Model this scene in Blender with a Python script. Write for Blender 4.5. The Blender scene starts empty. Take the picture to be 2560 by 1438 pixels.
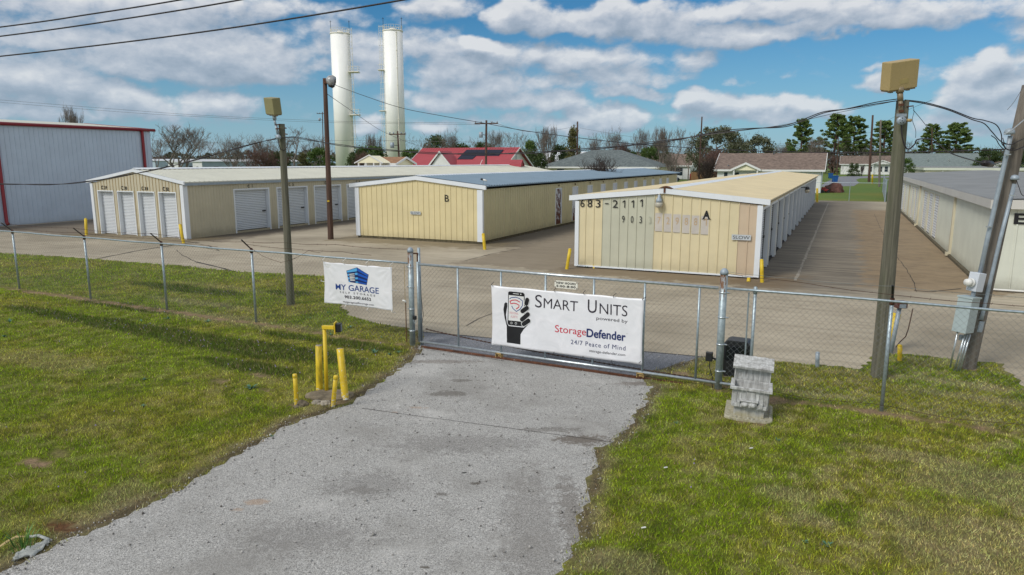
import bpy, math, random
import numpy as np
from mathutils import Vector, Matrix, noise as mn
from mathutils.geometry import tessellate_polygon
R=math.radians
random.seed(7); rng=np.random.default_rng(7)
scene=bpy.context.scene; C=scene.collection

# ------------------------------------------------------------------ camera
HC=4.1; F_PX=1751.0; PW,PH=2560.0,1438.0; PITCH=R(10.207)
cd=bpy.data.cameras.new('camera'); cam=bpy.data.objects.new('camera',cd); C.objects.link(cam)
cam.location=(0,0,HC); cam.rotation_euler=(math.pi/2-PITCH,0,0)
cd.sensor_fit='HORIZONTAL'; cd.sensor_width=36.0; cd.lens=F_PX/PW*36.0
cd.clip_start=0.1; cd.clip_end=4000; scene.camera=cam

# ------------------------------------------------------------------ world
SUN_DIR=Vector((-0.58,-0.46,0.67)).normalized()
SUN_EL=math.asin(SUN_DIR.z); SUN_AZ=math.atan2(SUN_DIR.x,SUN_DIR.y)
SKY_STRENGTH=0.105
CLOUD_OVER_LO=(.64,.64,.63); CLOUD_OVER_HI=(1.04,1.02,.97)   # clouds overhead, which light the scene
SKY_TINT=(.64,.80,.82); HORIZON=(.40,.55,.68)
scene.view_settings.view_transform='Standard'; scene.view_settings.look='None'
scene.view_settings.exposure=0.0; scene.view_settings.gamma=1.0
scene.view_settings.use_curve_mapping=False

_fw=Vector((0,math.cos(PITCH),-math.sin(PITCH))); _up=Vector((0,math.sin(PITCH),math.cos(PITCH)))
def ray(px,py): return _fw+Vector((1,0,0))*((px-PW/2)/F_PX)-_up*((py-PH/2)/F_PX)
def G(px,py,z=0.0):
    r=ray(px,py); t=(z-HC)/r.z; return Vector((r.x*t,r.y*t,z))
def D(px,py,Y):
    r=ray(px,py); t=Y/r.y; return Vector((r.x*t,Y,HC+r.z*t))

def nmath(nt,op,a,b=None,c=None,clamp=False):
    n=nt.nodes.new('ShaderNodeMath'); n.operation=op; n.use_clamp=clamp
    for i,v in enumerate((a,b,c)):
        if v is None: continue
        if isinstance(v,(int,float)): n.inputs[i].default_value=v
        else: nt.links.new(v,n.inputs[i])
    return n.outputs[0]
def nvec(nt,op,a,b=None):
    n=nt.nodes.new('ShaderNodeVectorMath'); n.operation=op
    for i,v in enumerate((a,b)):
        if v is None: continue
        if isinstance(v,(tuple,list)): n.inputs[i].default_value=v
        else: nt.links.new(v,n.inputs[i])
    return n
def nnoise(nt,vec,scale,detail=3,rough=0.5,dist=0.0):
    n=nt.nodes.new('ShaderNodeTexNoise'); n.inputs['Scale'].default_value=scale
    n.inputs['Detail'].default_value=detail; n.inputs['Roughness'].default_value=rough
    n.inputs['Distortion'].default_value=dist
    if vec is not None: nt.links.new(vec,n.inputs['Vector'])
    return n.outputs['Fac']
def nramp(nt,fac,stops,interp='LINEAR'):
    n=nt.nodes.new('ShaderNodeValToRGB'); n.color_ramp.interpolation=interp
    el=n.color_ramp.elements
    while len(el)>len(stops): el.remove(el[-1])
    while len(el)<len(stops): el.new(1.0)
    for e,(p,c) in zip(el,stops):
        e.position=p; e.color=(c[0],c[1],c[2],1) if not isinstance(c,(int,float)) else (c,c,c,1)
    nt.links.new(fac,n.inputs[0]); return n.outputs['Color']
def nmix(nt,fac,a,b,mode='MIX'):
    n=nt.nodes.new('ShaderNodeMix'); n.data_type='RGBA'; n.blend_type=mode
    for i,v in ((0,fac),(6,a),(7,b)):
        if isinstance(v,(int,float)): n.inputs[i].default_value=v
        elif isinstance(v,(tuple,list)): n.inputs[i].default_value=(v[0],v[1],v[2],1)
        else: nt.links.new(v,n.inputs[i])
    return n.outputs[2]
def nmaprange(nt,v,a,b,c=0.0,d=1.0,smooth=True):
    n=nt.nodes.new('ShaderNodeMapRange'); n.interpolation_type='SMOOTHSTEP' if smooth else 'LINEAR'
    nt.links.new(v,n.inputs[0])
    for i,x in zip((1,2,3,4),(a,b,c,d)): n.inputs[i].default_value=x
    return n.outputs[0]

# cumulus: cloud positions as (px, py, half width, half height, weight) read off the photograph, stored as azimuth / elevation
CLOUDS=[(220,25,170,40,.75),(400,50,180,50,.85),(500,14,300,26,.75),(210,110,170,40,.75),(470,115,190,55,1.05),(350,130,150,40,.85),(590,150,130,55,1.1),(660,165,60,38,1.0),(420,170,240,40,.9),(60,110,60,40,.45),(30,50,50,50,.5),
 (90,215,110,44,1.05),(160,235,80,38,.9),(40,270,130,34,.8),(205,265,70,30,.5),(310,262,58,40,1.1),(370,285,80,32,.95),(300,300,110,22,.6),(535,268,72,36,1.1),(590,285,50,26,.8),(540,300,120,18,.5),
 (735,85,32,16,.55),(785,72,34,20,.55),(750,130,45,20,.6),(830,120,60,34,.7),(790,160,70,24,.6),(900,130,70,40,.8),(925,185,60,34,.7),(880,215,40,18,.45),
 (1085,15,80,26,.95),(1030,40,60,22,.55),(1030,110,50,34,.8),(1100,90,50,24,.6),(1120,135,70,30,.8),(1290,35,62,38,1.15),(1360,55,60,40,1.0),(1440,60,60,32,.9),(1530,45,60,42,1.15),(1600,70,90,40,1.0),(1690,60,80,32,.9),(1620,25,50,18,.8),
 (1200,125,52,24,1.25),(1240,150,60,28,1.0),(1160,175,110,34,.9),(1330,150,80,34,.9),(1420,165,90,30,1.0),(1520,150,110,30,.85),(1560,195,110,28,.85),(1400,210,150,26,.8),(1220,220,130,30,.85),(1090,205,70,30,.7),
 (1120,250,120,28,.8),(1290,255,110,30,.85),(1390,262,90,28,.95),(1470,290,50,24,1.0),(1530,300,56,32,1.1),(1450,318,80,22,.85),(1560,232,56,17,.95),(1620,240,40,14,.8),(1300,305,120,22,.6),(1180,300,90,20,.55),(1080,318,60,20,.75),(1240,340,130,14,.5),
 (905,318,36,26,.9),(1735,250,46,26,1.15),(1790,268,80,26,1.0),(1850,262,42,18,.9),(1910,275,60,22,.8),(2010,262,52,26,1.05),(1960,290,130,22,.8),(1760,300,110,20,.6),
 (1750,85,90,30,.85),(1840,95,110,26,.95),(1960,85,70,20,.85),(1800,35,130,26,.85),(1930,20,140,26,.9),(2060,25,120,24,.9),(2070,62,130,20,.85),(2180,50,120,22,.9),(2300,35,110,26,.9),(2400,40,80,22,.75),(2540,22,50,22,.7),
 (1740,150,60,22,.7),(1700,185,50,18,.55),(2195,172,30,10,.6),(2200,200,44,14,.8),(1850,212,18,9,.5),(1960,190,14,7,.35),(2300,185,50,16,.35),
 (2490,165,46,34,1.1),(2540,150,34,26,.9),(2440,180,44,22,.8),(2400,165,36,16,.6),(2420,215,50,28,1.0),(2500,220,80,36,1.0),(2390,255,44,26,.9),(2460,270,80,30,.9),(2540,280,60,30,.8),(2370,300,80,22,.6),(2480,335,80,20,.6),(2300,330,60,14,.4),
 (2700,200,120,70,1.0),(-150,150,120,70,.9),(2640,60,100,30,.7)]
w=bpy.data.worlds.new("World"); scene.world=w; w.use_nodes=True
nt=w.node_tree; nt.nodes.clear()
def azel(px,py):
    r=ray(px,py).normalized(); return math.atan2(r.x,r.y),math.asin(r.z)
CLOUD_STOPS=[(0,(.29,.36,.45)),(.3,(.385,.45,.54)),(.6,(.53,.575,.645)),(1,(.75,.765,.785))]
def sky_colour(nt,dirv):
    """Nishita sky, whitened towards the horizon; dirv = direction vector socket"""
    sky=nt.nodes.new('ShaderNodeTexSky'); sky.sky_type='NISHITA'; sky.sun_disc=False
    sky.sun_elevation=SUN_EL; sky.sun_rotation=SUN_AZ; sky.air_density=1.0; sky.dust_density=.6; sky.ozone_density=2.5
    if dirv is not None: nt.links.new(dirv,sky.inputs[0])
    c=nmix(nt,1.0,sky.outputs[0],(.40*SKY_STRENGTH,.76*SKY_STRENGTH,.98*SKY_STRENGTH),'MULTIPLY')
    return c
tc=nt.nodes.new('ShaderNodeTexCoord'); dirv=tc.outputs['Generated']
sp=nt.nodes.new('ShaderNodeSeparateXYZ'); nt.links.new(dirv,sp.inputs[0])
hz=nmath(nt,'POWER',nmaprange(nt,sp.outputs[2],.0,.2,1.0,0.0,False),1.6)
c=nmix(nt,nmath(nt,'MULTIPLY',hz,.75),sky_colour(nt,None),(.42,.58,.72))
gen=nmaprange(nt,nnoise(nt,nvec(nt,'MULTIPLY',dirv,(1,1,1.6)).outputs[0],2.6,5,.6),.36,.56)
gcol=nramp(nt,nnoise(nt,dirv,4.0,4,.6),[(.3,CLOUD_OVER_LO),(.7,CLOUD_OVER_HI)])
c=nmix(nt,nmath(nt,'MULTIPLY',gen,.9),c,gcol)
bg=nt.nodes.new('ShaderNodeBackground'); nt.links.new(c,bg.inputs[0]); bg.inputs[1].default_value=1.0
wo=nt.nodes.new('ShaderNodeOutputWorld'); nt.links.new(bg.outputs[0],wo.inputs[0])
w.cycles.sampling_method='MANUAL'; w.cycles.sample_map_resolution=512

def build_sky():
    """far curved backdrop for the low part of the sky in front: cumulus banks over the blue"""
    rg=np.random.default_rng(3); pm=rg.random((512,512))
    def vn(x,y):
        x=x+100; y=y+100; xi=np.floor(x).astype(int); yi=np.floor(y).astype(int); fx=x-xi; fy=y-yi; fx=fx*fx*(3-2*fx); fy=fy*fy*(3-2*fy)
        g=lambda a,b: pm[a%512,b%512]
        return (g(xi,yi)*(1-fx)+g(xi+1,yi)*fx)*(1-fy)+(g(xi,yi+1)*(1-fx)+g(xi+1,yi+1)*fx)*fy
    def fb(x,y,sc,o,off):
        r=0;t=0;a=1
        for i in range(o): r=r+a*vn(x*sc*2**i+off*7.7,y*sc*2**i+off*3.1); t+=a; a*=.55
        return r/t
    azs=np.radians(np.arange(-62,62.01,.12)); els=np.radians(np.arange(-1.2,15.6,.12))
    A,E_=np.meshgrid(azs,els)
    def field(A,E_):
        wa=A+(fb(A,E_*1.5,22,5,1)-.5)*.050; we=E_+(fb(A,E_*1.5,22,5,2)-.5)*.030; acc=np.zeros(A.shape)
        for (cx,cy,rx,ry,wt) in CLOUDS:
            a,e=azel(cx,cy); ra=rx/F_PX*1.12; re=ry/F_PX*1.12
            dy=(we-e)/re; dy=np.where(dy<0,dy*1.35,dy); b=wt*np.clip(1-.5*(((wa-a)/ra)**2+dy**2),0,1)
            h=np.clip(.5+.5*(acc-b)/.15,0,1); acc=b*(1-h)+acc*h+.15*h*(1-h)
        side=np.clip((np.abs(A)-.72)/.15,0,1); acc=np.maximum(acc,side*.9*np.clip((fb(A,E_*1.7,5,3,5)-.42)/.1,0,1))
        return acc+(fb(A,E_*1.7,12,4,8)-.5)*.35
    f0=field(A,E_); f1=field(A-.006,E_+.017)
    Rr=2600.0; vs=np.stack([Rr*np.sin(A)*np.cos(E_),Rr*np.cos(A)*np.cos(E_),HC+Rr*np.sin(E_)],-1).reshape(-1,3)
    ny,nx=A.shape; idx=np.arange(ny*nx).reshape(ny,nx); fs=np.stack([idx[:-1,:-1],idx[1:,:-1],idx[1:,1:],idx[:-1,1:]],-1).reshape(-1,4)
    me=bpy.data.meshes.new('sky'); me.vertices.add(len(vs)); me.vertices.foreach_set('co',vs.astype(np.float32).ravel())
    me.loops.add(fs.size); me.loops.foreach_set('vertex_index',fs.astype(np.int32).ravel()); me.polygons.add(len(fs)); me.polygons.foreach_set('loop_start',np.arange(0,fs.size,4,dtype=np.int32)); me.update(calc_edges=True)
    for nm,f in (('d0',f0),('d1',f1)):
        a=me.attributes.new(nm,'FLOAT','POINT'); a.data.foreach_set('value',f.astype(np.float32).ravel())
    m=bpy.data.materials.new('sky_and_cumulus'); m.use_nodes=True; nt=m.node_tree; nt.nodes.clear()
    gm_=nt.nodes.new('ShaderNodeNewGeometry'); d=nvec(nt,'NORMALIZE',nvec(nt,'SUBTRACT',gm_.outputs['Position'],(0,0,HC)).outputs[0]).outputs[0]
    sp=nt.nodes.new('ShaderNodeSeparateXYZ'); nt.links.new(d,sp.inputs[0])
    hz=nmath(nt,'POWER',nmaprange(nt,sp.outputs[2],.0,.2,1.0,0.0,False),1.5)
    c=nmix(nt,nmath(nt,'MULTIPLY',hz,.70),nmix(nt,1.0,sky_colour(nt,d),SKY_TINT,'MULTIPLY'),HORIZON)
    at=lambda n: (lambda x:(setattr(x,'attribute_name',n),x.outputs['Fac'])[1])(nt.nodes.new('ShaderNodeAttribute'))
    sc=nvec(nt,'MULTIPLY',d,(1,1,1.7)).outputs[0]; of=nvec(nt,'ADD',sc,(-.006,0,.018)).outputs[0]
    nA=nnoise(nt,sc,34,8,.6,.2); nB=nnoise(nt,of,34,4,.6,.2)
    d0=nmath(nt,'ADD',at('d0'),nmath(nt,'MULTIPLY_ADD',nA,.9,-.45)); d1=nmath(nt,'ADD',at('d1'),nmath(nt,'MULTIPLY_ADD',nB,.9,-.45))
    cover=nmaprange(nt,d0,.18,.74)
    lit=nmath(nt,'MULTIPLY_ADD',nmath(nt,'SUBTRACT',d0,d1),.95,.40,clamp=True)
    lit=nmath(nt,'ADD',lit,nmath(nt,'MULTIPLY_ADD',nnoise(nt,nvec(nt,'MULTIPLY',d,(1,1,2.4)).outputs[0],13,4,.55),.6,-.3),clamp=True)
    cc=nramp(nt,lit,CLOUD_STOPS)
    cc=nmix(nt,nmath(nt,'MULTIPLY',hz,.35),cc,HORIZON)
    c=nmix(nt,nmath(nt,'MULTIPLY',cover,.94),c,cc)
    em=nt.nodes.new('ShaderNodeEmission'); nt.links.new(c,em.inputs[0]); out=nt.nodes.new('ShaderNodeOutputMaterial'); nt.links.new(em.outputs[0],out.inputs[0])
    m.cycles.emission_sampling='NONE'
    me.materials.append(m); me.polygons.foreach_set('use_smooth',[True]*len(me.polygons))
    o=bpy.data.objects.new('sky',me); C.objects.link(o); o['kind']='structure'
build_sky()

sl=bpy.data.lights.new('sun','SUN'); sun=bpy.data.objects.new('sun',sl); C.objects.link(sun)
sl.energy=2.2; sl.angle=R(18); sl.color=(1.0,.95,.88)
sun.rotation_euler=SUN_DIR.to_track_quat('Z','Y').to_euler()

# ------------------------------------------------------------------ materials
YAW=R(25.136)
def srgb(r,g,b):
    f=lambda c: (c/255/12.92) if c/255<=.04045 else ((c/255+.055)/1.055)**2.4
    return (f(r),f(g),f(b))
def newmat(name):
    m=bpy.data.materials.new(name); m.use_nodes=True; nt=m.node_tree
    b=nt.nodes['Principled BSDF']; return m,nt,b
def objco(nt,scale=None,rotz=None):
    t=nt.nodes.new('ShaderNodeTexCoord'); o=t.outputs['Object']
    if scale or rotz is not None:
        mp=nt.nodes.new('ShaderNodeMapping'); nt.links.new(o,mp.inputs[0])
        if scale: mp.inputs['Scale'].default_value=scale
        if rotz is not None: mp.inputs['Rotation'].default_value=(0,0,rotz)
        o=mp.outputs[0]
    return o
def setin(nt,b,k,v):
    if isinstance(v,(int,float)): b.inputs[k].default_value=v
    elif isinstance(v,(tuple,list)): b.inputs[k].default_value=(v[0],v[1],v[2],1)
    else: nt.links.new(v,b.inputs[k])
def bump(nt,b,h,strength=.3,dist=.01):
    n=nt.nodes.new('ShaderNodeBump'); n.inputs['Strength'].default_value=strength; n.inputs['Distance'].default_value=dist
    nt.links.new(h,n.inputs['Height']); nt.links.new(n.outputs[0],b.inputs['Normal'])
def simple(name,col,rough=.5,metal=0.0,var=.15,vscale=3.0,bmp=0.0,bscale=60):
    m,nt,b=newmat(name); co=objco(nt)
    n=nnoise(nt,co,vscale,5,.6); lo=tuple(c*(1-var) for c in col); hi=tuple(min(1,c*(1+var)) for c in col)
    setin(nt,b,'Base Color',nramp(nt,n,[(.3,lo),(.7,hi)])); b.inputs['Roughness'].default_value=rough; b.inputs['Metallic'].default_value=metal
    if bmp: bump(nt,b,nnoise(nt,co,bscale,4,.6),bmp)
    return m
def painted(name,col,dirt=(.28,.22,.13),amount=.35,rough=.42,var=.07,grime=0.0):
    """painted sheet metal: slight fading between areas, rain streaks, fine dirt"""
    m,nt,b=newmat(name); co=objco(nt)
    f=nnoise(nt,co,.9,4,.6); lo=tuple(c*(1-var) for c in col); hi=tuple(min(1,c*(1+var)) for c in col)
    c=nramp(nt,f,[(.3,lo),(.7,hi)])
    st=nnoise(nt,objco(nt,(7,7,.35)),1.0,5,.65); st=nmaprange(nt,st,.5,.78,0,amount)
    c=nmix(nt,st,c,tuple(a*.55+d*.45 for a,d in zip(col,dirt)))
    sp=nmaprange(nt,nnoise(nt,co,13,5,.7),.62,.75,0,amount*.7); c=nmix(nt,sp,c,dirt)
    if grime:
        s=nt.nodes.new('ShaderNodeSeparateXYZ'); nt.links.new(objco(nt),s.inputs[0])
        z=nmath(nt,'ADD',s.outputs[2],nmath(nt,'MULTIPLY_ADD',nnoise(nt,co,2.5,4,.7),.5,-.25))
        c=nmix(nt,nmaprange(nt,z,.05,.55,grime,0),c,(.13,.10,.05))
    setin(nt,b,'Base Color',c); b.inputs['Roughness'].default_value=rough
    bump(nt,b,nnoise(nt,objco(nt,(1,1,.4)),1.6,2,.5),.25,.02)
    return m
def rusty(name,white,rust_lo,rust_hi,zdep=1.0,scale=3.0):
    m,nt,b=newmat(name); co=objco(nt)
    s=nt.nodes.new('ShaderNodeSeparateXYZ'); nt.links.new(co,s.inputs[0])
    n=nnoise(nt,objco(nt,(1.6,1.6,.8)),scale,8,.75,.6)
    v=nmath(nt,'ADD',n,nmath(nt,'MULTIPLY_ADD',s.outputs[2],-.17*zdep,.17*zdep))
    k=nmaprange(nt,v,rust_lo,rust_hi)
    rc=nramp(nt,nnoise(nt,co,11,5,.7),[(.3,(.055,.014,.006)),(.7,(.16,.05,.018))])
    setin(nt,b,'Base Color',nmix(nt,k,white,rc)); setin(nt,b,'Roughness',nmaprange(nt,k,0,1,.4,.85))
    return m
def wood(name,c1,c2,mottle=None,streak=24):
    m,nt,b=newmat(name)
    n=nnoise(nt,objco(nt,(streak,streak,.8)),1.0,6,.65,.4); g=nnoise(nt,objco(nt,(3,3,.5)),1.0,4,.6)
    c=nramp(nt,n,[(.3,c1),(.68,c2)])
    if mottle: c=nmix(nt,nmaprange(nt,g,.45,.65,0,.7),c,mottle)
    ck=nmaprange(nt,nnoise(nt,objco(nt,(45,45,.45)),1.0,4,.7),.62,.70); c=nmix(nt,nmath(nt,'MULTIPLY',ck,.75),c,tuple(x*.3 for x in c1))
    setin(nt,b,'Base Color',c); b.inputs['Roughness'].default_value=.9; bump(nt,b,n,.6,.02)
    return m
M={}
WHITE=srgb(225,230,235)
M['trim']=painted('white_trim_paint',(.72,.76,.80),amount=.12,var=.04)
M['door']=painted('white_roller_door_paint',(.72,.75,.78),amount=.12,var=.04)
M['doorC']=painted('grey_white_roller_door_paint',(.66,.71,.76),amount=.10,var=.04)
M['seam']=simple('shaded_door_seam',(.20,.22,.24),.7)  # dark tone on the slat grooves, painting in their shade
M['tan']=painted('tan_panel_paint',srgb(190,183,160),(.26,.20,.13),.22,grime=.35)
M['tan_edge']=simple('tan_panel_rib_shade',srgb(174,154,116),.5)  # darker tan on the ribs, painting in their shadow lines
M['yellow']=painted('pale_yellow_panel_paint',srgb(214,200,156),(.33,.26,.16),.14,grime=.2)
M['yellow_side']=painted('shaded_yellow_panel_paint',srgb(196,188,150),(.25,.21,.13),.18,grime=.35)  # gable yellow darkened to paint in the shade of the side walls
M['cream_orange']=painted('faded_cream_panel_paint',srgb(214,202,166),(.33,.26,.17),.14,grime=.25)
M['sage']=painted('sage_grey_panel_paint',srgb(190,190,171),(.3,.27,.18),.16,grime=.2)
M['pinktan']=painted('pinkish_tan_panel_paint',srgb(198,179,154),(.35,.22,.13),.2,grime=.2)
M['patch']=simple('grey_overpaint',srgb(190,184,176),.6,var=.08)
M['greenwhite']=painted('pale_green_white_panel_paint',srgb(206,209,196),(.3,.3,.22),.16,grime=.4)
M['creamtrim']=painted('cream_trim_paint',srgb(200,193,168),(.3,.25,.15),.2)
M['lightgrey_trim']=painted('light_grey_trim_paint',srgb(196,194,188),(.25,.23,.2),.25)
M['bluewhite']=painted('blue_white_panel_paint',srgb(190,204,220),(.3,.32,.35),.18,var=.05,grime=.12)
M['red']=painted('dark_red_trim_paint',srgb(138,28,36),(.1,.02,.02),.2)
M['roof_tan']=painted('cream_roof_paint',srgb(200,186,152),(.33,.27,.18),.18,rough=.55)
M['roof_white']=painted('off_white_roof_paint',srgb(196,196,182),(.2,.19,.16),.35,rough=.55)
M['membrane']=simple('grey_roof_membrane',srgb(128,130,130),.85,var=.14,vscale=.6)
M['concrete_block']=simple('mossy_foundation_block',(.10,.085,.05),.95,var=.5,vscale=6)
M['dark']=simple('black_gap',(.008,.008,.009),.8,var=.1)
M['black']=simple('black_plastic',(.012,.013,.015),.45,var=.2)
M['lettering']=simple('black_lettering',(.006,.006,.008),.5,var=.05)
M['letter_faint']=simple('faded_brown_lettering',srgb(186,160,124),.7,var=.1)
M['letter_grey']=simple('worn_grey_lettering',srgb(176,178,160),.7,var=.1)
M['galv']=simple('galvanised_steel',(.36,.43,.47),.42,.55,var=.22,vscale=18)
M['galv_bright']=simple('bright_galvanised_steel',(.50,.55,.58),.32,.7,var=.18,vscale=14)
M['mesh']=simple('galvanised_mesh_wire',(.20,.22,.22),.5,.5,var=.3,vscale=2)
M['rust']=simple('rusty_steel',(.10,.04,.02),.9,var=.6,vscale=12)
M['rustwire']=simple('rusty_wire',(.07,.035,.022),.9,var=.4)
M['rust_yellow']=simple('rusty_yellow_paint',(.38,.26,.10),.8,var=.6,vscale=25)
M['cable']=simple('black_cable_jacket',(.016,.012,.016),.5,var=.3)
M['cable_grey']=simple('weathered_cable_jacket',(.10,.09,.09),.6,var=.4,vscale=.8)
M['pole_grey']=wood('weathered_pole_wood',(.07,.066,.048),(.19,.18,.135),(.085,.095,.048))
M['pole_brown']=wood('creosoted_pole_wood',(.035,.018,.013),(.12,.07,.05))
M['pole_svc']=wood('grey_brown_pole_wood',(.10,.085,.07),(.21,.185,.155))
M['lampbox']=painted('tan_lamp_housing_paint',srgb(170,150,104),(.10,.08,.04),.35,rough=.5)
M['lampbox_olive']=painted('olive_lamp_housing_paint',srgb(138,132,92),(.08,.07,.04),.3,rough=.5)
M['lampside']=painted('brown_grey_housing_paint',srgb(130,116,92),(.08,.07,.04),.3)
M['conduit']=simple('grey_conduit',srgb(150,162,172),.5,.2,var=.15,vscale=8)
M['greybox']=painted('grey_enclosure_paint',srgb(168,182,184),(.2,.2,.18),.15)
M['lightbox']=painted('light_grey_enclosure_paint',srgb(200,206,214),(.25,.25,.25),.15)
M['plastic_white']=simple('white_plastic',(.75,.75,.72),.4,var=.05)
M['towers']=painted('white_tower_paint',srgb(246,246,242),(.7,.67,.6),.04,var=.02)
M['towers_pipe']=simple('cream_steel_paint',srgb(226,222,210),.5,var=.06)
M['solar']=simple('solar_cell_glass',(.004,.008,.026),.75,var=.2)
M['brownroof']=None
M['glass']=simple('dark_window_glass',(.03,.045,.06),.08,var=.4)
M['white_siding']=painted('white_siding_paint',(.72,.73,.72),amount=.08,var=.03)
M['cream_siding']=painted('cream_siding_paint',srgb(238,232,200),amount=.1,var=.04)
M['blue_siding']=painted('grey_blue_siding_paint',srgb(172,188,200),amount=.12)
M['bluebin']=simple('blue_bin_plastic',(.01,.09,.30),.4,var=.1)
M['tarp']=simple('red_brown_tarpaulin',(.13,.05,.038),.7,var=.25,bmp=.5,bscale=6)
M['redplastic']=simple('red_plastic',(.25,.02,.02),.4,var=.1)
M['brownfence']=wood('brown_fence_board',(.14,.075,.03),(.26,.15,.07))
M['stone']=simple('weathered_stone',(.30,.27,.22),.95,var=.45,vscale=9,bmp=.6,bscale=18)
M['slab']=simple('mossy_concrete_pad',(.17,.14,.095),.95,var=.5,vscale=7,bmp=.6,bscale=25)
M['bark']=simple('grey_bark',(.19,.16,.135),.95,var=.35,vscale=3)
M['bark_red']=simple('reddish_bark',(.13,.075,.06),.95,var=.35,vscale=3)
M['bark_dark']=simple('dark_brown_bark',(.045,.032,.026),.95,var=.35,vscale=3)
M['weed']=simple('blue_green_leaf',(.07,.17,.10),.55,var=.3,vscale=20)
M['straw']=simple('dry_leaf_blade',(.42,.32,.14),.7,var=.25)
M['grassblade']=simple('long_grass_leaf',(.08,.20,.03),.6,var=.3)
M['white_cloth']=simple('muddy_white_plastic',(.38,.40,.38),.5,var=.25,vscale=8)
M['flower']=simple('lavender_petal',(.36,.28,.50),.7,var=.2)
M['ink_navy']=simple('navy_print',(.008,.022,.12),.45,var=.05)
M['ink_blue']=simple('blue_print',(.008,.045,.23),.45,var=.05)
M['ink_midblue']=simple('mid_blue_print',(.012,.10,.50),.45,var=.05)
M['ink_sky']=simple('light_blue_print',(.10,.42,.80),.45,var=.05)
M['ink_red']=simple('red_print',(.55,.015,.04),.45,var=.05)
M['ink_pink']=simple('faded_red_print',(.62,.25,.27),.5,var=.05)
M['ink_dark']=simple('charcoal_print',(.022,.016,.028),.45,var=.1)
M['sign_plate']=simple('pale_aluminium_plate',srgb(196,202,206),.4,.2,var=.08)
M['sign_white']=simple('white_sign_plate',srgb(226,224,212),.45,var=.08)

def yellow_post(name,wear):
    m,nt,b=newmat(name); co=objco(nt)
    s=nt.nodes.new('ShaderNodeSeparateXYZ'); nt.links.new(co,s.inputs[0])
    n=nnoise(nt,co,22,6,.75); y=nramp(nt,nnoise(nt,co,4,4,.6),[(.3,(.56,.38,.012)),(.7,(.74,.54,.03))])
    chip=nmaprange(nt,nmath(nt,'ADD',n,nmath(nt,'MULTIPLY_ADD',s.outputs[2],-.9,.17)),.60,.64)
    chip2=nmaprange(nt,n,.70-.1*wear,.73-.1*wear)
    c=nmix(nt,nmath(nt,'MULTIPLY',nmath(nt,'MAXIMUM',chip,chip2),wear),y,(.62,.63,.60))
    setin(nt,b,'Base Color',c); b.inputs['Roughness'].default_value=.5; return m
M['ybollard']=yellow_post('chipped_yellow_paint',1.0); M['yclean']=yellow_post('yellow_paint',0.0)
def mossy_yellow():
    m,nt,b=newmat('mildewed_yellow_paint'); co=objco(nt)
    n=nnoise(nt,objco(nt,(9,9,2.2)),1.0,6,.7)
    s=nt.nodes.new('ShaderNodeSeparateXYZ'); nt.links.new(co,s.inputs[0])
    band=nmath(nt,'MULTIPLY',nmaprange(nt,s.outputs[2],.12,.3),nmaprange(nt,s.outputs[0],-.06,.03))
    c=nmix(nt,nmath(nt,'MULTIPLY',band,nmaprange(nt,n,.38,.6,0,.75)),(.68,.49,.02),(.22,.19,.02))
    ch=nmaprange(nt,nmath(nt,'ADD',nnoise(nt,co,22,6,.75),nmath(nt,'MULTIPLY_ADD',s.outputs[2],-1.6,.15)),.58,.62)
    c=nmix(nt,ch,c,(.62,.63,.60)); setin(nt,b,'Base Color',c); b.inputs['Roughness'].default_value=.6; return m
M['ymoss']=mossy_yellow()

def galv_rust(name):
    m,nt,b=newmat(name); co=objco(nt)
    n=nnoise(nt,co,16,5,.6); c=nramp(nt,n,[(.3,(.27,.34,.37)),(.7,(.46,.53,.56))])
    s=nt.nodes.new('ShaderNodeSeparateXYZ'); nt.links.new(co,s.inputs[0])
    r=nmath(nt,'ADD',nnoise(nt,objco(nt,(9,9,2)),1.0,5,.7),nmath(nt,'MULTIPLY_ADD',s.outputs[2],.30,-.47))
    k=nmaprange(nt,r,.56,.66); c=nmix(nt,k,c,(.14,.06,.02)); setin(nt,b,'Base Color',c)
    setin(nt,b,'Metallic',nmaprange(nt,k,0,1,.5,0)); b.inputs['Roughness'].default_value=.5; return m
M['galv_rust']=galv_rust('galvanised_steel_with_rust_runs')

def shingles(name,c1,c2):
    m,nt,b=newmat(name)
    br=nt.nodes.new('ShaderNodeTexBrick'); nt.links.new(objco(nt),br.inputs[0])
    br.inputs['Scale'].default_value=1.0; br.inputs['Mortar Size'].default_value=.012; br.inputs['Brick Width'].default_value=.33; br.inputs['Row Height'].default_value=.14
    br.inputs['Color1'].default_value=(*c1,1); br.inputs['Color2'].default_value=(*c2,1); br.inputs['Mortar'].default_value=(*[x*.4 for x in c1],1)
    n=nnoise(nt,objco(nt),2.5,6,.7); c=nmix(nt,.55,br.outputs[0],nramp(nt,n,[(.3,c1),(.7,c2)]))
    setin(nt,b,'Base Color',c); b.inputs['Roughness'].default_value=.95; return m
M['brownroof']=shingles('brown_shingles',srgb(86,74,68),srgb(146,128,116))
M['greyroof']=shingles('grey_green_shingles',srgb(72,80,82),srgb(120,130,130))
M['greenroof']=shingles('grey_blue_shingles',srgb(100,112,112),srgb(132,144,142))
M['redroof']=painted('red_metal_roof_paint',srgb(158,54,64),(.2,.05,.05),.2,rough=.45)
M['galvroof']=painted('blue_grey_galvanised_roof',srgb(116,136,152),(.15,.18,.2),.3,rough=.75)
M['lightroof']=painted('pale_metal_roof',srgb(206,210,214),(.3,.3,.3),.2)
M['pumproof']=shingles('rust_brown_shingles',srgb(120,86,62),srgb(168,130,100))

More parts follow.
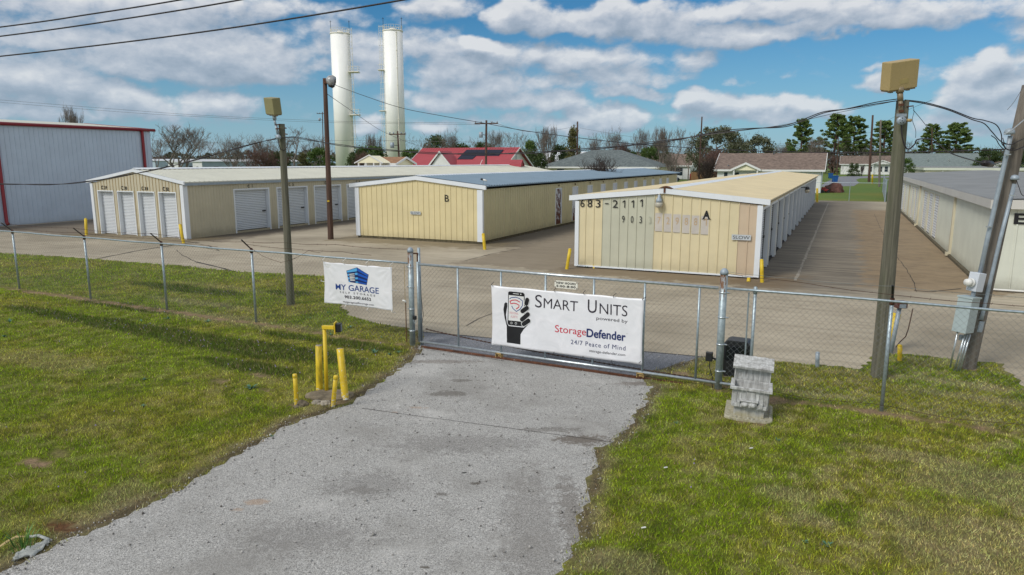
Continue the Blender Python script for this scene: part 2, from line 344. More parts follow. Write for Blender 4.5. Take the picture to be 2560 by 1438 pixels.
# concrete yard, stains in building-aligned coordinates
def yard_mat():
    m,nt,b=newmat('stained_concrete')
    co=objco(nt); uv=objco(nt,None,YAW)
    s=nt.nodes.new('ShaderNodeSeparateXYZ'); nt.links.new(uv,s.inputs[0]); u,v=s.outputs[0],s.outputs[1]
    n1=nnoise(nt,co,.22,5,.6); n2=nnoise(nt,co,1.5,6,.65); fine=nnoise(nt,co,34,4,.75)
    br=nt.nodes.new('ShaderNodeMapping'); nt.links.new(uv,br.inputs[0]); br.inputs['Scale'].default_value=(.35,3.4,1)
    broom=nnoise(nt,br.outputs[0],1.0,6,.65,.3)
    c=nramp(nt,n1,[(.32,srgb(148,138,118)),(.5,srgb(174,163,142)),(.7,srgb(191,180,158))])
    c=nmix(nt,nmaprange(nt,broom,.42,.7,0,.55),c,srgb(134,125,106))
    c=nmix(nt,nmaprange(nt,n2,.55,.75,0,.5),c,srgb(132,118,95))
    # near the gate the slab is paler
    def near(expr,a,b2,amt): return nmath(nt,'MULTIPLY',nmaprange(nt,expr,a,b2,1.0,0.0),amt)
    jit=nmath(nt,'MULTIPLY_ADD',n2,3.0,-1.5); ju=nmath(nt,'ADD',u,jit); jv=nmath(nt,'ADD',v,jit)
    def band(ax,a,b2,fa,fb):
        return nmath(nt,'MULTIPLY',nmaprange(nt,ax,a-fa,a),nmaprange(nt,ax,b2,b2+fb,1.0,0.0))
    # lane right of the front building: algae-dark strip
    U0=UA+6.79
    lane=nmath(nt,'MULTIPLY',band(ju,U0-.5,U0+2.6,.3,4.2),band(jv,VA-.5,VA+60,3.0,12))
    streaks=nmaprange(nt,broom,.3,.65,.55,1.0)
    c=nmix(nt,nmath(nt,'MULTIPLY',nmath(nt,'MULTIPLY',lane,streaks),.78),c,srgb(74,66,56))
    # tan apron beside the right hand building
    lane2=nmath(nt,'MULTIPLY',band(ju,1.2,4.6,.6,.3),band(v,26,66,1.0,3)); c=nmix(nt,nmath(nt,'MULTIPLY',lane2,.75),c,nramp(nt,n2,[(.3,srgb(116,94,64)),(.7,srgb(154,130,94))]))
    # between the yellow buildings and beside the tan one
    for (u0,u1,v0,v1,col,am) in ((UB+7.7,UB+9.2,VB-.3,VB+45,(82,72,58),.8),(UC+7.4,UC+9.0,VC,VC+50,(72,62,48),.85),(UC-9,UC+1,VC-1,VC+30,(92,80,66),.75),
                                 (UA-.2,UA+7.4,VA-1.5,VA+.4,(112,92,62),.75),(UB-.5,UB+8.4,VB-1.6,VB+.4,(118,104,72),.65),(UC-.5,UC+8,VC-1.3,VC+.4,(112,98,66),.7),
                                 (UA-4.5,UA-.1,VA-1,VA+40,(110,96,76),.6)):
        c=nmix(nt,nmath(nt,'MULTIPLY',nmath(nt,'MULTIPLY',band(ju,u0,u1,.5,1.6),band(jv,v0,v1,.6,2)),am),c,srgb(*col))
    c=nmix(nt,nmaprange(nt,fine,.35,.7,.22,0),c,(.10,.085,.07)); c=nmix(nt,nmaprange(nt,nnoise(nt,co,90,2,.6),.6,.72,0,.25),c,(.42,.40,.37))
    setin(nt,b,'Base Color',c); b.inputs['Roughness'].default_value=.85; bump(nt,b,fine,.25,.006); return m
def gravel_mat(name,lo,hi,patchcol,stains=()):
    m,nt,b=newmat(name); co=objco(nt)
    vo=nt.nodes.new('ShaderNodeTexVoronoi'); vo.inputs['Scale'].default_value=85; nt.links.new(co,vo.inputs['Vector'])
    vo.inputs['Scale'].default_value=125
    sv=nt.nodes.new('ShaderNodeSeparateColor'); nt.links.new(vo.outputs['Color'],sv.inputs[0])
    f=nnoise(nt,co,38,4,.8); mixv=nmath(nt,'ADD',nmath(nt,'MULTIPLY',sv.outputs[0],.55),nmath(nt,'MULTIPLY',f,.6))
    c=nramp(nt,mixv,[(.22,lo),(.55,tuple((a+b2)/2 for a,b2 in zip(lo,hi))),(.85,hi)])
    big=nnoise(nt,co,.55,5,.6); c=nmix(nt,nmaprange(nt,big,.46,.68,0,.62),c,patchcol)
    mid=nnoise(nt,co,3.2,5,.65); c=nmix(nt,nmaprange(nt,mid,.55,.78,0,.4),c,tuple(x*.55 for x in patchcol))
    pale=nnoise(nt,nvec(nt,'ADD',co,(31,7,0)).outputs[0],.7,4,.6); c=nmix(nt,nmaprange(nt,pale,.55,.72,0,.30),c,tuple(min(1,x*1.15) for x in hi))
    for (px,py,rx,ry,cl,am) in stains:
        g=G(px,py); dd=nvec(nt,'MULTIPLY',nvec(nt,'SUBTRACT',co,(g.x,g.y,0)).outputs[0],(1/rx,1/ry,0)).outputs[0]
        ln=nvec(nt,'LENGTH',dd).outputs['Value']; kk=nmath(nt,'ADD',ln,nmath(nt,'MULTIPLY_ADD',nnoise(nt,co,7.5,6,.8),3.0,-1.4))
        c=nmix(nt,nmaprange(nt,kk,.55,1.0,am,0),c,cl)
    sp=nnoise(nt,co,7.0,3,.5); c=nmix(nt,nmaprange(nt,sp,.755,.79,0,.55),c,(.07,.05,.03))
    setin(nt,b,'Base Color',c); b.inputs['Roughness'].default_value=.95
    bump(nt,b,mixv,.8,.012); return m
def ground_mat(name,blade=False):
    m,nt,b=newmat(name)
    a=nt.nodes.new('ShaderNodeAttribute'); a.attribute_name='gcol'; c=a.outputs['Color']
    co=objco(nt)
    if blade:
        h=nt.nodes.new('ShaderNodeHueSaturation'); nt.links.new(c,h.inputs['Color'])
        r=nt.nodes.new('ShaderNodeAttribute'); r.attribute_name='rnd'
        nt.links.new(nmath(nt,'MULTIPLY_ADD',r.outputs['Fac'],1.25,.42),h.inputs['Value']); c=h.outputs[0]
        tr=nt.nodes.new('ShaderNodeBsdfTranslucent'); nt.links.new(c,tr.inputs[0]); mx=nt.nodes.new('ShaderNodeMixShader'); mx.inputs[0].default_value=.25
        nt.links.new(b.outputs[0],mx.inputs[1]); nt.links.new(tr.outputs[0],mx.inputs[2]); nt.links.new(mx.outputs[0],nt.nodes['Material Output'].inputs[0])
    else:
        f=nnoise(nt,co,26,5,.8); g=nnoise(nt,co,5,5,.7)
        c=nmix(nt,1.0,c,nramp(nt,f,[(.3,(.35,.35,.35)),(.62,(1.25,1.22,1.15))]),'MULTIPLY')
        c=nmix(nt,nmaprange(nt,g,.5,.75,0,.3),c,(.17,.13,.065))
        bump(nt,b,f,.8,.03)
    setin(nt,b,'Base Color',c); b.inputs['Roughness'].default_value=.85 if not blade else .6
    b.inputs['Specular IOR Level'].default_value=.25
    return m

# ------------------------------------------------------------------ mesh helpers
class MB:
    def __init__(s): s.v=[]; s.f=[]; s.m=[]
    def add(s,vs,fs,mi=0):
        o=len(s.v); s.v+= [tuple(v) for v in vs]; s.f+=[tuple(i+o for i in f) for f in fs]; s.m+=[mi]*len(fs); return s
    def box(s,x0,x1,y0,y1,z0,z1,mi=0):
        return s.add([(x0,y0,z0),(x1,y0,z0),(x1,y1,z0),(x0,y1,z0),(x0,y0,z1),(x1,y0,z1),(x1,y1,z1),(x0,y1,z1)],
              [(0,3,2,1),(4,5,6,7),(0,1,5,4),(1,2,6,5),(2,3,7,6),(3,0,4,7)],mi)
    def obox(s,c,ax,ay,az,mi=0):
        c=Vector(c); ax=Vector(ax); ay=Vector(ay); az=Vector(az)
        vs=[c+ax*i+ay*j+az*k for k in (-1,1) for (i,j) in ((-1,-1),(1,-1),(1,1),(-1,1))]
        return s.add(vs,[(0,3,2,1),(4,5,6,7),(0,1,5,4),(1,2,6,5),(2,3,7,6),(3,0,4,7)],mi)
    def bar(s,a,b,w,h,mi=0,up=(0,0,1)):
        a=Vector(a); b=Vector(b); d=(b-a); t=d.normalized(); sd=t.cross(Vector(up)); 
        if sd.length<1e-4: sd=t.cross(Vector((1,0,0)))
        sd.normalize(); u=sd.cross(t)
        return s.obox((a+b)/2,d/2,sd*w/2,u*h/2,mi)
    def tube(s,path,rad,n=8,mi=0,caps=True,ell=1.0):
        path=[Vector(p) for p in path]; k=len(path)
        if isinstance(rad,(int,float)): rad=[rad]*k
        t0=(path[1]-path[0]).normalized(); a=Vector((0,0,1)) if abs(t0.z)<.9 else Vector((1,0,0))
        nx=t0.cross(a).normalized(); vs=[]
        for i,p in enumerate(path):
            t=((path[min(i+1,k-1)]-path[max(i-1,0)])).normalized()
            nx=(nx-t*nx.dot(t)).normalized(); ny=t.cross(nx)
            for j in range(n):
                an=2*math.pi*j/n; vs.append(p+nx*(math.cos(an)*rad[i])+ny*(math.sin(an)*rad[i]*ell))
        fs=[(i*n+j,i*n+(j+1)%n,(i+1)*n+(j+1)%n,(i+1)*n+j) for i in range(k-1) for j in range(n)]
        if caps: fs+=[tuple(range(n-1,-1,-1)),tuple(range((k-1)*n,k*n))]
        return s.add(vs,fs,mi)
    def lathe(s,prof,c=(0,0,0),n=24,mi=0,axis='Z'):
        vs=[];c=Vector(c)
        for r,h in prof:
            for j in range(n):
                a=2*math.pi*j/n; x,y=math.cos(a)*r,math.sin(a)*r
                p=(x,y,h) if axis=='Z' else ((x,h,y) if axis=='Y' else (h,x,y))
                vs.append(c+Vector(p))
        k=len(prof); fs=[(i*n+j,i*n+(j+1)%n,(i+1)*n+(j+1)%n,(i+1)*n+j) for i in range(k-1) for j in range(n)]
        fs+=[tuple(range(n-1,-1,-1)),tuple(range((k-1)*n,k*n))]
        return s.add(vs,fs,mi)
    def poly(s,pts,mi=0):      # any planar polygon, may be concave
        tr=tessellate_polygon([[Vector(p) for p in pts]]); return s.add(pts,[tuple(t) for t in tr],mi)
    def prism(s,pts,depth,mi=0):   # pts 3-D planar polygon, depth vector
        n=len(pts); dv=Vector(depth); a=[Vector(p) for p in pts]; b=[p+dv for p in a]
        tr=[tuple(t) for t in tessellate_polygon([a])]
        s.add(a+b,tr+[tuple(i+n for i in reversed(t)) for t in tr]+[(i,(i+1)%n,(i+1)%n+n,i+n) for i in range(n)],mi); return s
    def mesh(s,name,mats,smooth=False):
        me=bpy.data.meshes.new(name); me.from_pydata(s.v,[],s.f)
        for m in (mats if isinstance(mats,(list,tuple)) else [mats]): me.materials.append(m)
        if len(me.materials)>1: me.polygons.foreach_set('material_index',s.m)
        if smooth: me.polygons.foreach_set('use_smooth',[True]*len(me.polygons))
        me.update(); return me
    def build(s,name,mats,parent=None,smooth=False,bevel=0,fix=False):
        me=s.mesh(name,mats,smooth)
        if fix:
            import bmesh; bm=bmesh.new(); bm.from_mesh(me); bmesh.ops.recalc_face_normals(bm,faces=bm.faces); bm.to_mesh(me); bm.free()
        o=bpy.data.objects.new(name,me); C.objects.link(o)
        if parent is not None: o.parent=parent
        if bevel:
            md=o.modifiers.new('bevel','BEVEL'); md.width=bevel; md.segments=2; md.limit_method='ANGLE'
        return o
def tag(o,label=None,cat=None,group=None,kind=None):
    for k,v in (('label',label),('category',cat),('group',group),('kind',kind)):
        if v: o[k]=v
    return o
def thing(name,label,cat,loc=(0,0,0),rotz=0,group=None):
    o=bpy.data.objects.new(name,None); C.objects.link(o); o.location=loc; o.rotation_euler=(0,0,rotz)
    o.empty_display_size=.2
    return tag(o,label,cat,group)
def copy_tree(o,parent=None):
    c=o.copy(); C.objects.link(c); c.parent=parent
    for ch in list(o.children): copy_tree(ch,c)
    return c
def text_geo(body,bold=0.0,spacing=1.0,align='CENTER',shear=0):
    cu=bpy.data.curves.new('txt','FONT'); cu.body=body; cu.size=1; cu.align_x=align; cu.offset=bold; cu.space_character=spacing; cu.resolution_u=4; cu.shear=shear
    cu.fill_mode='FRONT'
    o=bpy.data.objects.new('txt',cu); C.objects.link(o)
    dg=bpy.context.evaluated_depsgraph_get(); dg.update()
    me=bpy.data.meshes.new_from_object(o.evaluated_get(dg))
    vs=[(v.co.x,v.co.y) for v in me.vertices]; fs=[tuple(p.vertices) for p in me.polygons]
    bpy.data.objects.remove(o); bpy.data.meshes.remove(me); bpy.data.curves.remove(cu)
    return vs,fs
def text_into(mb,body,mapf,s0,s1,z0,z1,mi=0,bold=0.0,spacing=1.0,shear=0,full=None):
    """letters stretched into the rectangle s0..s1 x z0..z1 of a wall or banner; full = reference string for the height"""
    if body=='1':     # a one with its flag
        w_,h=s1-s0,z1-z0; t=h*.12
        mb.add([mapf(*q) for q in ((s1-t,z0),(s1,z0),(s1,z1),(s1-t*.9,z1),(s1-t,z1-h*.16),(s0,z1-h*.30),(s0,z1-h*.20),(s1-t,z1-h*.12))],[(0,1,2,3),(3,4,5),(4,6,5)],mi)
        mb.add([mapf(*q) for q in ((s0,z1-h*.32),(s1-t,z1-h*.20),(s1-t*.2,z1),(s1-t,z1),(s0,z1-h*.22))],[(0,1,2,3,4)],mi); return
    vs,fs=text_geo(body,bold,spacing,shear=shear)
    xs=[v[0] for v in vs]; ys=[v[1] for v in vs]
    ya,yb=min(ys),max(ys)
    if full: r,_=text_geo(full,bold); ya,yb=min(q[1] for q in r),max(q[1] for q in r)
    out=[mapf(s0+(x-min(xs))/(max(xs)-min(xs)+1e-9)*(s1-s0), z0+(y-ya)/(yb-ya+1e-9)*(z1-z0)) for x,y in vs]
    mb.add(out,fs,mi)

def uv_of(p): return (p.x*math.cos(YAW)-p.y*math.sin(YAW), p.x*math.sin(YAW)+p.y*math.cos(YAW))
def from_uv(u,v,z=0): return Vector((u*math.cos(YAW)+v*math.sin(YAW),-u*math.sin(YAW)+v*math.cos(YAW),z))
OA=Vector((2.54,27.359,0)); OB=Vector((-8.457,38.252,0)); OC=Vector((-24.136,40.565,0))
UA,VA=uv_of(OA); UB,VB=uv_of(OB); UC,VC=uv_of(OC)

# ------------------------------------------------------------------ ground, yard, drive
def pxs(l): return [G(x,y) for x,y in l]
def jag(pts,step=.25,amp=.05,seed=1):
    r=random.Random(seed); out=[]
    for a,b in zip(pts[:-1],pts[1:]):
        n=max(1,int((b-a).length/step)); nrm=Vector((-(b-a).y,(b-a).x,0)).normalized()
        for i in range(n):
            p=a.lerp(b,i/n); k=mn.noise(Vector((p.x*1.7,p.y*1.7,seed)))*amp*1.6+r.uniform(-amp,amp)*.5
            out.append(p+nrm*(k if (i or out) else 0))
    out.append(pts[-1]); return out
front_edge=jag(pxs([(-900,575),(0,633),(240,649),(465,667),(582,679),(700,686),(836,694)]),.3,.04,1)+jag(pxs([(838,706),(842,740),(850,768),(870,790),(922,806),(1012,822),(1050,829)]),.15,.03,2)
grav_top=jag(pxs([(1050,829),(1230,845),(1440,864),(1640,881),(1766,893)]),.3,.015,3)
grass_r=jag(pxs([(1766,893),(1775,905),(1827,905),(1902,903),(1999,911),(2150,927),(2184,904),(2215,887),(2269,889),(2431,907),(2492,910),(2513,927),(2565,978),(2900,1240)]),.15,.04,4)
back_r=pxs([(2225,505),(2036,501)])
yard_poly=front_edge+grav_top[1:]+grass_r[1:]+[from_uv(60,5),from_uv(60,70),back_r[0],back_r[1],from_uv(uv_of(back_r[1])[0]-3,uv_of(back_r[1])[1]),from_uv(-75,58),from_uv(-75,20)]
left_edge=jag(pxs([(-420,1620),(0,1430),(30,1420),(150,1352),(300,1290),(430,1228),(560,1150),(690,1078),(745,1045),(800,1035),(880,1000),(930,968),(975,935),(1010,910),(1038,888),(1046,872),(1045,850),(1050,829)]),.07,.03,5)
right_edge=jag(pxs([(1766,893),(1712,913),(1661,925),(1615,938),(1620,958),(1648,968),(1620,1000),(1600,1035),(1575,1075),(1545,1108),(1490,1130),(1500,1165),(1490,1215),(1468,1270),(1462,1330),(1440,1385),(1425,1440),(1395,1620)]),.07,.035,6)
drive_poly=left_edge+grav_top[1:]+right_edge[1:]+[Vector((right_edge[-1].x,0,0)),Vector((-30,0,0)),Vector((-30,left_edge[0].y,0))]
def inside(poly,x,y):
    x=np.asarray(x); y=np.asarray(y); c=np.zeros(x.shape,bool); n=len(poly)
    for i in range(n):
        a=poly[i]; b=poly[i-1]
        if a.y==b.y: continue
        m=((a.y>y)!=(b.y>y)); c^= m&(x<(b.x-a.x)*(y-a.y)/(b.y-a.y)+a.x)
    return c
def dist_line(pts,x,y):
    d=np.full(np.shape(x),1e9)
    for a,b in zip(pts[:-1],pts[1:]):
        ex,ey=b.x-a.x,b.y-a.y; L=ex*ex+ey*ey+1e-12
        t=np.clip(((x-a.x)*ex+(y-a.y)*ey)/L,0,1); d=np.minimum(d,np.hypot(x-a.x-t*ex,y-a.y-t*ey))
    return d
_perm=rng.random((512,512)).astype(np.float32)
def vnoise(x,y,s,off=0):
    x=np.asarray(x)*s+off*17.3+200; y=np.asarray(y)*s+off*9.1+200
    xi=np.floor(x).astype(int); yi=np.floor(y).astype(int); fx=x-xi; fy=y-yi; fx=fx*fx*(3-2*fx); fy=fy*fy*(3-2*fy)
    g=lambda a,b: _perm[a%512,b%512]
    return (g(xi,yi)*(1-fx)+g(xi+1,yi)*fx)*(1-fy)+(g(xi,yi+1)*(1-fx)+g(xi+1,yi+1)*fx)*fy
def fbm(x,y,s,o=4,off=0,p=.55):
    a=1;t=0;r=0
    for i in range(o): r=r+a*vnoise(x,y,s*2**i,off+i); t+=a; a*=p
    return r/t
FYAW=.473; FO=Vector((0,14.2,0)); FD=Vector((math.cos(FYAW),-math.sin(FYAW),0)); FN=Vector((math.sin(FYAW),math.cos(FYAW),0))
def ell(x,y,px,py,rx,ry,ang=-.47):
    c=G(px,py); dx=x-c.x; dy=y-c.y; ca,sa=math.cos(ang),math.sin(ang)
    return np.clip(1.35-np.sqrt(((dx*ca+dy*sa)/rx)**2+((-dx*sa+dy*ca)/ry)**2),0,1)
def sstep(v,a,b): t=np.clip((v-a)/(b-a),0,1); return t*t*(3-2*t)
def lawn(x,y):
    """albedo, cover (how much grass grows) and blade height at each point of the lawn"""
    n1=fbm(x,y,.35,4,1); n2=fbm(x,y,1.4,4,5); n3=fbm(x,y,5.0,3,9); nj=fbm(x,y,3.0,3,20)
    col=np.zeros(np.shape(x)+(3,))
    green=np.array([.190,.245,.010]); olive=np.array([.265,.262,.028]); dk=np.array([.060,.090,.008]); straw=np.array([.400,.335,.200]); dirt=np.array([.235,.150,.080]); sand=np.array([.42,.30,.19])
    def mixc(c,k): 
        nonlocal col; k=np.asarray(k)[...,None]; col=col*(1-k)+c*k
    col[...]=green
    mixc(olive,sstep(n1*.6+n2*.4,.42,.62))
    right=sstep(np.asarray(x),1.5,4)
    n4=fbm(x,y,9.0,3,13); dryf=sstep(n2*.25+n3*.35+n4*.4,.50,.62)
    mixc(straw,dryf*(.26+.22*right)); mixc(np.array([.06,.095,.008]),sstep(1-(n3*.5+n4*.5),.52,.64)*.45)
    big=np.zeros(np.shape(x))
    for e in ((2480,1220,1.3,.9),(2300,1150,1.2,.3),(2450,1000,1.4,.25),(1980,1240,.5,.3),(2020,1300,.4,.3),(2560,1400,1.6,1.2),(2350,1330,.8,.3),(1560,1420,.7,.35),(2060,990,.9,.2),(2390,960,1.2,.35)):
        big=np.maximum(big,ell(x,y,*e))
    mixc(straw*.92,sstep(big+nj*.9-.45,.3,.85)*.5)
    for e,k in (((560,800,3.4,.5),.45),((120,905,2,.6),.3),((500,760,2.2,.35),.5),((560,720,3,.4),.3)):
        mixc(straw*.9,sstep(ell(x,y,*e)+nj-.5,.2,.8)*k)
    dark=np.zeros(np.shape(x))
    for e in ((150,790,2.6,.35),(330,820,3.2,.45),(560,865,3.0,.55),(760,890,1.8,.5),(620,920,1.7,.3),(900,865,1.2,.28),(330,770,2.6,.3),(470,725,2.6,.45),(720,735,1.0,.4),(740,845,1.2,.2)):
        dark=np.maximum(dark,ell(x,y,*e))
    dk_k=sstep(dark+n2*.9-.40,.2,.62); mixc(dk,dk_k*.88)
    bare=np.zeros(np.shape(x))
    s=(x-FO.x)*FD.x+(y-FO.y)*FD.y; dn=(x-FO.x)*FN.x+(y-FO.y)*FN.y
    fl=np.exp(-((dn+.12+.25*(n2-.5))/.20)**2)
    kf=np.where(s<-9.5,1.0,np.where(s<-7.5,.75,np.where(s<-2.2,.68,np.where(s<4.2,.0,.72))))
    bare=np.maximum(bare,sstep(fl*kf+nj*.6,.72,1.0))
    for (px,py,r,q) in ((550,957,.30,.16),(648,943,.36,.14),(662,977,.18,.11),(150,1138,.30,.16),(90,1160,.4,.14),(470,962,.12,.08),(745,1016,.20,.16),(825,1005,.5,.28),(1880,1052,.42,.34),(1925,1000,.4,.3),(1030,872,.25,.18),(1000,864,.35,.15),(1790,965,.35,.18),(1700,935,.5,.14),(2200,940,.25,.2),(729,765,.25,.2),(2420,925,.2,.2),(150,1318,.38,.14),(240,1385,.5,.1),(2040,655,.2,.2),(1850,880,.2,.2)):
        bare=np.maximum(bare,sstep(ell(x,y,px,py,r,q)+nj*.5,.75,1.0))
    de=np.minimum(dist_line(left_edge,x,y),dist_line(right_edge,x,y))
    edge=sstep(.30-de+ (nj-.5)*.55,.0,.30)
    dfl=dist_line(left_edge[:40],x,y); edge2=sstep(.75-dfl+(nj-.5)*1.5,.0,.6)
    mixc(straw*.85,edge2*.55)
    mixc(straw*.8,edge*.7)
    mixc(sand*.8+dirt*.2,bare*(.5+.5*(n3>.5)));
    mixc(np.array([.13,.095,.06]),sstep(.10-de+(nj-.5)*.18,0,.10)*.8)
    rr=ell(x,y,150,1320,.38,.15); mixc(np.array([.17,.07,.025]),sstep(rr+nj*.5,.8,1.1)*.9)
    k=(1+(n3-.5)*.5)[...,None]; col=np.clip(col*k,0,1)
    cover=np.clip(1-bare*1.3-edge*.45,0.0,1); hgt=(.028+.030*n2+.022*dk_k)*(1-.4*dryf)
    return col,cover,hgt,dk_k
xs=np.concatenate([[-900,-500,-260,-140,-90,-62,-46],np.arange(-36,-12,.25),np.arange(-12,15,.11),np.arange(15,27,.3),np.arange(27,60,1.5),[70,90,140,260,500,900]])
ys=np.concatenate([[-200,-60,-20,-4,0,2,3.5,4.6],np.arange(5.2,22,.11),np.arange(22,46,.3),np.arange(46,130,1.2),[140,170,220,300,450,700,1000,1500]])
X,Y=np.meshgrid(xs,ys); col,cover,hgt,_=lawn(X,Y)
ins=inside(yard_poly,X,Y)|inside(drive_poly,X,Y)
near=(X>-36)&(X<27)&(Y>5)&(Y<46)
Z=np.where(near,.020+.035*(fbm(X,Y,.6,3,30)-.5)-.008*(cover<.3),-.02)
near_edge=np.minimum(np.minimum(dist_line(left_edge,X,Y),dist_line(right_edge,X,Y)),np.minimum(dist_line(front_edge,X,Y),dist_line(grass_r,X,Y)))
Z=np.where(ins&((near_edge>.02+.16*fbm(X,Y,4,2,44))|~near),-.07,Z)
fv=fbm(X,Y,.12,4,2); far_c=np.stack([.10+.16*fv*fv,.19+.05*fv,.025+.02*fv],-1); fk=sstep(Y,46,70)[...,None]; col=(col*(1-fk)+far_c*fk)*np.where(near[...,None],.68,.85)  # near ground darkened to paint in the shade under the grass blades
ny,nx=X.shape; vs=np.stack([X,Y,Z],-1).reshape(-1,3)
idx=np.arange(ny*nx).reshape(ny,nx); fs=np.stack([idx[:-1,:-1],idx[:-1,1:],idx[1:,1:],idx[1:,:-1]],-1).reshape(-1,4)
def fast_mesh(name,vs,fs,mat,cols=None,rnd=None):
    me=bpy.data.meshes.new(name); k=fs.shape[1]
    me.vertices.add(len(vs)); me.vertices.foreach_set('co',np.ascontiguousarray(vs,dtype=np.float32).ravel())
    me.loops.add(fs.size); me.loops.foreach_set('vertex_index',np.ascontiguousarray(fs,dtype=np.int32).ravel())
    me.polygons.add(len(fs)); me.polygons.foreach_set('loop_start',np.arange(0,fs.size,k,dtype=np.int32))
    me.update(calc_edges=True)
    if cols is not None:
        a=me.attributes.new('gcol','FLOAT_COLOR','POINT'); c4=np.ones((len(vs),4),np.float32); c4[:,:3]=cols; a.data.foreach_set('color',c4.ravel())
    if rnd is not None:
        a=me.attributes.new('rnd','FLOAT','POINT'); a.data.foreach_set('value',np.ascontiguousarray(rnd,dtype=np.float32))
    me.materials.append(mat); return me
gm=fast_mesh('ground',vs,fs,ground_mat('lawn_soil_and_thatch'),col.reshape(-1,3))
gm.polygons.foreach_set('use_smooth',[True]*len(gm.polygons))
ground=bpy.data.objects.new('ground',gm); C.objects.link(ground); tag(ground,kind='structure')

def slab(name,poly,z,mat,th=.12):
    mb=MB(); mb.prism([Vector((p.x,p.y,z)) for p in poly],(0,0,-th)); o=mb.build(name,mat,fix=True); return tag(o,kind='structure')
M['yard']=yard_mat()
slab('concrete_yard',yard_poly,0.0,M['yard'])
DK=(.085,.072,.055); CLAY=(.42,.24,.11)
DRIVE_STAINS=[(1118,985,.45,.22,DK,.55),(1155,952,.35,.12,DK,.5),(1040,1020,.22,.08,CLAY,.3),(985,1032,.08,.04,CLAY,.3),(640,1255,.20,.11,CLAY,.38),(595,1275,.10,.06,CLAY,.3),(905,1228,.30,.16,DK,.35),(920,1215,.8,.5,(.12,.11,.10),.35),
 (1455,1100,.55,.28,(.10,.075,.05),.7),(1380,1075,.6,.14,DK,.45),(1190,1210,.10,.05,DK,.8),(1105,1237,.12,.06,DK,.6),(1160,1183,.04,.03,(.02,.02,.02),.9),(1038,1278,.04,.03,(.02,.02,.02),.9),(1062,1420,.06,.03,DK,.8),(1600,960,.6,.16,(.13,.10,.075),.6),
 (1150,1110,1.5,.5,(.135,.125,.115),.35),(1330,1330,.5,2.2,(.15,.135,.12),.35),(760,1340,.9,.5,(.14,.13,.12),.35),(1430,1290,.18,1.6,(.12,.10,.08),.5),(1100,905,1.2,.18,(.14,.11,.085),.5)]
GRAV=gravel_mat('chip_seal_gravel',(.12,.117,.11),(.62,.61,.58),(.255,.245,.225),DRIVE_STAINS)
GRAV2=gravel_mat('dark_loose_gravel',(.045,.05,.06),(.36,.37,.40),(.11,.11,.12))
# the drive outside the gate and the darker strip inside it share one edge at the gate track
gl=G(1046,872); trk=[G(x,y) for x,y in ((1046,868),(1250,893),(1450,926),(1615,951))]
i_l=min(range(len(left_edge)),key=lambda i:(left_edge[i]-trk[0]).length)
i_r=min(range(len(right_edge)),key=lambda i:(right_edge[i]-trk[-1]).length)
outer=left_edge[:i_l]+trk+right_edge[i_r+1:]+drive_poly[-3:]
inner=left_edge[i_l:]+grav_top[1:]+right_edge[1:i_r+1]+trk[::-1]
slab('gravel_drive',outer,.006,GRAV); slab('gravel_strip',inner,.004,GRAV2)
# far street and drive beyond the yard
st=slab('street',pxs([(2050,466),(2066,455),(2094,441.5),(2150,440.2),(2500,440.2),(2500,443.2),(2236,443.6),(2150,446),(2140,449.5),(2148,457),(2135,465),(2062,467)]),.0,simple('asphalt_street',srgb(122,124,130),.9,var=.1),.05)

# cracks and joints in the yard: thin dark grooves lying on the slab
def ribbon(name,pts,w,z,mat,parent=None,jit=.0,seed=0):
    r=random.Random(seed); P=[pts[0]]
    for a,b in zip(pts[:-1],pts[1:]):
        n=max(1,int((b-a).length/.35))
        for i in range(1,n+1): P.append(a.lerp(b,i/n)+Vector((r.uniform(-jit,jit),r.uniform(-jit,jit),0)))
    mb=MB(); vs=[];
    for i,p in enumerate(P):
        t=(P[min(i+1,len(P)-1)]-P[max(i-1,0)]).normalized(); nn=Vector((-t.y,t.x,0)); ww=w*(.6+.8*r.random())/2
        vs+=[p+nn*ww+Vector((0,0,z)),p-nn*ww+Vector((0,0,z))]
    mb.add(vs,[(2*i,2*i+1,2*i+3,2*i+2) for i in range(len(P)-1)]); return mb.build(name,mat,parent)
M['crack']=simple('crack_filler',(.035,.032,.03),.95,var=.4); M['joint']=simple('joint_sealer',(.30,.27,.22),.9,var=.3)
yard=bpy.data.objects['concrete_yard']
for i,(pts,wd,mm) in enumerate([([(240,648),(345,627),(440,612),(500,606)],.10,'crack'),([(450,611),(520,614),(548,627)],.05,'crack'),
     ([(440,625),(455,638),(490,655)],.03,'crack'),([(490,655),(545,668),(580,678)],.09,'crack'),([(550,628),(480,614)],.03,'crack'),
     ([(2240,640),(2262,668),(2282,700),(2292,730)],.02,'crack'),([(2186,536),(2205,580),(2240,640)],.015,'crack'),
     ([(1166,815),(1200,795),(1234,783)],.03,'crack'),([(1160,653),(1230,635),(1300,622)],.03,'crack'),([(2285,727),(2330,730),(2400,722)],.06,'crack'),
     ([(1050,830),(1230,846),(1440,865),(1640,882),(1766,894)],.05,'crack')]):
    ribbon('crack',pxs(pts),wd,.008,M[mm],yard,.02,i)
ribbon('joint',[from_uv(UA+6.79+1.25,VA+k*3+.2,0) for k in range(18)],.09,.006,M['joint'],yard,.02,55)
drive=bpy.data.objects['gravel_drive']
ribbon('crack',pxs([(905,1022),(985,1032),(1100,1050),(1250,1068),(1400,1090),(1530,1106)]),.010,.010,M['crack'],drive,.02,91)
ribbon('crack',pxs([(1065,875),(1120,882),(1180,890),(1260,903)]),.02,.009,M['crack'],drive,.03,95)

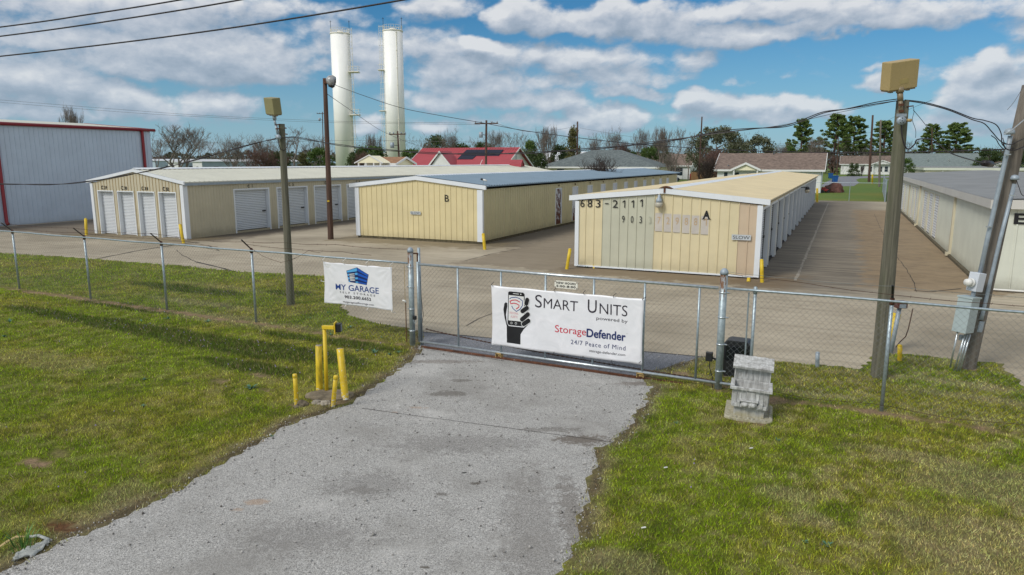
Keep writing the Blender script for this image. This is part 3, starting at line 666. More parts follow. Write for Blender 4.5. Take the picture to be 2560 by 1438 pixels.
# grass blades (one piece of ground cover)
def make_grass():
    zones=[(-9.5,12.5,5.6,8.5,3000),(-12,13,8.5,12,2000),(-17,15,12,17,900),(-22,14,17,24,450),(-28,2,24,33,160)]
    Pn=[]
    for (x0,x1,y0,y1,den) in zones:
        n=int((x1-x0)*(y1-y0)*den); x=rng.uniform(x0,x1,n); y=rng.uniform(y0,y1,n)
        m=(np.abs(x)<(y+.9)*.76); x=x[m]; y=y[m]
        de_=np.minimum(dist_line(left_edge[::3],x,y),dist_line(right_edge[::3],x,y)); m=(~inside(yard_poly,x,y)&~inside(drive_poly,x,y))|((de_<.11)&(rng.random(len(x))<.22)); x=x[m]; y=y[m]
        col,cov,h,dk=lawn(x,y); m=rng.random(len(x))<(cov*.9+.03); sc=np.full(m.sum(),{3000:1,2000:1.1,900:1.5,450:2.1,160:3.2}[den])
        Pn.append(np.concatenate([x[m,None],y[m,None],h[m,None],sc[:,None],col[m]],1))
    A=np.concatenate(Pn); n=len(A); x,y,h,sc=A[:,0],A[:,1],A[:,2],A[:,3]
    az_=rng.uniform(0,2*np.pi,n); lean=rng.uniform(.2,1.35,n); hh=h*rng.uniform(.5,1.25,n)*(.7+.3*sc); wd=rng.uniform(.003,.0068,n)*sc
    z0=.012+.035*(fbm(x,y,.6,3,30)-.5)
    wx,wy=np.cos(az_)*wd,np.sin(az_)*wd; la=rng.uniform(0,2*np.pi,n); lx,ly=np.cos(la)*lean*hh,np.sin(la)*lean*hh
    v0=np.stack([x-wx,y-wy,z0],1); v1=np.stack([x+wx,y+wy,z0],1); v2=np.stack([x+lx,y+ly,z0+hh+.01],1)
    vs=np.stack([v0,v1,v2],1).reshape(-1,3); fs=np.arange(3*n).reshape(-1,3)
    c=A[:,4:7]*np.array([1.47,1.56,1.42]); dry=(rng.random(n)<.14)[:,None]; c=np.where(dry,np.array([.33,.25,.14])*rng.uniform(.6,1.1,(n,1)),c)
    c[:,0]*=rng.uniform(.85,1.15,n)
    cols=np.repeat(c,3,0); r=np.repeat(rng.random(n),3)
    me=fast_mesh('grass',vs,fs,ground_mat('grass_leaf',True),cols,r)
    o=bpy.data.objects.new('grass',me); C.objects.link(o); tag(o,'short patchy lawn grass, green with dry brown patches','grass',kind='stuff')
    # clover flowers
    n=2600; x=rng.uniform(-16,3,n); y=rng.uniform(8,22,n); m=(np.abs(x)<y*.78)&~inside(yard_poly,x,y)&~inside(drive_poly,x,y); x=x[m];y=y[m]
    _,_,_,dk=lawn(x,y); m=rng.random(len(x))<dk*.8+.02; x=x[m]; y=y[m]; mb=MB()
    for a,b in zip(x,y):
        s=random.uniform(.008,.015); z=.06
        mb.add([(a-s,b,z),(a,b-s,z+.004),(a+s,b,z),(a,b+s,z+.006),(a,b,z+s*1.6),(a,b,z-s)],[(0,1,4),(1,2,4),(2,3,4),(3,0,4),(1,0,5),(2,1,5),(3,2,5),(0,3,5)])
    mb.build('wild_flowers',M['flower']); tag(bpy.data.objects['wild_flowers'],'tiny lavender wild flowers in the dark green lawn patches','flowers',kind='stuff')
make_grass()

# ------------------------------------------------------------------ ribbed metal buildings
def panel_wall(mb,mapf,s0,s1,top,z0,pitch,ribw,ribd,openings=(),phase=0.0,colour=lambda s:0,ribmat=None):
    """sheet-metal wall with raised ribs and cut openings; mapf(s,z,d) -> point, d = outwards"""
    pr=[]; s=s0+phase
    while s<s1-.02:
        if s>s0+.02: pr+=[(s-ribw/2,0),(s-ribw/4,ribd),(s+ribw/4,ribd),(s+ribw/2,0)]
        s+=pitch
    xs=[(s0,0)]+[p for p in pr if s0<p[0]<s1]+[(s1,0)]
    for (a,b,_,_) in openings:
        for e in (a,b):
            if s0<e<s1: xs=[p for p in xs if abs(p[0]-e)>.012]+[(e,0)]
    xs.sort()
    for (a,da),(b,db) in zip(xs[:-1],xs[1:]):
        if b-a<1e-4: continue
        mid=(a+b)/2; cuts=sorted([(o[2],o[3]) for o in openings if o[0]-1e-4<=mid<=o[1]+1e-4]); z=z0; mi=colour(mid)
        if ribmat is not None and (da>0 or db>0): mi=ribmat(mi) if callable(ribmat) else ribmat
        for (oa,ob) in cuts+[(None,None)]:
            hi_a=top(a) if oa is None else oa; hi_b=top(b) if oa is None else oa
            if hi_a-z>1e-3: mb.add([mapf(a,z,da),mapf(b,z,db),mapf(b,hi_b,db),mapf(a,hi_a,da)],[(0,1,2,3)],mi)
            if ob is not None: z=ob
def roller_door(name,mapf,s0,s1,z0,z1,rec,mat,parent,slat=.085,handle=None):
    mb=MB(); n=max(4,int((z1-z0)/slat)); h=(z1-z0)/n; pts=[]
    for i in range(n):
        z=z0+i*h; pts+=[(z,-.004),(z+h*.25,.020),(z+h*.75,.020),(z+h*.84,-.004)]
    pts.append((z1,0))
    vs=[];
    for z,d in pts: vs+=[mapf(s0,z,d-rec),mapf(s1,z,d-rec)]
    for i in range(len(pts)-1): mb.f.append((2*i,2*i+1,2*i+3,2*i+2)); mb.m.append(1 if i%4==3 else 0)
    mb.v=[tuple(v) for v in vs]
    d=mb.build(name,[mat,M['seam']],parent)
    if handle:
        hb=MB(); s,z=handle; hb.add([mapf(s-.13,z-.04,.03-rec),mapf(s+.13,z-.04,.03-rec),mapf(s+.13,z+.04,.03-rec),mapf(s-.13,z+.04,.03-rec),
                                      mapf(s-.13,z-.04,.07-rec),mapf(s+.13,z-.04,.07-rec),mapf(s+.13,z+.04,.07-rec),mapf(s-.13,z+.04,.07-rec)],
                                     [(0,3,2,1),(4,5,6,7),(0,1,5,4),(1,2,6,5),(2,3,7,6),(3,0,4,7)]); hb.build('latch',M['black'],d)
    return d
def mbox(mb,mapf,s0,s1,z0,z1,d0,d1,mi=0):
    vs=[mapf(s,z,d) for z in (z0,z1) for (s,d) in ((s0,d1),(s1,d1),(s1,d0),(s0,d0))]
    mb.add(vs,[(0,3,2,1),(4,5,6,7),(0,1,5,4),(1,2,6,5),(2,3,7,6),(3,0,4,7)],mi)
def door_frame(mapf,s0,s1,z0,z1,rec,w,mat,parent,proud=.03):
    """white trim round the opening plus the jambs that run back to the door"""
    mb=MB()
    mbox(mb,mapf,s0-w,s0,z0,z1+w,-.02,proud); mbox(mb,mapf,s1,s1+w,z0,z1+w,-.02,proud); mbox(mb,mapf,s0,s1,z1,z1+w,-.02,proud)
    mbox(mb,mapf,s0-.03,s0+.004,z0,z1,-rec-.05,-.021); mbox(mb,mapf,s1-.004,s1+.03,z0,z1,-rec-.05,-.021); mbox(mb,mapf,s0-.03,s1+.03,z1,z1+.03,-rec-.05,-.021)
    return mb.build('door_frame',mat,parent)
def gable_roof(parent,name,mat,u0,u1,v0,v1,ze,ur,zr,pitch,ribd=.035,th=.05):
    mb=MB()
    for (ua,za,ub,zb) in ((ur,zr,u1,ze),(u0,ze,ur,zr)):
        prof=[]; v=v0
        while v<v1-.01:
            prof+=[(v,ribd),(v+.04,ribd),(v+.07,0),(min(v+pitch-.03,v1),0)]; v+=pitch
        prof.append((v1,0)); vs=[]
        for (vv,d) in prof: vs+=[(ua,vv,za+d),(ub,vv,zb+d)]
        n=len(prof); mb.add(vs,[(2*i,2*i+1,2*i+3,2*i+2) for i in range(n-1)])
        mb.add([(ua,v0,za-th),(ub,v0,zb-th),(ub,v1,zb-th),(ua,v1,za-th)],[(0,3,2,1)])
    # closed eave edges
    for (u,z) in ((u0,ze),(u1,ze)): mb.add([(u,v0,z-th),(u,v1,z-th),(u,v1,z+.002),(u,v0,z+.002)],[(0,1,2,3)])
    return mb.build(name,mat,parent)
def rake(parent,name,mat,u0,u1,ur,ze,zr,v,h,t=.06,over=0):
    """white fascia board along the gable"""
    mb=MB(); y0,y1=v-t,v+over
    for (a,za,b,zb) in ((u0,ze,ur,zr),(ur,zr,u1,ze)):
        mb.prism([(a,y0,za-h),(b,y0,zb-h),(b,y0,zb),(a,y0,za)],(0,y1-y0,0))
    return mb.build(name,mat,parent,fix=True)

def front(s,z,d): return (s,-d,z)
def mk_side(W_): return lambda s,z,d: (W_+d,s,z)

# ---- building A (cream, nearest) -------------------------------------------------
def building_A():
    b=thing('storage_building','cream storage building with 683-2111 and A on its gable, nearest the gate','storage building',OA,-YAW)
    W_,L,E_=6.787,50.2,2.63; ur,zr=3.4,3.13; ze=2.80
    top=lambda s: (ze-.20)+(zr-ze)*(s/ur if s<ur else (W_-s)/(W_-ur))
    mats=[M['cream_orange'],M['sage'],M['pinktan']]
    mb=MB(); panel_wall(mb,front,0,W_,top,.10,.335,.055,.028,phase=.01,colour=lambda s: 1 if 1.02<s<3.04 else (2 if s>6.06 else 0))
    mb.build('front_wall',mats,b)
    side=mk_side(W_); ops=[(.14+3.3*i+.07,.14+3.3*i+2.74,.10,2.42) for i in range(15)]
    mb=MB(); panel_wall(mb,side,0,L,lambda s:E_,.10,.33,.05,.02,openings=ops); mb.build('side_wall',M['cream_orange'],b)
    mb=MB(); panel_wall(mb,lambda s,z,d:(-d,s,z),0,L,lambda s:E_,.10,.33,.05,.02); panel_wall(mb,lambda s,z,d:(s,L+d,z),0,W_,top,.1,.335,.05,.02); mb.build('rear_wall',M['cream_orange'],b)
    r=random.Random(4)
    for i,(a,c,z0,z1) in enumerate(ops):
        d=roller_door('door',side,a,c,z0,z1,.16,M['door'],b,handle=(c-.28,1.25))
        door_frame(side,a,c,z0-.06,z1,.16,.09,M['trim'],b,.04)
        mb=MB(); mbox(mb,side,c-.22,c-.006,z0,z1,-.155,-.132); mb.build('guide_gap',M['dark'],d)  # black strip painting in the dark gap between door and jamb
    gable_roof(b,'roof',M['roof_tan'],-.30,7.06,-.02,L+.35,ze-.02,ur,zr-.01,.30,.018)
    rake(b,'fascia',M['trim'],-.31,7.07,ur,ze,zr,0,.19,.09,.0)
    mb=MB(); mb.tube([(ur-.14,y_,zr+.02) for y_ in (.0,L+.3)],.01,4)
    mb=MB(); mb.prism([(ur-.26,.15,zr-.02),(ur,.15,zr+.055),(ur+.26,.15,zr-.02),(ur,.15,zr+.03)],(0,L+.1,0)); mb.build('ridge_cap',M['trim'],b,fix=True)
    mb=MB(); mb.prism([(ur-.22,-.12,zr-.0),(ur-.1,-.12,zr+.06),(ur,-.12,zr+.085),(ur+.12,-.12,zr+.06),(ur+.26,-.12,zr-.01),(ur,-.12,zr+.05)],(0,.3,0)); mb.box(ur-.035,ur+.035,-.115,-.095,zr-.16,zr+.04); mb.build('ridge_end_cap',M['rust'],b,fix=True)
    mb=MB(); mbox(mb,front,-.07,.085,.08,top(0)-.01,.0,.05); mb.box(-.05,-.0,0,.14,.08,top(0)-.01); mb.build('corner_trim',M['trim'],b); mb=MB()
    mbox(mb,front,W_-.13,W_+.05,.08,top(W_)-.01,.0,.05); mb.box(W_,W_+.05,-.0,.13,.08,top(0)-.01); mb.build('corner_trim',M['trim'],b)
    mb=MB(); mbox(mb,front,-.07,W_+.05,.045,.10,.0,.055); mb.build('base_trim',M['trim'],b)
    mb=MB(); mb.box(.06,W_-.06,.05,L,-.02,.099); mb.build('foundation',M['dark'],b)
    mb=MB(); mb.box(W_-.001,W_+.12,-.0,L,E_-.07,E_-.02); mb.build('eave_trim',M['roof_tan'],b)
    # painted telephone numbers
    P=lambda s,z:(s,-.033,z)
    for t,s,wd in (('6',.215,.17),('8',.52,.19),('3',.85,.19)): mb=MB(); text_into(mb,t,P,s-wd/2,s+wd/2,2.36,2.66,bold=.0); mb.build('lettering',M['lettering'],b)
    mb=MB(); mb.add([P(1.12,2.50),P(1.27,2.50),P(1.27,2.535),P(1.12,2.535)],[(0,1,2,3)]); mb.build('lettering',M['lettering'],b)
    for t,s,z0,h,wd in (('2',1.53,2.37,.29,.21),('1',1.86,2.38,.28,.11),('1',2.20,2.39,.28,.11),('1',2.53,2.43,.28,.11)): mb=MB(); text_into(mb,t,P,s-wd/2,s+wd/2,z0,z0+h,bold=.0); mb.build('lettering',M['lettering'],b)
    for t,s in (('9',1.86),('0',2.20),('3',2.53)): mb=MB(); text_into(mb,t,P,s-.05,s+.05,1.82,2.08); mb.build('lettering',M['lettering'],b)
    mb=MB(); text_into(mb,'A',P,4.80,5.06,2.06,2.36,bold=.045)
    mb.add([P(4.77,2.04),P(4.90,2.04),P(4.90,2.065),P(4.77,2.065)],[(0,1,2,3)]); mb.add([P(4.96,2.04),P(5.09,2.04),P(5.09,2.065),P(4.96,2.065)],[(0,1,2,3)])
    mb.build('lettering',M['lettering'],b)
    for i in range(6):
        mb=MB(); s=3.075+.335*i; mb.add([(s,-.030,1.55-.03*i/3),(s+.27,-.030,1.55-.03*i/3),(s+.27,-.030,2.22-.012*i),(s,-.030,2.22-.012*i)],[(0,1,2,3)])
        mb.build('overpaint_patch',M['patch'],b)
        mb=MB(); text_into(mb,'729881'[i],lambda s,z:(s,-.036,z),3.16+.335*i,3.28+.335*i,1.82,2.08); mb.build('faded_lettering',M['letter_faint'],b)
    mb=MB(); text_into(mb,'3',lambda s,z:(s,-.034,z),2.83,2.92,1.82,2.08); mb.build('worn_lettering',M['letter_grey'],b)
    # gable lamp
    l=MB(); c=(3.23,-.17,0)
    l.lathe([(.03,2.90),(.05,2.88),(.06,2.80),(.09,2.74),(.115,2.72),(.12,2.62)],c,20); l.box(3.2,3.26,-.12,.0,2.80,2.86); lo=l.build('wall_lamp',M['conduit'],b,True)
    l=MB(); l.lathe([(.12,2.62),(.145,2.60),(.14,2.52),(.11,2.44),(.02,2.42)],c,20); l.build('lamp_shade',simple('frosted_lamp_cover',(.45,.43,.36),.3),lo,True)
    l=MB(); l.lathe([(.025,2.97),(.035,2.90),(.025,2.90)],c,12); l.build('photocell',M['plastic_white'],lo,True)
    v=23.5; l=MB(); l.lathe([(.05,2.50),(.13,2.44),(.14,2.30),(.10,2.28)],(W_+.42,v,0),16); l.bar((W_,v,2.45),(W_+.42,v,2.45),.05,.05); lo=l.build('wall_lamp',M['black'],b,True)
    l=MB(); l.lathe([(.14,2.30),(.16,2.22),(.12,2.12),(.02,2.10)],(W_+.42,v,0),16); l.build('lamp_shade',simple('frosted_lamp_cover_dim',(.45,.40,.30),.3),lo,True)
    return b
bA=building_A()

def sign(name,label,mapf,s0,s1,z0,z1,text,tx,d0=.06,group=None,bold=.09,mat='sign_plate',frame=False):
    t=thing(name,label,'sign',mapf((s0+s1)/2,z0,d0),0,group)
    inv=t.location
    f=lambda s,z,d: tuple(Vector(mapf(s,z,d))-inv)
    mb=MB(); mbox(mb,f,s0,s1,z0,z1,d0-.02,d0); mb.build('plate',M[mat],t,fix=True)
    mb=MB()
    for (tt,a,b2,c,d) in text: text_into(mb,tt,lambda s,z:f(s,z,d0+.004),a,b2,c,d,bold=bold,full='H' if tt.isupper() else None)
    mb.build('lettering',M['lettering'],t); return t
def world_front(O):
    def f(s,z,d):
        p=O+from_uv(s,-d); return (p.x,p.y,z)
    return f
fA=world_front(OA); fB=world_front(OB)
sign('warning_sign','pale SLOW sign on the cream gable, right of the letter A',fA,5.85,6.50,1.36,1.55,[('SLOW',5.89,6.46,1.40,1.51)],None,.07,bold=0)
sign('warning_sign','small SLOW sign on the pale yellow gable below the letter B',fB,3.50,4.13,1.38,1.54,[('SLOW',3.53,4.09,1.40,1.52)],None,.07,bold=0)

# ---- building B (yellow, middle) -------------------------------------------------
def building_B():
    b=thing('storage_building','pale yellow storage building with the letter B, blue-grey metal roof and rusty side doors','storage building',OB,-YAW)
    W_,L,E_=7.703,44.98,2.73; ur,zr=3.88,3.36; ze=2.92
    top=lambda s: (ze-.20)+(zr-ze)*(s/ur if s<ur else (W_-s)/(W_-ur))
    mb=MB(); panel_wall(mb,front,0,W_,top,.13,.325,.05,.026,phase=.05,colour=lambda s:0); mb.build('front_wall',M['yellow'],b)
    side=mk_side(W_); ops=[(9.85+3.01*i,10.92+3.01*i,.20,2.46) for i in range(11)]
    mb=MB(); panel_wall(mb,side,0,L,lambda s:E_,.15,.30,.05,.025,openings=ops); mb.build('side_wall',M['yellow_side'],b)
    mb=MB(); panel_wall(mb,lambda s,z,d:(-d,s,z),0,L,lambda s:E_,.13,.33,.05,.02); panel_wall(mb,lambda s,z,d:(s,L+d,z),0,W_,top,.1,.335,.05,.02); mb.build('rear_wall',M['yellow_side'],b)
    wt=(.60,.65,.72)
    rm=[rusty('rusty_door_heavy',wt,.43,.47,.3),rusty('rusty_door_medium',wt,.50,.54,1.2),rusty('rusty_door_light',wt,.60,.64,1.2)]
    for i,(a,c,z0,z1) in enumerate(ops):
        mb=MB(); mbox(mb,side,a+.06,c-.06,z0,z1-.05,-.08,-.03); d=mb.build('door',rm[[0,1,2,1,1,2,1,2,2,2,1][i]],b)
        if i==0: tag(d,'door almost wholly rusted through its white paint')
        mb=MB(); mbox(mb,side,c-.14,c-.10,1.15,1.27,-.03,.02); mb.build('latch',M['galv'],d)
        mb=MB(); mbox(mb,side,a,a+.06,z0,z1,-.1,.03); mbox(mb,side,c-.06,c,z0,z1,-.1,.03); mbox(mb,side,a+.06,c-.06,z1-.05,z1,-.1,.03); mb.build('door_frame',M['trim'],b)
        mb=MB(); mbox(mb,side,a+.47,a+.55,2.56,2.66,.02,.05); mb.build('unit_number',M['rust'],b)
    gable_roof(b,'roof',M['galvroof'],-.34,W_+.24,-.02,L+.5,ze-.02,ur,zr-.01,.30,.045)
    rake(b,'fascia',M['trim'],-.36,W_+.25,ur,ze,zr,0,.20,.10)
    mb=MB(); mb.prism([(ur-.2,.0,zr-.01),(ur,.0,zr+.06),(ur+.2,.0,zr-.01),(ur,.0,zr+.03)],(0,L+.4,0)); mb.build('ridge_cap',M['trim'],b,fix=True)
    mb=MB(); mbox(mb,front,-.04,.22,.12,top(0)-.01,0,.05); mb.box(-.04,0,0,.2,.12,top(0)-.01); mb.build('corner_trim',M['trim'],b); mb=MB()
    mbox(mb,front,W_-.26,W_+.04,.12,top(W_)-.01,0,.05); mb.box(W_,W_+.04,0,.12,.12,top(0)-.01); mb.build('corner_trim',M['trim'],b); mb=MB(); mb.box(W_,W_+.04,L-.12,L,.12,top(0)-.01); mb.build('corner_trim',M['trim'],b)
    mb=MB(); mb.box(.02,W_-.03,.03,L,-.02,.13); mb.build('foundation',M['concrete_block'],b)
    mb=MB(); text_into(mb,'B',lambda s,z:(s,-.032,z),5.57,5.81,2.09,2.43,bold=-.0); mb.build('lettering',M['lettering'],b)
    # camera on a stalk at the roof edge
    return b
bB=building_B()
rc=thing('security_camera','small black and white camera on a stalk at the edge of the blue-grey roof','camera',OB+from_uv(7.6,.35,2.93),-YAW)
mb=MB(); mb.tube([(0,0,0),(0,0,.22)],.012,6); mb.build('stalk',M['galv'],rc)
mb=MB(); mb.tube([(-.02,0,.27),(.18,.02,.22)],[.045,.04],10); mb.build('housing',M['plastic_white'],rc,True)
mb=MB(); mb.tube([(-.13,-.03,.31),(-.02,0,.27)],[.05,.05],10); mb.build('hood',M['black'],rc,True)

# ---- building C (tan, left) ------------------------------------------------------
def building_C():
    b=thing('storage_building','tan storage building with four narrow white roller doors in its gable end','storage building',OC,-YAW)
    W_,L,E_=7.423,51.6,2.93; ur,zr=3.74,3.69; ze=3.04
    top=lambda s: (ze-.17)+(zr-ze)*(s/ur if s<ur else (W_-s)/(W_-ur))
    gops=[(.56+1.667*i,1.84+1.667*i,.0,2.43) for i in range(4)]
    mb=MB(); panel_wall(mb,front,0,W_,top,.0,.25,.045,.022,openings=gops,phase=.13,ribmat=1); mb.build('front_wall',[M['tan'],M['tan_edge']],b)
    for (a,c,z0,z1) in gops:
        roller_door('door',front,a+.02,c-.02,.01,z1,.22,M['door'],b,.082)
        door_frame(front,a,c,0,z1,.22,.05,M['trim'],b)
    P=lambda s,z:(s,-.026,z)
    for i,t in enumerate(('29','30','31','32')):
        mb=MB(); s=.92+1.667*i; text_into(mb,'C',P,s-.02,s+.15,2.54,2.75,bold=.03); text_into(mb,t,P,s+.23,s+.47,2.55,2.73,bold=.02 if i<2 else .035)
        mb.build('lettering',M['lettering'],b)
    side=mk_side(W_); ops=[(3.46+3.40*i,6.10+3.40*i,.12,2.46) for i in range(14)]
    mb=MB(); panel_wall(mb,side,0,L,lambda s:E_,.0,.20,.03,.018,openings=ops); mb.build('side_wall',M['tan'],b)
    mb=MB(); panel_wall(mb,lambda s,z,d:(-d,s,z),0,L,lambda s:E_,0,.33,.05,.02); panel_wall(mb,lambda s,z,d:(s,L+d,z),0,W_,top,0,.335,.05,.02); mb.build('rear_wall',M['tan'],b)
    for i,(a,c,z0,z1) in enumerate(ops):
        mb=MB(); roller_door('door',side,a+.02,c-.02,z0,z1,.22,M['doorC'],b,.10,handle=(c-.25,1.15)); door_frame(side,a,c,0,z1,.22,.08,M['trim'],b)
        if i<6:
          text_into(mb,'C',lambda s,z:(W_+.024,s,z),a+1.02,a+1.16,2.58,2.76,bold=.04); text_into(mb,str(i+1),lambda s,z:(W_+.024,s,z),a+1.34,a+1.46 if i else a+1.40,2.58,2.76,bold=.03)
          mb.build('unit_lettering',M['lettering'],b)
    gable_roof(b,'roof',M['roof_white'],-.28,W_+.16,-.02,L+.3,ze-.02,ur,zr-.01,.32,.022)
    rake(b,'fascia',M['trim'],-.30,W_+.18,ur,ze,zr,0,.16,.09)
    mb=MB(); mb.prism([(ur-.22,.0,zr-.01),(ur,.0,zr+.07),(ur+.22,.0,zr-.01),(ur,.0,zr+.03)],(0,L+.2,0)); mb.build('ridge_cap',M['trim'],b,fix=True)
    mb=MB(); mb.box(W_+.03,W_+.15,.0,L,E_-.10,E_+.05); mb.build('gutter',M['conduit'],b)
    mb=MB(); mbox(mb,front,-.04,.17,.0,top(0)-.01,0,.05); mb.box(-.04,0,0,.2,.0,top(0)-.01); mb.build('corner_trim',M['trim'],b); mb=MB()
    mbox(mb,front,W_-.19,W_+.04,.0,top(W_)-.01,0,.05); mb.box(W_,W_+.04,0,.24,.0,top(0)-.01); mb.build('corner_trim',M['trim'],b)
    mb=MB(); mb.box(.05,W_-.3,.3,L,-.02,.03); mb.build('foundation',M['dark'],b)
    return b
bC=building_C()

# ---- building E (pale green-white, right) -----------------------------------------
def building_E():
    O=Vector((4.901,0,0))+from_uv(0,24.5); 
    b=thing('storage_building','pale green-white storage building marked E with low grey roof, at right edge','storage building',O,-YAW)
    W_,L=15.0,52.0; zt=2.66
    mb=MB(); panel_wall(mb,front,0,W_,lambda s:zt,.06,.45,.07,.03,phase=.12); mb.build('front_wall',M['greenwhite'],b)
    side=lambda s,z,d:(-d,L-s,z)      # left wall seen from the lane
    raw=[(39.5,41.4),(42.35,44.2),(45.1,47.2),(51.4,52.9),(54.2,55.5),(57.3,58.3),(60.3,61.9),(63.0,65.3),(66.4,68.6),(70,72)]
    ops=[(L-(b2-24.5),L-(a-24.5),.16,2.36) for a,b2 in raw]
    mb=MB(); panel_wall(mb,side,0,L,lambda s:zt,.06,.20,.03,.006,openings=ops); mb.build('side_wall',M['greenwhite'],b)
    for i,(a,c,z0,z1) in enumerate(ops):
        if i==5:
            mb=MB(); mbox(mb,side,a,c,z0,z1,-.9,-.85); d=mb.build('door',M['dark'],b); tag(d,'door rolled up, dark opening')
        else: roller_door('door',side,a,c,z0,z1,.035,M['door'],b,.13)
        door_frame(side,a,c,z0,z1,.05,.05,M['creamtrim'],b,.012)
    for vv in (33.55,49.2,68.9):
        mb=MB(); s=L-(vv-24.5); mbox(mb,side,s-.11,s+.11,.12,zt,.0,.09); mbox(mb,side,s-.11,s+.11,.05,.2,.09,.2); mb.build('downspout',M['creamtrim'],b)
    mb=MB(); mb.box(-.12,0,.0,L,-.01,.10); mb.build('foundation',M['concrete_block'],b)
    mb=MB(); 
    mb.box(-.22,.0,-.22,L,zt-.02,zt+.26); mb.box(.0,W_+.2,-.22,.0,zt-.02,zt+.26); mb.build('fascia',M['lightgrey_trim'],b)
    mb=MB(); mb.box(-.16,-.04,-.16,L,zt+.20,zt+.262)
    mb=MB(); zr=3.31; z0=zt+.24
    mb.add([(-.20,-.2,z0+.03),(W_/2,-.2,zr),(W_/2,L+.2,zr),(-.20,L+.2,z0+.03),(W_+.2,-.2,z0+.03),(W_+.2,L+.2,z0+.03)],[(0,1,2,3),(1,4,5,2)])
    mb.add([(-.20,-.2,z0),(W_+.2,-.2,z0),(W_/2,-.2,zr)],[(0,1,2)]); mb.add([(-.20,L+.2,z0),(W_+.2,L+.2,z0),(W_/2,L+.2,zr)],[(0,2,1)])
    mb.build('roof',M['membrane'],b)
    mb=MB(); mb.box(W_,W_+.02,0,L,.06,zt); mb.box(0,W_,L,L+.02,.06,zt); mb.build('rear_wall',M['greenwhite'],b)
    mb=MB(); mb.tube([(0.0,-.08,.07),(W_,-.08,.03)],.03,8); mb.build('base_pipe',M['plastic_white'],b,True)
    # letter E
    r=ray(2548,547); n=from_uv(0,1); t=((O-Vector((0,0,HC))).dot(n))/r.dot(n); p=Vector((0,0,HC))+r*t; s=(p-O).dot(from_uv(1,0)); z=p.z
    mb=MB(); text_into(mb,'E',lambda a,c:(a,-.035,c),s-.14,s+.20,z-.17,z+.17,bold=.03); mb.build('lettering',M['lettering'],b)
    # neighbour behind
    return b
bE=building_E()
def building_F():
    A0=D(2313,423,119); A0.z=0
    b=thing('storage_building','second pale storage building with flat grey roof, behind the one marked E','storage building',A0,-YAW)
    W_,L,zt=22.0,34.0,2.75
    mb=MB(); panel_wall(mb,front,0,W_,lambda s:zt,0,.6,.08,.03); mb.box(0,W_,.05,L,0,zt-.05)
    mb.build('wall',M['creamtrim'],b)
    mb=MB(); mb.box(-.25,W_+.2,-.25,0,zt-.1,zt+.30); mb.box(-.25,0,0,L,zt-.1,zt+.30); mb.build('fascia',M['greenwhite'],b)
    mb=MB(); mb.box(-.2,W_,-.2,L,zt+.28,zt+.36); mb.build('roof',M['membrane'],b)
    for s in (2.5,7.5,12.5):
        mb=MB(); mb.box(s,s+.15,-.12,-.02,0,zt-.1); mb.build('downspout',M['greenwhite'],b)
building_F()

# ---- tall white building with red trim -------------------------------------------
def building_R():
    O=Vector((-54.0,0,0))+from_uv(0,28)
    b=thing('metal_warehouse','tall white metal warehouse with dark red gutter and downspouts, at the left edge','warehouse',O,-YAW)
    L=33.2; zt=6.42; Wd=16
    side=lambda s,z,d:(d,s,z)
    mb=MB(); panel_wall(mb,side,0,L,lambda s:zt,.05,.31,.05,.03); mb.build('side_wall',M['bluewhite'],b)
    mb=MB(); mb.box(-Wd,-.02,.02,L-.02,0,zt-.02); mb.build('rear_wall',M['bluewhite'],b)
    mb=MB(); mb.tube([(.12,-.3,zt+.05),(.12,L+.35,zt+.05)],.115,10); mb.build('gutter',M['red'],b,True)
    for v in (50.05-28,60.45-28,41.0-28,31-28):
        mb=MB(); w_=.09
        if abs(v-22.9)<.2: path=[(.1,v+.9,zt),(.12,v+.75,zt-.4),(.13,v-.35,.5),(.16,v-.42,.06)]
        else: path=[(.1,v,zt),(.12,v,zt-.2),(.13,v,.2),(.2,v,.06)]
        mb.tube([(.1,v,zt),(.12,v,zt-.25),(.12,v,.25),(.25,v,.08)],.11,8); mb.build('downspout',M['red'],b,True)
    mb=MB(); mb.prism([(-Wd,-.3,zt+.1),(-Wd/2,-.3,zt+.75),(.08,-.3,zt+.12),(.08,-.3,zt+.05),(-Wd,-.3,zt+.02)],(0,L+.5,0)); mb.build('roof',M['roof_white'],b,fix=True)
    mb=MB(); mb.prism([(-Wd/2,L+.2,zt+.78),(.12,L+.2,zt+.15),(.12,L+.2,zt-.02),(-Wd/2,L+.2,zt+.6)],(0,.08,0)); mb.build('rake_trim',M['red'],b,fix=True)
building_R()

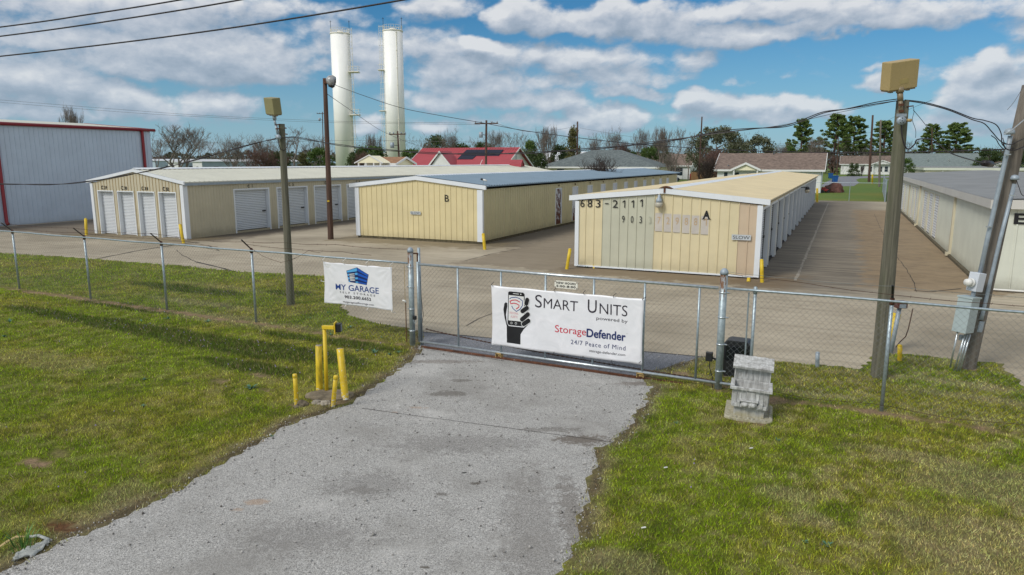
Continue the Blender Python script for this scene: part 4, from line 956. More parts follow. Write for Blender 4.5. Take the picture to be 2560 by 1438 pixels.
# ------------------------------------------------------------------ chain-link fence, gate
F=thing('chain_link_fence','galvanised chain-link fence with leaning barbed wire arms, left of the gate','fence',FO,-FYAW)
FR=thing('chain_link_fence','galvanised chain-link fence right of the gate, in front of the light pole','fence',FO,-FYAW)
def fpt(s,z,d=0): return (s,-d,z)     # local: d towards the camera
def chain_mesh(parent,s0,s1,z0,z1,d=0.0,step=.105,w_=.0016,name='wire_mesh',seed=1):
    mb=MB(); h=z1-z0; r=random.Random(seed); n=int((s1-s0+h)/step)
    for dirn in (1,-1):
        for i in range(-1,n+1):
            a=s0-h+i*step+(r.uniform(-.004,.004)); zz0,zz1=z0,z1; p0,p1=(a,z0),(a+h,z1)
            if p0[0]<s0: p0=(s0,z0+(s0-a))
            if p1[0]>s1: p1=(s1,z0+(s1-a))
            if p1[0]-p0[0]<.03: continue
            (x0,za),(x1,zb)=p0,p1
            if dirn<0: za,zb=z0+z1-za,z0+z1-zb
            k=max(1,int((x1-x0)/.7)); pts=[]
            for j in range(k+1):
                t=j/k; x=x0+(x1-x0)*t; z=za+(zb-za)*t; bulge=.012*math.sin(x*2.1)+.008*math.sin(x*5+z*3)
                pts.append((x,-(d+bulge*(z-z0)*(z1-z)*1.6+dirn*.0016),z))
            mb.tube(pts,w_,3,caps=False)
    return mb.build(name,M['mesh'],parent)
ZR=1.88
def fence_post(parent,s,r=.03,arm=True,top=ZR,lean=0):
    mb=MB(); mb.tube([(s,.03,-.05),(s+lean,.03,top+.02)],r,10); p=mb.build('post',M['galv'],parent,True)
    mb=MB(); mb.lathe([(r*1.3,top-.06),(r*1.35,top),(r*1.1,top+.05),(.01,top+.07)],(s+lean,.03,0),12); mb.build('post_cap',M['rust'] if arm else M['galv'],p,True)
    if arm:
        mb=MB(); mb.bar((s+lean,.03,top+.03),(s+lean-.02,-.25,top+.30),.035,.022); mb.build('barb_arm',M['black'],p)
    return p
sp_left=[-25.6,-21.8,-18.03,-14.29,-10.85,-7.42]
for s in sp_left: fence_post(F,s)
mb=MB(); mb.tube([(-30,.0,ZR+.01)]+[(s,.0+.01*math.sin(s),ZR+.01*math.sin(s*1.7)) for s in np.arange(-29,-2.7,1.2)]+[(-2.56,.0,ZR)],.022,8); mb.build('top_rail',M['galv'],F,True)
mb=MB()
chain_mesh(F,-30,-2.6,.03,ZR)
mb=MB(); mb.tube([(-2.68,-.02,.05),(-2.68,-.02,1.85)],.006,4); mb.build('tension_bar',M['rust_yellow'],F)
def barbed(parent,pts,seed,rad=.0042,step=.14,mat='rustwire'):
    r=random.Random(seed); P=[Vector(p) for p in pts]; out=[P[0]]
    for a,b in zip(P[:-1],P[1:]):
        L=(b-a).length; n=max(2,int(L/.25)); sag=min(.08,L*.012)
        for i in range(1,n+1):
            t=i/n; out.append(a.lerp(b,t)+Vector((0,0,-4*sag*t*(1-t)+r.uniform(-.006,.006))))
    mb=MB(); mb.tube(out,rad,4,caps=False); acc=0
    for a,b in zip(out[:-1],out[1:]):
        acc+=(b-a).length
        if acc>step:
            acc=0; d=Vector((r.uniform(-1,1),r.uniform(-1,1),r.uniform(-1,1))).normalized()*.022; mb.tube([a-d,a+d],rad*.8,3); 
    return mb.build('barbed_wire',M[mat],parent)
L1=[(s-.02,-.25,ZR+.30) for s in sp_left[:5]]
barbed(F,[(-30,-.25,ZR+.28)]+L1+[(-10.2,-.2,ZR+.27),(-8.9,-.1,ZR+.18),(-7.42,-.2,ZR+.25),(-6.2,-.1,ZR+.28),(-4.6,-.05,ZR+.31),(-2.6,0,ZR+.31)],3)
barbed(F,[(-30,-.12,ZR+.15)]+[(s,-.12,ZR+.16) for s in sp_left[:5]]+[(-9.6,-.06,ZR+.12),(-8.6,.0,ZR+.03)],4)
barbed(F,[(-7.42,-.12,ZR+.16),(-6.9,-.1,ZR-.1),(-6.35,-.06,ZR-.22),(-5.9,-.05,ZR-.1),(-5.45,-.03,ZR+.12),(-5.1,-.02,ZR+.08)],6)
barbed(F,[(-7.42,-.14,ZR+.18),(-5.6,-.08,ZR+.14),(-4.4,-.04,ZR+.15),(-3.6,0,ZR+.12)],5)
# right part
fence_post(FR,4.77,.028,False,ZR); fence_post(FR,6.88,.03,True,ZR-.0); fence_post(FR,10.6,.03,True); fence_post(FR,14.4,.03,True)
mb=MB(); mb.tube([(4.66,.06,.1),(4.66,.06,ZR-.05)],.014,6); mb.build('tension_bar',M['galv'],FR)
mb=MB(); mb.tube([(4.28,0,ZR)]+[(s,.01*math.sin(s*2),ZR+.008*math.sin(s*1.3)) for s in np.arange(5,15.6,1.1)],.022,8); mb.build('top_rail',M['galv'],FR,True)
chain_mesh(FR,4.35,15.5,.02,ZR,seed=2)
mb=MB(); mb.tube([(s,0,.10+.03*math.sin(s*3)) for s in np.arange(4.35,15.5,.4)],.004,4,caps=False); mb.build('bottom_wire',M['rustwire'],FR)
barbed(FR,[(4.25,0,ZR+.27),(5.4,-.03,ZR+.22),(6.86,-.1,ZR+.13),(9,-.1,ZR+.12),(10.6,-.12,ZR+.15),(14.4,-.12,ZR+.15)],7)
barbed(FR,[(4.25,0,ZR+.30),(5.4,-.05,ZR+.27),(6.86,-.22,ZR+.28),(9,-.2,ZR+.27),(10.6,-.25,ZR+.30),(14.4,-.25,ZR+.30)],8,.003,.2,'mesh')
# gate posts
def gate_post(s,label,rad=.062,top=2.20):
    p=FO+FD*s; t=thing('gate_post',label,'gate post',(p.x,p.y,0),-FYAW)
    mb=MB(); mb.tube([(0,0,-.05),(0,0,top-.04)],rad,20); o=mb.build('post',M['galv_rust'],t,True)
    mb=MB(); mb.lathe([(rad*1.12,top-.07),(rad*1.12,top-.03),(rad*.95,top),(rad*.55,top+.03),(.005,top+.04)],(0,0,0),20); mb.build('dome_cap',M['conduit'],t,True)
    for z in (.35,.85,1.35,1.80):
        mb=MB(); mb.lathe([(rad+.002,z-.014),(rad+.008,z-.012),(rad+.008,z+.012),(rad+.002,z+.014)],(0,0,0),18); mb.box(rad*(-1 if s<0 else 1)-.05,rad*(-1 if s<0 else 1)+.05,-.008,.008,z-.012,z+.012); mb.build('clamp_band',M['galv_bright'],t,True)
    return t
gpL=gate_post(-2.52,'thick galvanised gate post at the left end of the sliding gate')
gpR=gate_post(4.23,'thick rust-streaked galvanised post at the right end of the sliding gate',.066)
p=FO+FD*(-2.36)+FN*.12; t=thing('catch_post','slim galvanised post with rusty bracket, just behind the left gate post','post',(p.x,p.y,0),-FYAW)
mb=MB(); mb.tube([(0,0,0),(-.02,0,2.22)],.032,12); mb.build('post',M['galv'],t,True)
mb=MB(); mb.bar((-.16,-.1,2.10),(-.02,-.03,2.10),.03,.03); mb.bar((-.035,-.035,2.10),(-.035,-.035,.9),.03,.02); mb.build('bracket',M['rust'],t)
# hanging chain and padlock
p=FO+FD*(-2.66)-FN*.03; t=thing('chain','rusty chain hanging on the fence beside the left gate post','chain',(p.x,p.y,0),-FYAW)
mb=MB(); n=34
for i in range(n):
    z=.98-i*.027; mb2=[]; 
    for k in range(8):
        a=k*math.pi/4; u=math.cos(a)*.010; v=math.sin(a)*.021; mb2.append((u if i%2 else 0,0 if i%2 else u,z+v))
    mb.tube(mb2+[mb2[0]],.0045,4,caps=False)
mb.build('links',M['rust'],t)
mb=MB(); mb.tube([(0,0,.99),(-.02,-.01,1.03),(-.07,-.02,1.03)],.02,6); mb.build('hook',M['plastic_white'],t,True)
p=FO+FD*(-2.42)-FN*.03; t=thing('padlock','dark padlock hanging between the left gate post and the gate','padlock',(p.x,p.y,.62),-FYAW)
mb=MB(); mb.box(-.045,.035,-.03,.03,.0,.09); mb.build('body',M['black'],t,bevel=.01)
mb=MB(); mb.tube([(-.03,0,0),(-.035,0,-.05),(.0,0,-.085),(.03,0,-.05),(.03,0,0)],.008,6); mb.build('shackle',M['galv'],t,True)

# sliding gate
GT=thing('sliding_gate','wide sliding chain-link gate with tube frame across the gravel drive','gate',FO,-FYAW)
gz0,gz1=.13,1.88
mb=MB(); mb.tube([(-2.30,-.03,gz1),(4.15,-.03,gz1)],.028,12); mb.build('top_rail',M['galv_bright'],GT,True)
mb=MB(); mb.tube([(-2.30,-.03,gz0),(5.0,-.03,gz0)],.028,12); mb.build('bottom_rail',M['galv_bright'],GT,True)
for s in (-2.31,-1.29,-.24,.77,1.80,2.81,3.82):
    mb=MB(); mb.tube([(s,-.03,gz0),(s,-.03,gz1+(.05 if s<-2.2 else 0))],.021 if s>-2.2 else .032,10); mb.build('stile',M['galv'],GT,True)
chain_mesh(GT,-2.28,4.15,gz0,gz1,.0,seed=5)
for s in (-.29,2.78):
    mb=MB(); mb.box(s-.07,s-.055,-.07,.03,.03,.13); mb.box(s+.055,s+.07,-.07,.03,.03,.13); mb.box(s-.07,s+.07,-.07,.03,.10,.125); w_=mb.build('wheel_bracket',M['rust_yellow'],GT)
    mb=MB(); mb.lathe([(.02,-.035),(.052,-.03),(.045,-.02),(.052,-.01),(.02,.0)],(s,0,.055),16,axis='Y'); mb.build('wheel',M['rust_yellow'],w_,True)
mb=MB(); mb.tube([(-2.24,-.06,1.72),(-2.22,-.06,1.2),(-2.20,-.06,1.0),(-2.17,-.06,.75),(-2.23,-.06,.5),(-2.25,-.06,.15)],.006,5); mb.build('loose_wire',M['black'],GT)
t=thing('gate_track','rusty brown steel track lying on the drive under the gate','track',FO,-FYAW)
mb=MB(); mb.tube([(-2.25,-.04,.028),(3.6,-.04,.028)],.020,8); mb.bar((-2.25,-.06,.014),(3.4,-.06,.014),.05,.012); mb.build('rail',M['rust'],t,True)
t=thing('drive_chain','thin rusty drive chain stretched low behind the sliding gate','chain',FO,-FYAW)
pts=[(-2.2+i*.1,.10,.40-.28*(i/65)**.8-.04*math.sin(math.pi*i/65)) for i in range(66)]
mb=MB(); mb.tube(pts,.011,5); 
for p_ in pts[::1]: mb.box(p_[0]-.02,p_[0]+.02,.085,.115,p_[2]-.012,p_[2]+.012)
mb.build('roller_links',M['rustwire'],t)
p=FO+FD*4.06-FN*.02
t=thing('gate_sensor','small black sensor box with a cable, clamped to the right gate post','sensor',(p.x,p.y,.52),-FYAW)
mb=MB(); mb.box(-.07,.05,-.05,.03,0,.17); mb.build('housing',M['black'],t,bevel=.012)
mb=MB(); mb.tube([(0,0,0),(.0,0,-.12),(.06,0,-.3),(.07,0,-.5)],.008,6); mb.build('cable',M['cable'],t)
mb=MB(); mb.bar((.05,0,.06),(.14,.02,.03),.03,.03); mb.build('bracket',M['black'],t)

# ------------------------------------------------------------------ banners and hours sign
def banner_cloth(t,s0,s1,z0,z1,f,corners=(0,0,0,0),n=60,m=26):
    mb=MB(); vs=[]
    for j in range(m+1):
        for i in range(n+1):
            u,v=i/n,j/m; s=s0+(s1-s0)*u; z=z0+(z1-z0)*v
            edge=.012*math.sin(u*math.pi*4)**2
            zz=z-(edge if v>.98 else 0)+(.010*abs(math.sin(u*math.pi*3)) if v<.02 else 0); ss=s+(.02*math.sin(v*math.pi) if u<.01 else (-.012*math.sin(v*math.pi) if u>.99 else 0))
            vs.append(f(ss,zz,0))
    fs=[(j*(n+1)+i,j*(n+1)+i+1,(j+1)*(n+1)+i+1,(j+1)*(n+1)+i) for j in range(m) for i in range(n)]
    mb.add(vs,fs); return mb
def make_banner(name,label,s0,s1,z0,z1,seed,tied):
    t=thing(name,label,'banner',FO,-FYAW)
    def wob(s,z):
        u=(s-s0)/(s1-s0); v=(z-z0)/(z1-z0)
        w_=.016*math.sin(s*3.1+seed)*math.cos(z*2.3+seed)+.008*math.sin(s*7+z*5+seed)
        for (cu,cv) in ((0,1),(1,1),(1,0),(0,0)):
            du,dv=(u-cu)*(s1-s0),(v-cv)*(z1-z0); r=math.hypot(du,dv); a=math.atan2(dv,du)
            w_+=.007*math.sin(a*16+seed)*math.exp(-((r-.18)/.22)**2)
        return w_
    f=lambda s,z,d=0: (s,-(.085+wob(s,z)+d),z)
    m,nt,b=newmat('banner_vinyl'); co=objco(nt); n=nnoise(nt,nvec(nt,'MULTIPLY',co,(3,3,3)).outputs[0],1.0,3,.5,1.2)
    setin(nt,b,'Base Color',nramp(nt,n,[(.3,(.72,.73,.76)),(.7,(.80,.80,.83))])); b.inputs['Roughness'].default_value=.35; bump(nt,b,n,.35,.03)
    mb=banner_cloth(t,s0,s1,z0,z1,f); o=mb.build('vinyl_sheet',m,t,True)
    md=o.modifiers.new('thickness','SOLIDIFY'); md.thickness=.002; md.offset=-1
    for (s,z,s2,z2) in tied:
        mb=MB(); mb.tube([f(s,z,.004),((s+s2)/2,-.14,(z+z2)/2+.01),(s2,-.02,z2)],.006,5); mb.build('tie',M['black'] if name=='gate_banner' else M['plastic_white'],t)
    return t,f
def flat(mb,f,pts,mi=0,d=.004,sub=.05):
    """printed shape: polygon laid on the cloth, cut fine enough to follow its folds"""
    tr=tessellate_polygon([[Vector((x,z,0)) for x,z in pts]]); tris=[[pts[i] for i in q] for q in tr]; out=[]
    while tris:
        t=tris.pop(); e=[math.dist(t[i],t[(i+1)%3]) for i in range(3)]; k=e.index(max(e))
        if e[k]<=sub: out.append(t); continue
        a,b_,c_=t[k],t[(k+1)%3],t[(k+2)%3]; m=((a[0]+b_[0])/2,(a[1]+b_[1])/2); tris+=[[a,m,c_],[m,b_,c_]]
    for t in out: mb.add([f(x,z,d) for x,z in t],[(0,1,2)],mi)
def stroke(mb,f,pts,w_,mi=0,d=.004,closed=False,round_=False):
    Q=[Vector((a,b,0)) for a,b in pts]; P=[Q[0]]
    for a,b in zip(Q[:-1],Q[1:]):
        k=max(1,int((b-a).length/.03)); P+=[a.lerp(b,i/k) for i in range(1,k+1)]
    vs=[]; n=len(P)
    for i,p in enumerate(P):
        a=P[i-1] if (closed or i>0) else p; b=P[(i+1)%n] if (closed or i<n-1) else p
        t=(b-a).normalized(); nn=Vector((-t.y,t.x,0))*w_/2
        vs+=[f(p.x+nn.x,p.y+nn.y,d),f(p.x-nn.x,p.y-nn.y,d)]
    fs=[(2*i,2*i+1,(2*i+3)%(2*n),(2*i+2)%(2*n)) for i in range(n if closed else n-1)]; mb.add(vs,fs,mi)
    if round_:
        for p in (P[0],P[-1]): flat(mb,f,[(p.x+w_/2*math.cos(k*math.pi/6),p.y+w_/2*math.sin(k*math.pi/6)) for k in range(12)],mi,d+.0004)
def words(t,f,body,s0,s1,z0,z1,mat,bold=0.0,spacing=1.0,full=None,name='lettering',d=.004):
    mb=MB(); text_into(mb,body,lambda s,z:f(s,z,d),s0,s1,z0,z1,bold=bold,spacing=spacing,full=full); return mb.build(name,mat,t)

# banner on the fence
t,f=make_banner('fence_banner','white banner with blue building logo reading MY GARAGE SELF STORAGE, tied to the fence',-4.97,-2.97,.78,1.77,1.3,
   [(-4.93,1.74,-4.95,1.88),(-4.33,1.75,-4.33,1.88),(-3.66,1.75,-3.66,1.88),(-3.0,1.74,-2.98,1.88),(-4.94,1.29,-5.1,1.31),(-3.02,1.28,-2.9,1.24),(-4.33,.79,-4.33,.68),(-3.68,.79,-3.68,.66),(-3.0,.80,-2.96,.72)])
ox,oz=-4.62,0
# logo (pentagon building)
LG=lambda px,py:(-4.28+(px-440)*(.65/268),1.70-(py-325)*(.39/212)+ (px-575)*.0000)
bk=MB(); flat(bk,f,[LG(440,378),LG(578,322),LG(710,402),LG(682,537),LG(463,520)],0,.003); bk.build('logo_outline',M['ink_navy'],t)
c=MB(); flat(c,f,[LG(446,381),LG(575,330),LG(575,372),LG(448,402)],0,.005); 
for q in ([(545,396),(578,390),(578,418),(546,422)],[(545,453),(578,450),(578,474),(546,478)],[(545,505),(578,503),(578,522),(546,522)],[(452,418),(470,415),(472,440),(455,443)],[(457,460),(474,458),(476,486),(461,488)],[(463,503),(479,503),(480,517),(466,517)]):
    flat(c,f,[LG(*p_) for p_ in q],0,.005)
c.build('logo_light_blue',M['ink_sky'],t)
c=MB()
for q in ([(580,330),(704,405),(701,425),(580,365)],[(580,392),(699,432),(697,458),(580,424)],[(580,452),(691,477),(688,502),(580,478)],[(580,505),(682,517),(679,532),(580,524)]): flat(c,f,[LG(*p_) for p_ in q],0,.005)
c.build('logo_blue',M['ink_midblue'],t)
c=MB()
for q in ([(474,416),(540,404),(540,414),(475,428)],[(476,438),(540,430),(540,440),(477,450)],[(478,456),(540,451),(540,460),(479,470)],[(480,474),(540,472),(540,480),(481,487)],[(482,492),(540,491),(540,500),(483,503)]): flat(c,f,[LG(*p_) for p_ in q],0,.005)
c.build('logo_white_shutter',M['white_siding'],t)
words(t,f,'MY GARAGE',-4.61,-3.35,1.135,1.275,M['ink_blue'],.006); words(t,f,'SELF STORAGE',-4.49,-3.46,1.06,1.105,M['ink_dark'],.004,1.75)
words(t,f,'903.200.6652',-4.36,-3.59,.945,1.02,M['ink_dark'],.025,1.08); words(t,f,'mygarageselfstorage.com',-4.41,-3.51,.825,.885,M['ink_dark'],0.0)
mb=MB(); text_into(mb,'Pay & Rent',lambda s,z:f(s,z,.004),-4.94,-4.74,1.685,1.72); text_into(mb,'Online',lambda s,z:f(s,z,.004),-4.90,-4.79,1.645,1.672); mb.build('small_print',M['letter_grey'],t)

# banner on the gate
t,f=make_banner('gate_banner','long white SMART UNITS banner with a black hand holding a phone, on the sliding gate',-.44,2.82,.29,1.57,4.1,
   [(-.40,1.55,-.42,1.62),(1.0,1.555,1.0,1.62),(1.62,1.55,1.62,1.62),(2.22,1.55,2.25,1.62),(2.78,1.55,2.84,1.60),(.55,.30,.53,.24),(1.0,.32,1.0,.22),(1.62,.31,1.66,.22),(2.22,.31,2.22,.22),(2.76,.32,2.80,.36)])
blk=MB()
flat(blk,f,[(-.02,1.475),(.30,1.475),(.33,1.45),(.345,.80),(.31,.765),(-.03,.765),(-.06,.80),(-.05,1.45)],0,.004); blk.build('phone_silhouette',M['lettering'],t)
h=MB()
flat(h,f,[(-.08,.385),(.24,.385),(.24,.60),(.30,.70),(.43,.845),(.40,.86),(.31,.745),(-.03,.745),(-.075,.80),(-.10,.98),(-.07,1.15),(-.07,1.22),(-.10,1.24),(-.135,1.21),(-.155,1.08),(-.13,.92),(-.08,.74)],0,.003); h.build('hand_silhouette',M['lettering'],t)
for a,b_ in (((.395,1.335),(.37,1.255)),((.385,1.165),(.275,1.085)),((.405,1.035),(.265,.91)),((.415,.90),(.305,.82))):
    mb=MB(); stroke(mb,f,[a,b_],.115,0,.0075,round_=True); mb.build('finger_gap',M['white_siding'],t)
    mb=MB(); stroke(mb,f,[a,b_],.092,0,.009,round_=True); mb.build('finger_silhouette',M['lettering'],t)
c=MB(); flat(c,f,[(-.035,1.395),(.315,1.395),(.315,.865),(-.04,.865)],0,.0055); c.build('phone_screen',M['white_siding'],t); c=MB(); flat(c,f,[(.06,1.43),(.20,1.43),(.20,1.443),(.06,1.443)],0,.0055); c.build('phone_speaker',M['white_siding'],t); c=MB(); flat(c,f,[(.245+.014*math.cos(k*.6),1.437+.014*math.sin(k*.6)) for k in range(10)],0,.0055); c.build('phone_camera',M['white_siding'],t)
for k,x in enumerate((.03,.13)):
    mb=MB(); stroke(mb,f,[(x+.02*math.cos(a*.5),.815+.02*math.sin(a*.5)) for a in range(12)],.007,0,.0055,True); mb.build('phone_button',M['white_siding'],t)
mb=MB(); stroke(mb,f,[(-.02,1.315),(.02,1.345),(.13,1.365),(.21,1.345),(.285,1.30),(.275,1.20),(.22,1.12),(.135,1.065),(.06,1.12),(.03,1.175)],.016,0,.0065); mb.build('shield_outline',M['ink_blue'],t)
mb=MB(); stroke(mb,f,[(-.005,1.27),(.05,1.295),(.13,1.305),(.22,1.27)],.02,0,.0065); stroke(mb,f,[(-.01,1.275),(.01,1.215),(.08,1.235),(.15,1.225),(.20,1.20),(.19,1.16),(.13,1.115)],.02,0,.0068); mb.build('shield_stripes',M['ink_red'],t)
words(t,f,'PERSONAL',-.015,.185,1.00,1.05,M['ink_pink'],0,d=.0065); words(t,f,'ALERTS!',.01,.165,.925,.975,M['ink_pink'],0,d=.0065)
words(t,f,'S',.57,.72,1.20,1.46,M['ink_dark'],-.004); words(t,f,'MART',.76,1.50,1.205,1.405,M['ink_dark'],-.004)
words(t,f,'U',1.70,1.88,1.20,1.46,M['ink_dark'],.0); words(t,f,'NITS',1.94,2.50,1.20,1.41,M['ink_dark'],-.004)
words(t,f,'powered by',1.88,2.51,1.055,1.14,M['ink_dark'])
words(t,f,'Storage',1.02,1.68,.69,.885,M['ink_red'],.0); words(t,f,'Defender',1.69,2.48,.71,.885,M['ink_navy'],.025)
words(t,f,'TM',2.49,2.52,.86,.875,M['letter_grey']); words(t,f,'24/7 Peace of Mind',1.36,2.48,.53,.62,M['ink_navy'],0,1.15); words(t,f,'storage-defender.com',1.75,2.48,.40,.47,M['ink_dark'])
def fence_front(s,z,d):
    p=FO+FD*s-FN*d; return (p.x,p.y,z)
hs=thing('hours_sign','small white sign reading NEW HOURS 5:00-8:00 above the gate banner','sign',FO,-FYAW)
ff=lambda s,z,d:(s,-d,z)
mb=MB(); mbox(mb,ff,.98,1.47,1.63,1.78,.05,.06); mb.build('plate',M['sign_white'],hs,fix=True)
for k,(q,a,b2,c_,d_) in enumerate((('NEW HOURS',1.02,1.43,1.715,1.76),('5:00-8:00',1.02,1.43,1.65,1.695))):
    mb=MB(); text_into(mb,q,lambda s,z:(s,-.064,z),a,b2,c_,d_,bold=.03,spacing=1.15); mb.build('lettering',M['lettering'],hs)
for (s,z) in ((.995,1.765),(1.455,1.765),(.995,1.645),(1.455,1.645)):
    mb=MB(); mb.lathe([(.011,-.068),(.011,-.06)],(s,0,z),8,axis='Y'); mb.build('screw',M['rust'],hs)

# ------------------------------------------------------------------ poles, lamps, service equipment
def wood_pole(t,path,r0,r1,mat,n=16):
    k=6; P=[Vector(path[0]).lerp(Vector(path[1]),i/k) for i in range(k+1)]
    mb=MB(); mb.tube([Vector((P[0].x,P[0].y,-.2))]+P,[r0*1.02]+[r0+(r1-r0)*i/k for i in range(k+1)],n); return mb.build('pole',mat,t,True)
def flood_head(t,c,w_,h,dp,yaw,roll,pitch,mats,name='lamp_head'):
    Mx=Matrix.Translation(c)@Matrix.Rotation(yaw,4,'Z')@Matrix.Rotation(pitch,4,'X')@Matrix.Rotation(roll,4,'Y')
    mb=MB(); mb.box(-w_/2,w_/2,-dp/2,dp/2,-h/2,h/2); o=mb.build(name,mats[0],t,bevel=.012); o.matrix_local=Mx
    mb=MB(); mb.box(-w_/2+.02,w_/2-.02,-dp/2+.02,dp/2-.01,-h/2-.025,-h/2+.001); u=mb.build('lens_frame',mats[1],o)
    for s in (-1,1):
        mb=MB(); mb.box(s*w_*.3-.03,s*w_*.3+.03,-.05,.02,-h/2-.05,-h/2-.02); mb.build('hinge',mats[1],o)
    mb=MB(); mb.box(-w_*.14,w_*.16,-dp/2-.003,-dp/2+.001,-h*.30,-h*.12); mb.build('label_plate',M['tan_edge'] if mats[2] is None else mats[2],o)
    return o
# right light pole
b=G(2197,945); t=thing('light_pole','tall weathered grey wooden pole with a tan flood lamp, inside the right fence','light pole',(b.x,b.y,0))
top=D(2257,252,b.y)-b
wood_pole(t,[(0,0,0),(top.x,top.y,top.z)],.150,.105,M['pole_grey'])
def loc_(px,py,Y=None): return D(px,py,Y or b.y)-b
c=loc_(2249,187,b.y-.12); flood_head(t,c,.56,.48,.24,R(12),R(-8.5),R(10),(M['lampbox'],M['lampside'],simple('faded_label',srgb(168,150,98),.6)))
mb=MB(); mb.tube([loc_(2250,218,b.y-.16),loc_(2250,232,b.y-.16)],[.06,.065],12); mb.tube([loc_(2250,232,b.y-.16),loc_(2251,252,b.y-.16)],.05,12); mb.tube([loc_(2251,250,b.y-.17),loc_(2253,285,b.y-.17)],.035,10); mb.build('mount_arm',M['lampside'],t,True)
for y_ in (262,278):
    mb=MB(); mb.bar(loc_(2247,y_,b.y-.22),loc_(2259,y_,b.y-.22),.02,.04); mb.build('strap',M['rust'],t)
mb=MB(); mb.bar(loc_(2243,288,b.y-.20),loc_(2265,288,b.y-.20),.05,.05); mb.build('clamp',M['conduit'],t)
q=loc_(2253,302,b.y-.22); mb=MB(); mb.lathe([(.075,-.03),(.075,.02),(.06,.035),(.01,.04)],q,20,axis='Y'); jb=mb.build('junction_box',M['conduit'],t,True)
for k in range(5):
    a=k*2*math.pi/5+.3; mb=MB(); mb.lathe([(.009,-.035),(.009,-.03)],(q.x+(.045*math.cos(a) if k else 0),q.y,q.z+(.045*math.sin(a) if k else 0)),8,axis='Y'); mb.build('screw',M['black'],jb)
mb=MB(); mb.tube([loc_(2263,301,b.y-.2),loc_(2268,301,b.y-.2)],.015,8); mb.tube([loc_(2268,301,b.y-.2),loc_(2278,301,b.y-.2)],.028,8); mb.build('photocell',M['lampbox'],t,True)
mb=MB(); mb.bar(loc_(2266,267,b.y-.1),loc_(2283,265,b.y-.1),.03,.02); mb.build('insulator_bracket',M['rust'],t)
bR=b.copy(); topR=top.copy()
# left light pole
b=G(727,762); t=thing('light_pole','weathered wooden light pole with olive box lamp on the lawn inside the left fence','light pole',(b.x,b.y,0))
top=D(704,310,b.y)-b; wood_pole(t,[(0,0,0),(top.x,top.y,top.z)],.115,.085,M['pole_grey'])
c=loc_(682,265,b.y-.15); flood_head(t,c,.50,.44,.24,R(-46),R(0),R(8),(M['lampbox_olive'],M['lampside'],M['lampbox_olive'])).rotation_euler.rotate_axis('Y',R(6))
mb=MB(); mb.tube([loc_(685,287,b.y-.15),loc_(687,300,b.y-.15)],[.06,.05],12); mb.tube([loc_(686,300,b.y-.15),loc_(690,315,b.y-.14)],.03,10); mb.tube([loc_(690,314,b.y-.14),loc_(695,336,b.y-.13)],.035,10); mb.build('mount_arm',M['conduit'],t,True)
q=loc_(696,343,b.y-.16); mb=MB(); mb.lathe([(.07,-.03),(.07,.02),(.05,.035),(.01,.04)],q,16,axis='Y'); mb.build('junction_box',M['conduit'],t,True)
for y_ in (312,322):
    mb=MB(); mb.bar(loc_(689,y_,b.y-.2),loc_(701,y_,b.y-.15),.03,.03); mb.build('clamp',M['rust'],t)
mb=MB(); mb.tube([loc_(696,348,b.y-.14),loc_(697,362,b.y-.14),loc_(702,374,b.y-.13),loc_(711,376,b.y-.12),loc_(718,368,b.y-.1),loc_(720,356,b.y-.1)],.012,6); mb.build('cable_loop',M['cable'],t,True)
mb=MB(); mb.bar(loc_(712,320,b.y-.1),loc_(716,321,b.y-.1),.04,.03); mb.bar(loc_(712,335,b.y-.1),loc_(719,336,b.y-.1),.03,.03); mb.build('insulator_bracket',M['rust'],t)
bL=b.copy()
# middle brown pole
b=G(827,598); t=thing('light_pole','dark brown wooden pole with clear grey area light, between tan and yellow buildings','light pole',(b.x,b.y,0))
top=D(812,196,b.y)-b; wood_pole(t,[(0,0,0),(top.x,top.y,top.z)],.155,.105,M['pole_brown'])
c=loc_(829,203,b.y-.1); mb=MB(); mb.tube([loc_(817,203,b.y-.1),loc_(823,202,b.y-.1),loc_(830,202,b.y-.1),loc_(837,204,b.y-.1)],[.16,.24,.27,.22],12,ell=1.05)
mb.build('lamp_head',simple('cloudy_grey_lens',(.30,.31,.32),.25,0,var=.5,vscale=5),t,True)
mb=MB(); mb.tube([loc_(822,212,b.y-.1),loc_(831,214,b.y-.1),loc_(836,213,b.y-.1)],[.10,.14,.08],10); mb.tube([loc_(837,194,b.y-.1),loc_(839,204,b.y-.1),loc_(837,213,b.y-.1)],.03,6); mb.build('reflector',M['black'],t,True)
mb=MB(); mb.bar(loc_(809,203,b.y-.15),loc_(820,203,b.y-.15),.10,.24); mb.build('mount_bracket',M['rust'],t)
mb=MB(); mb.bar(loc_(818,503,b.y-.165),loc_(823.5,503,b.y-.165),.02,.08); mb.build('tag_plate',M['yclean'],t)
bM=b.copy()
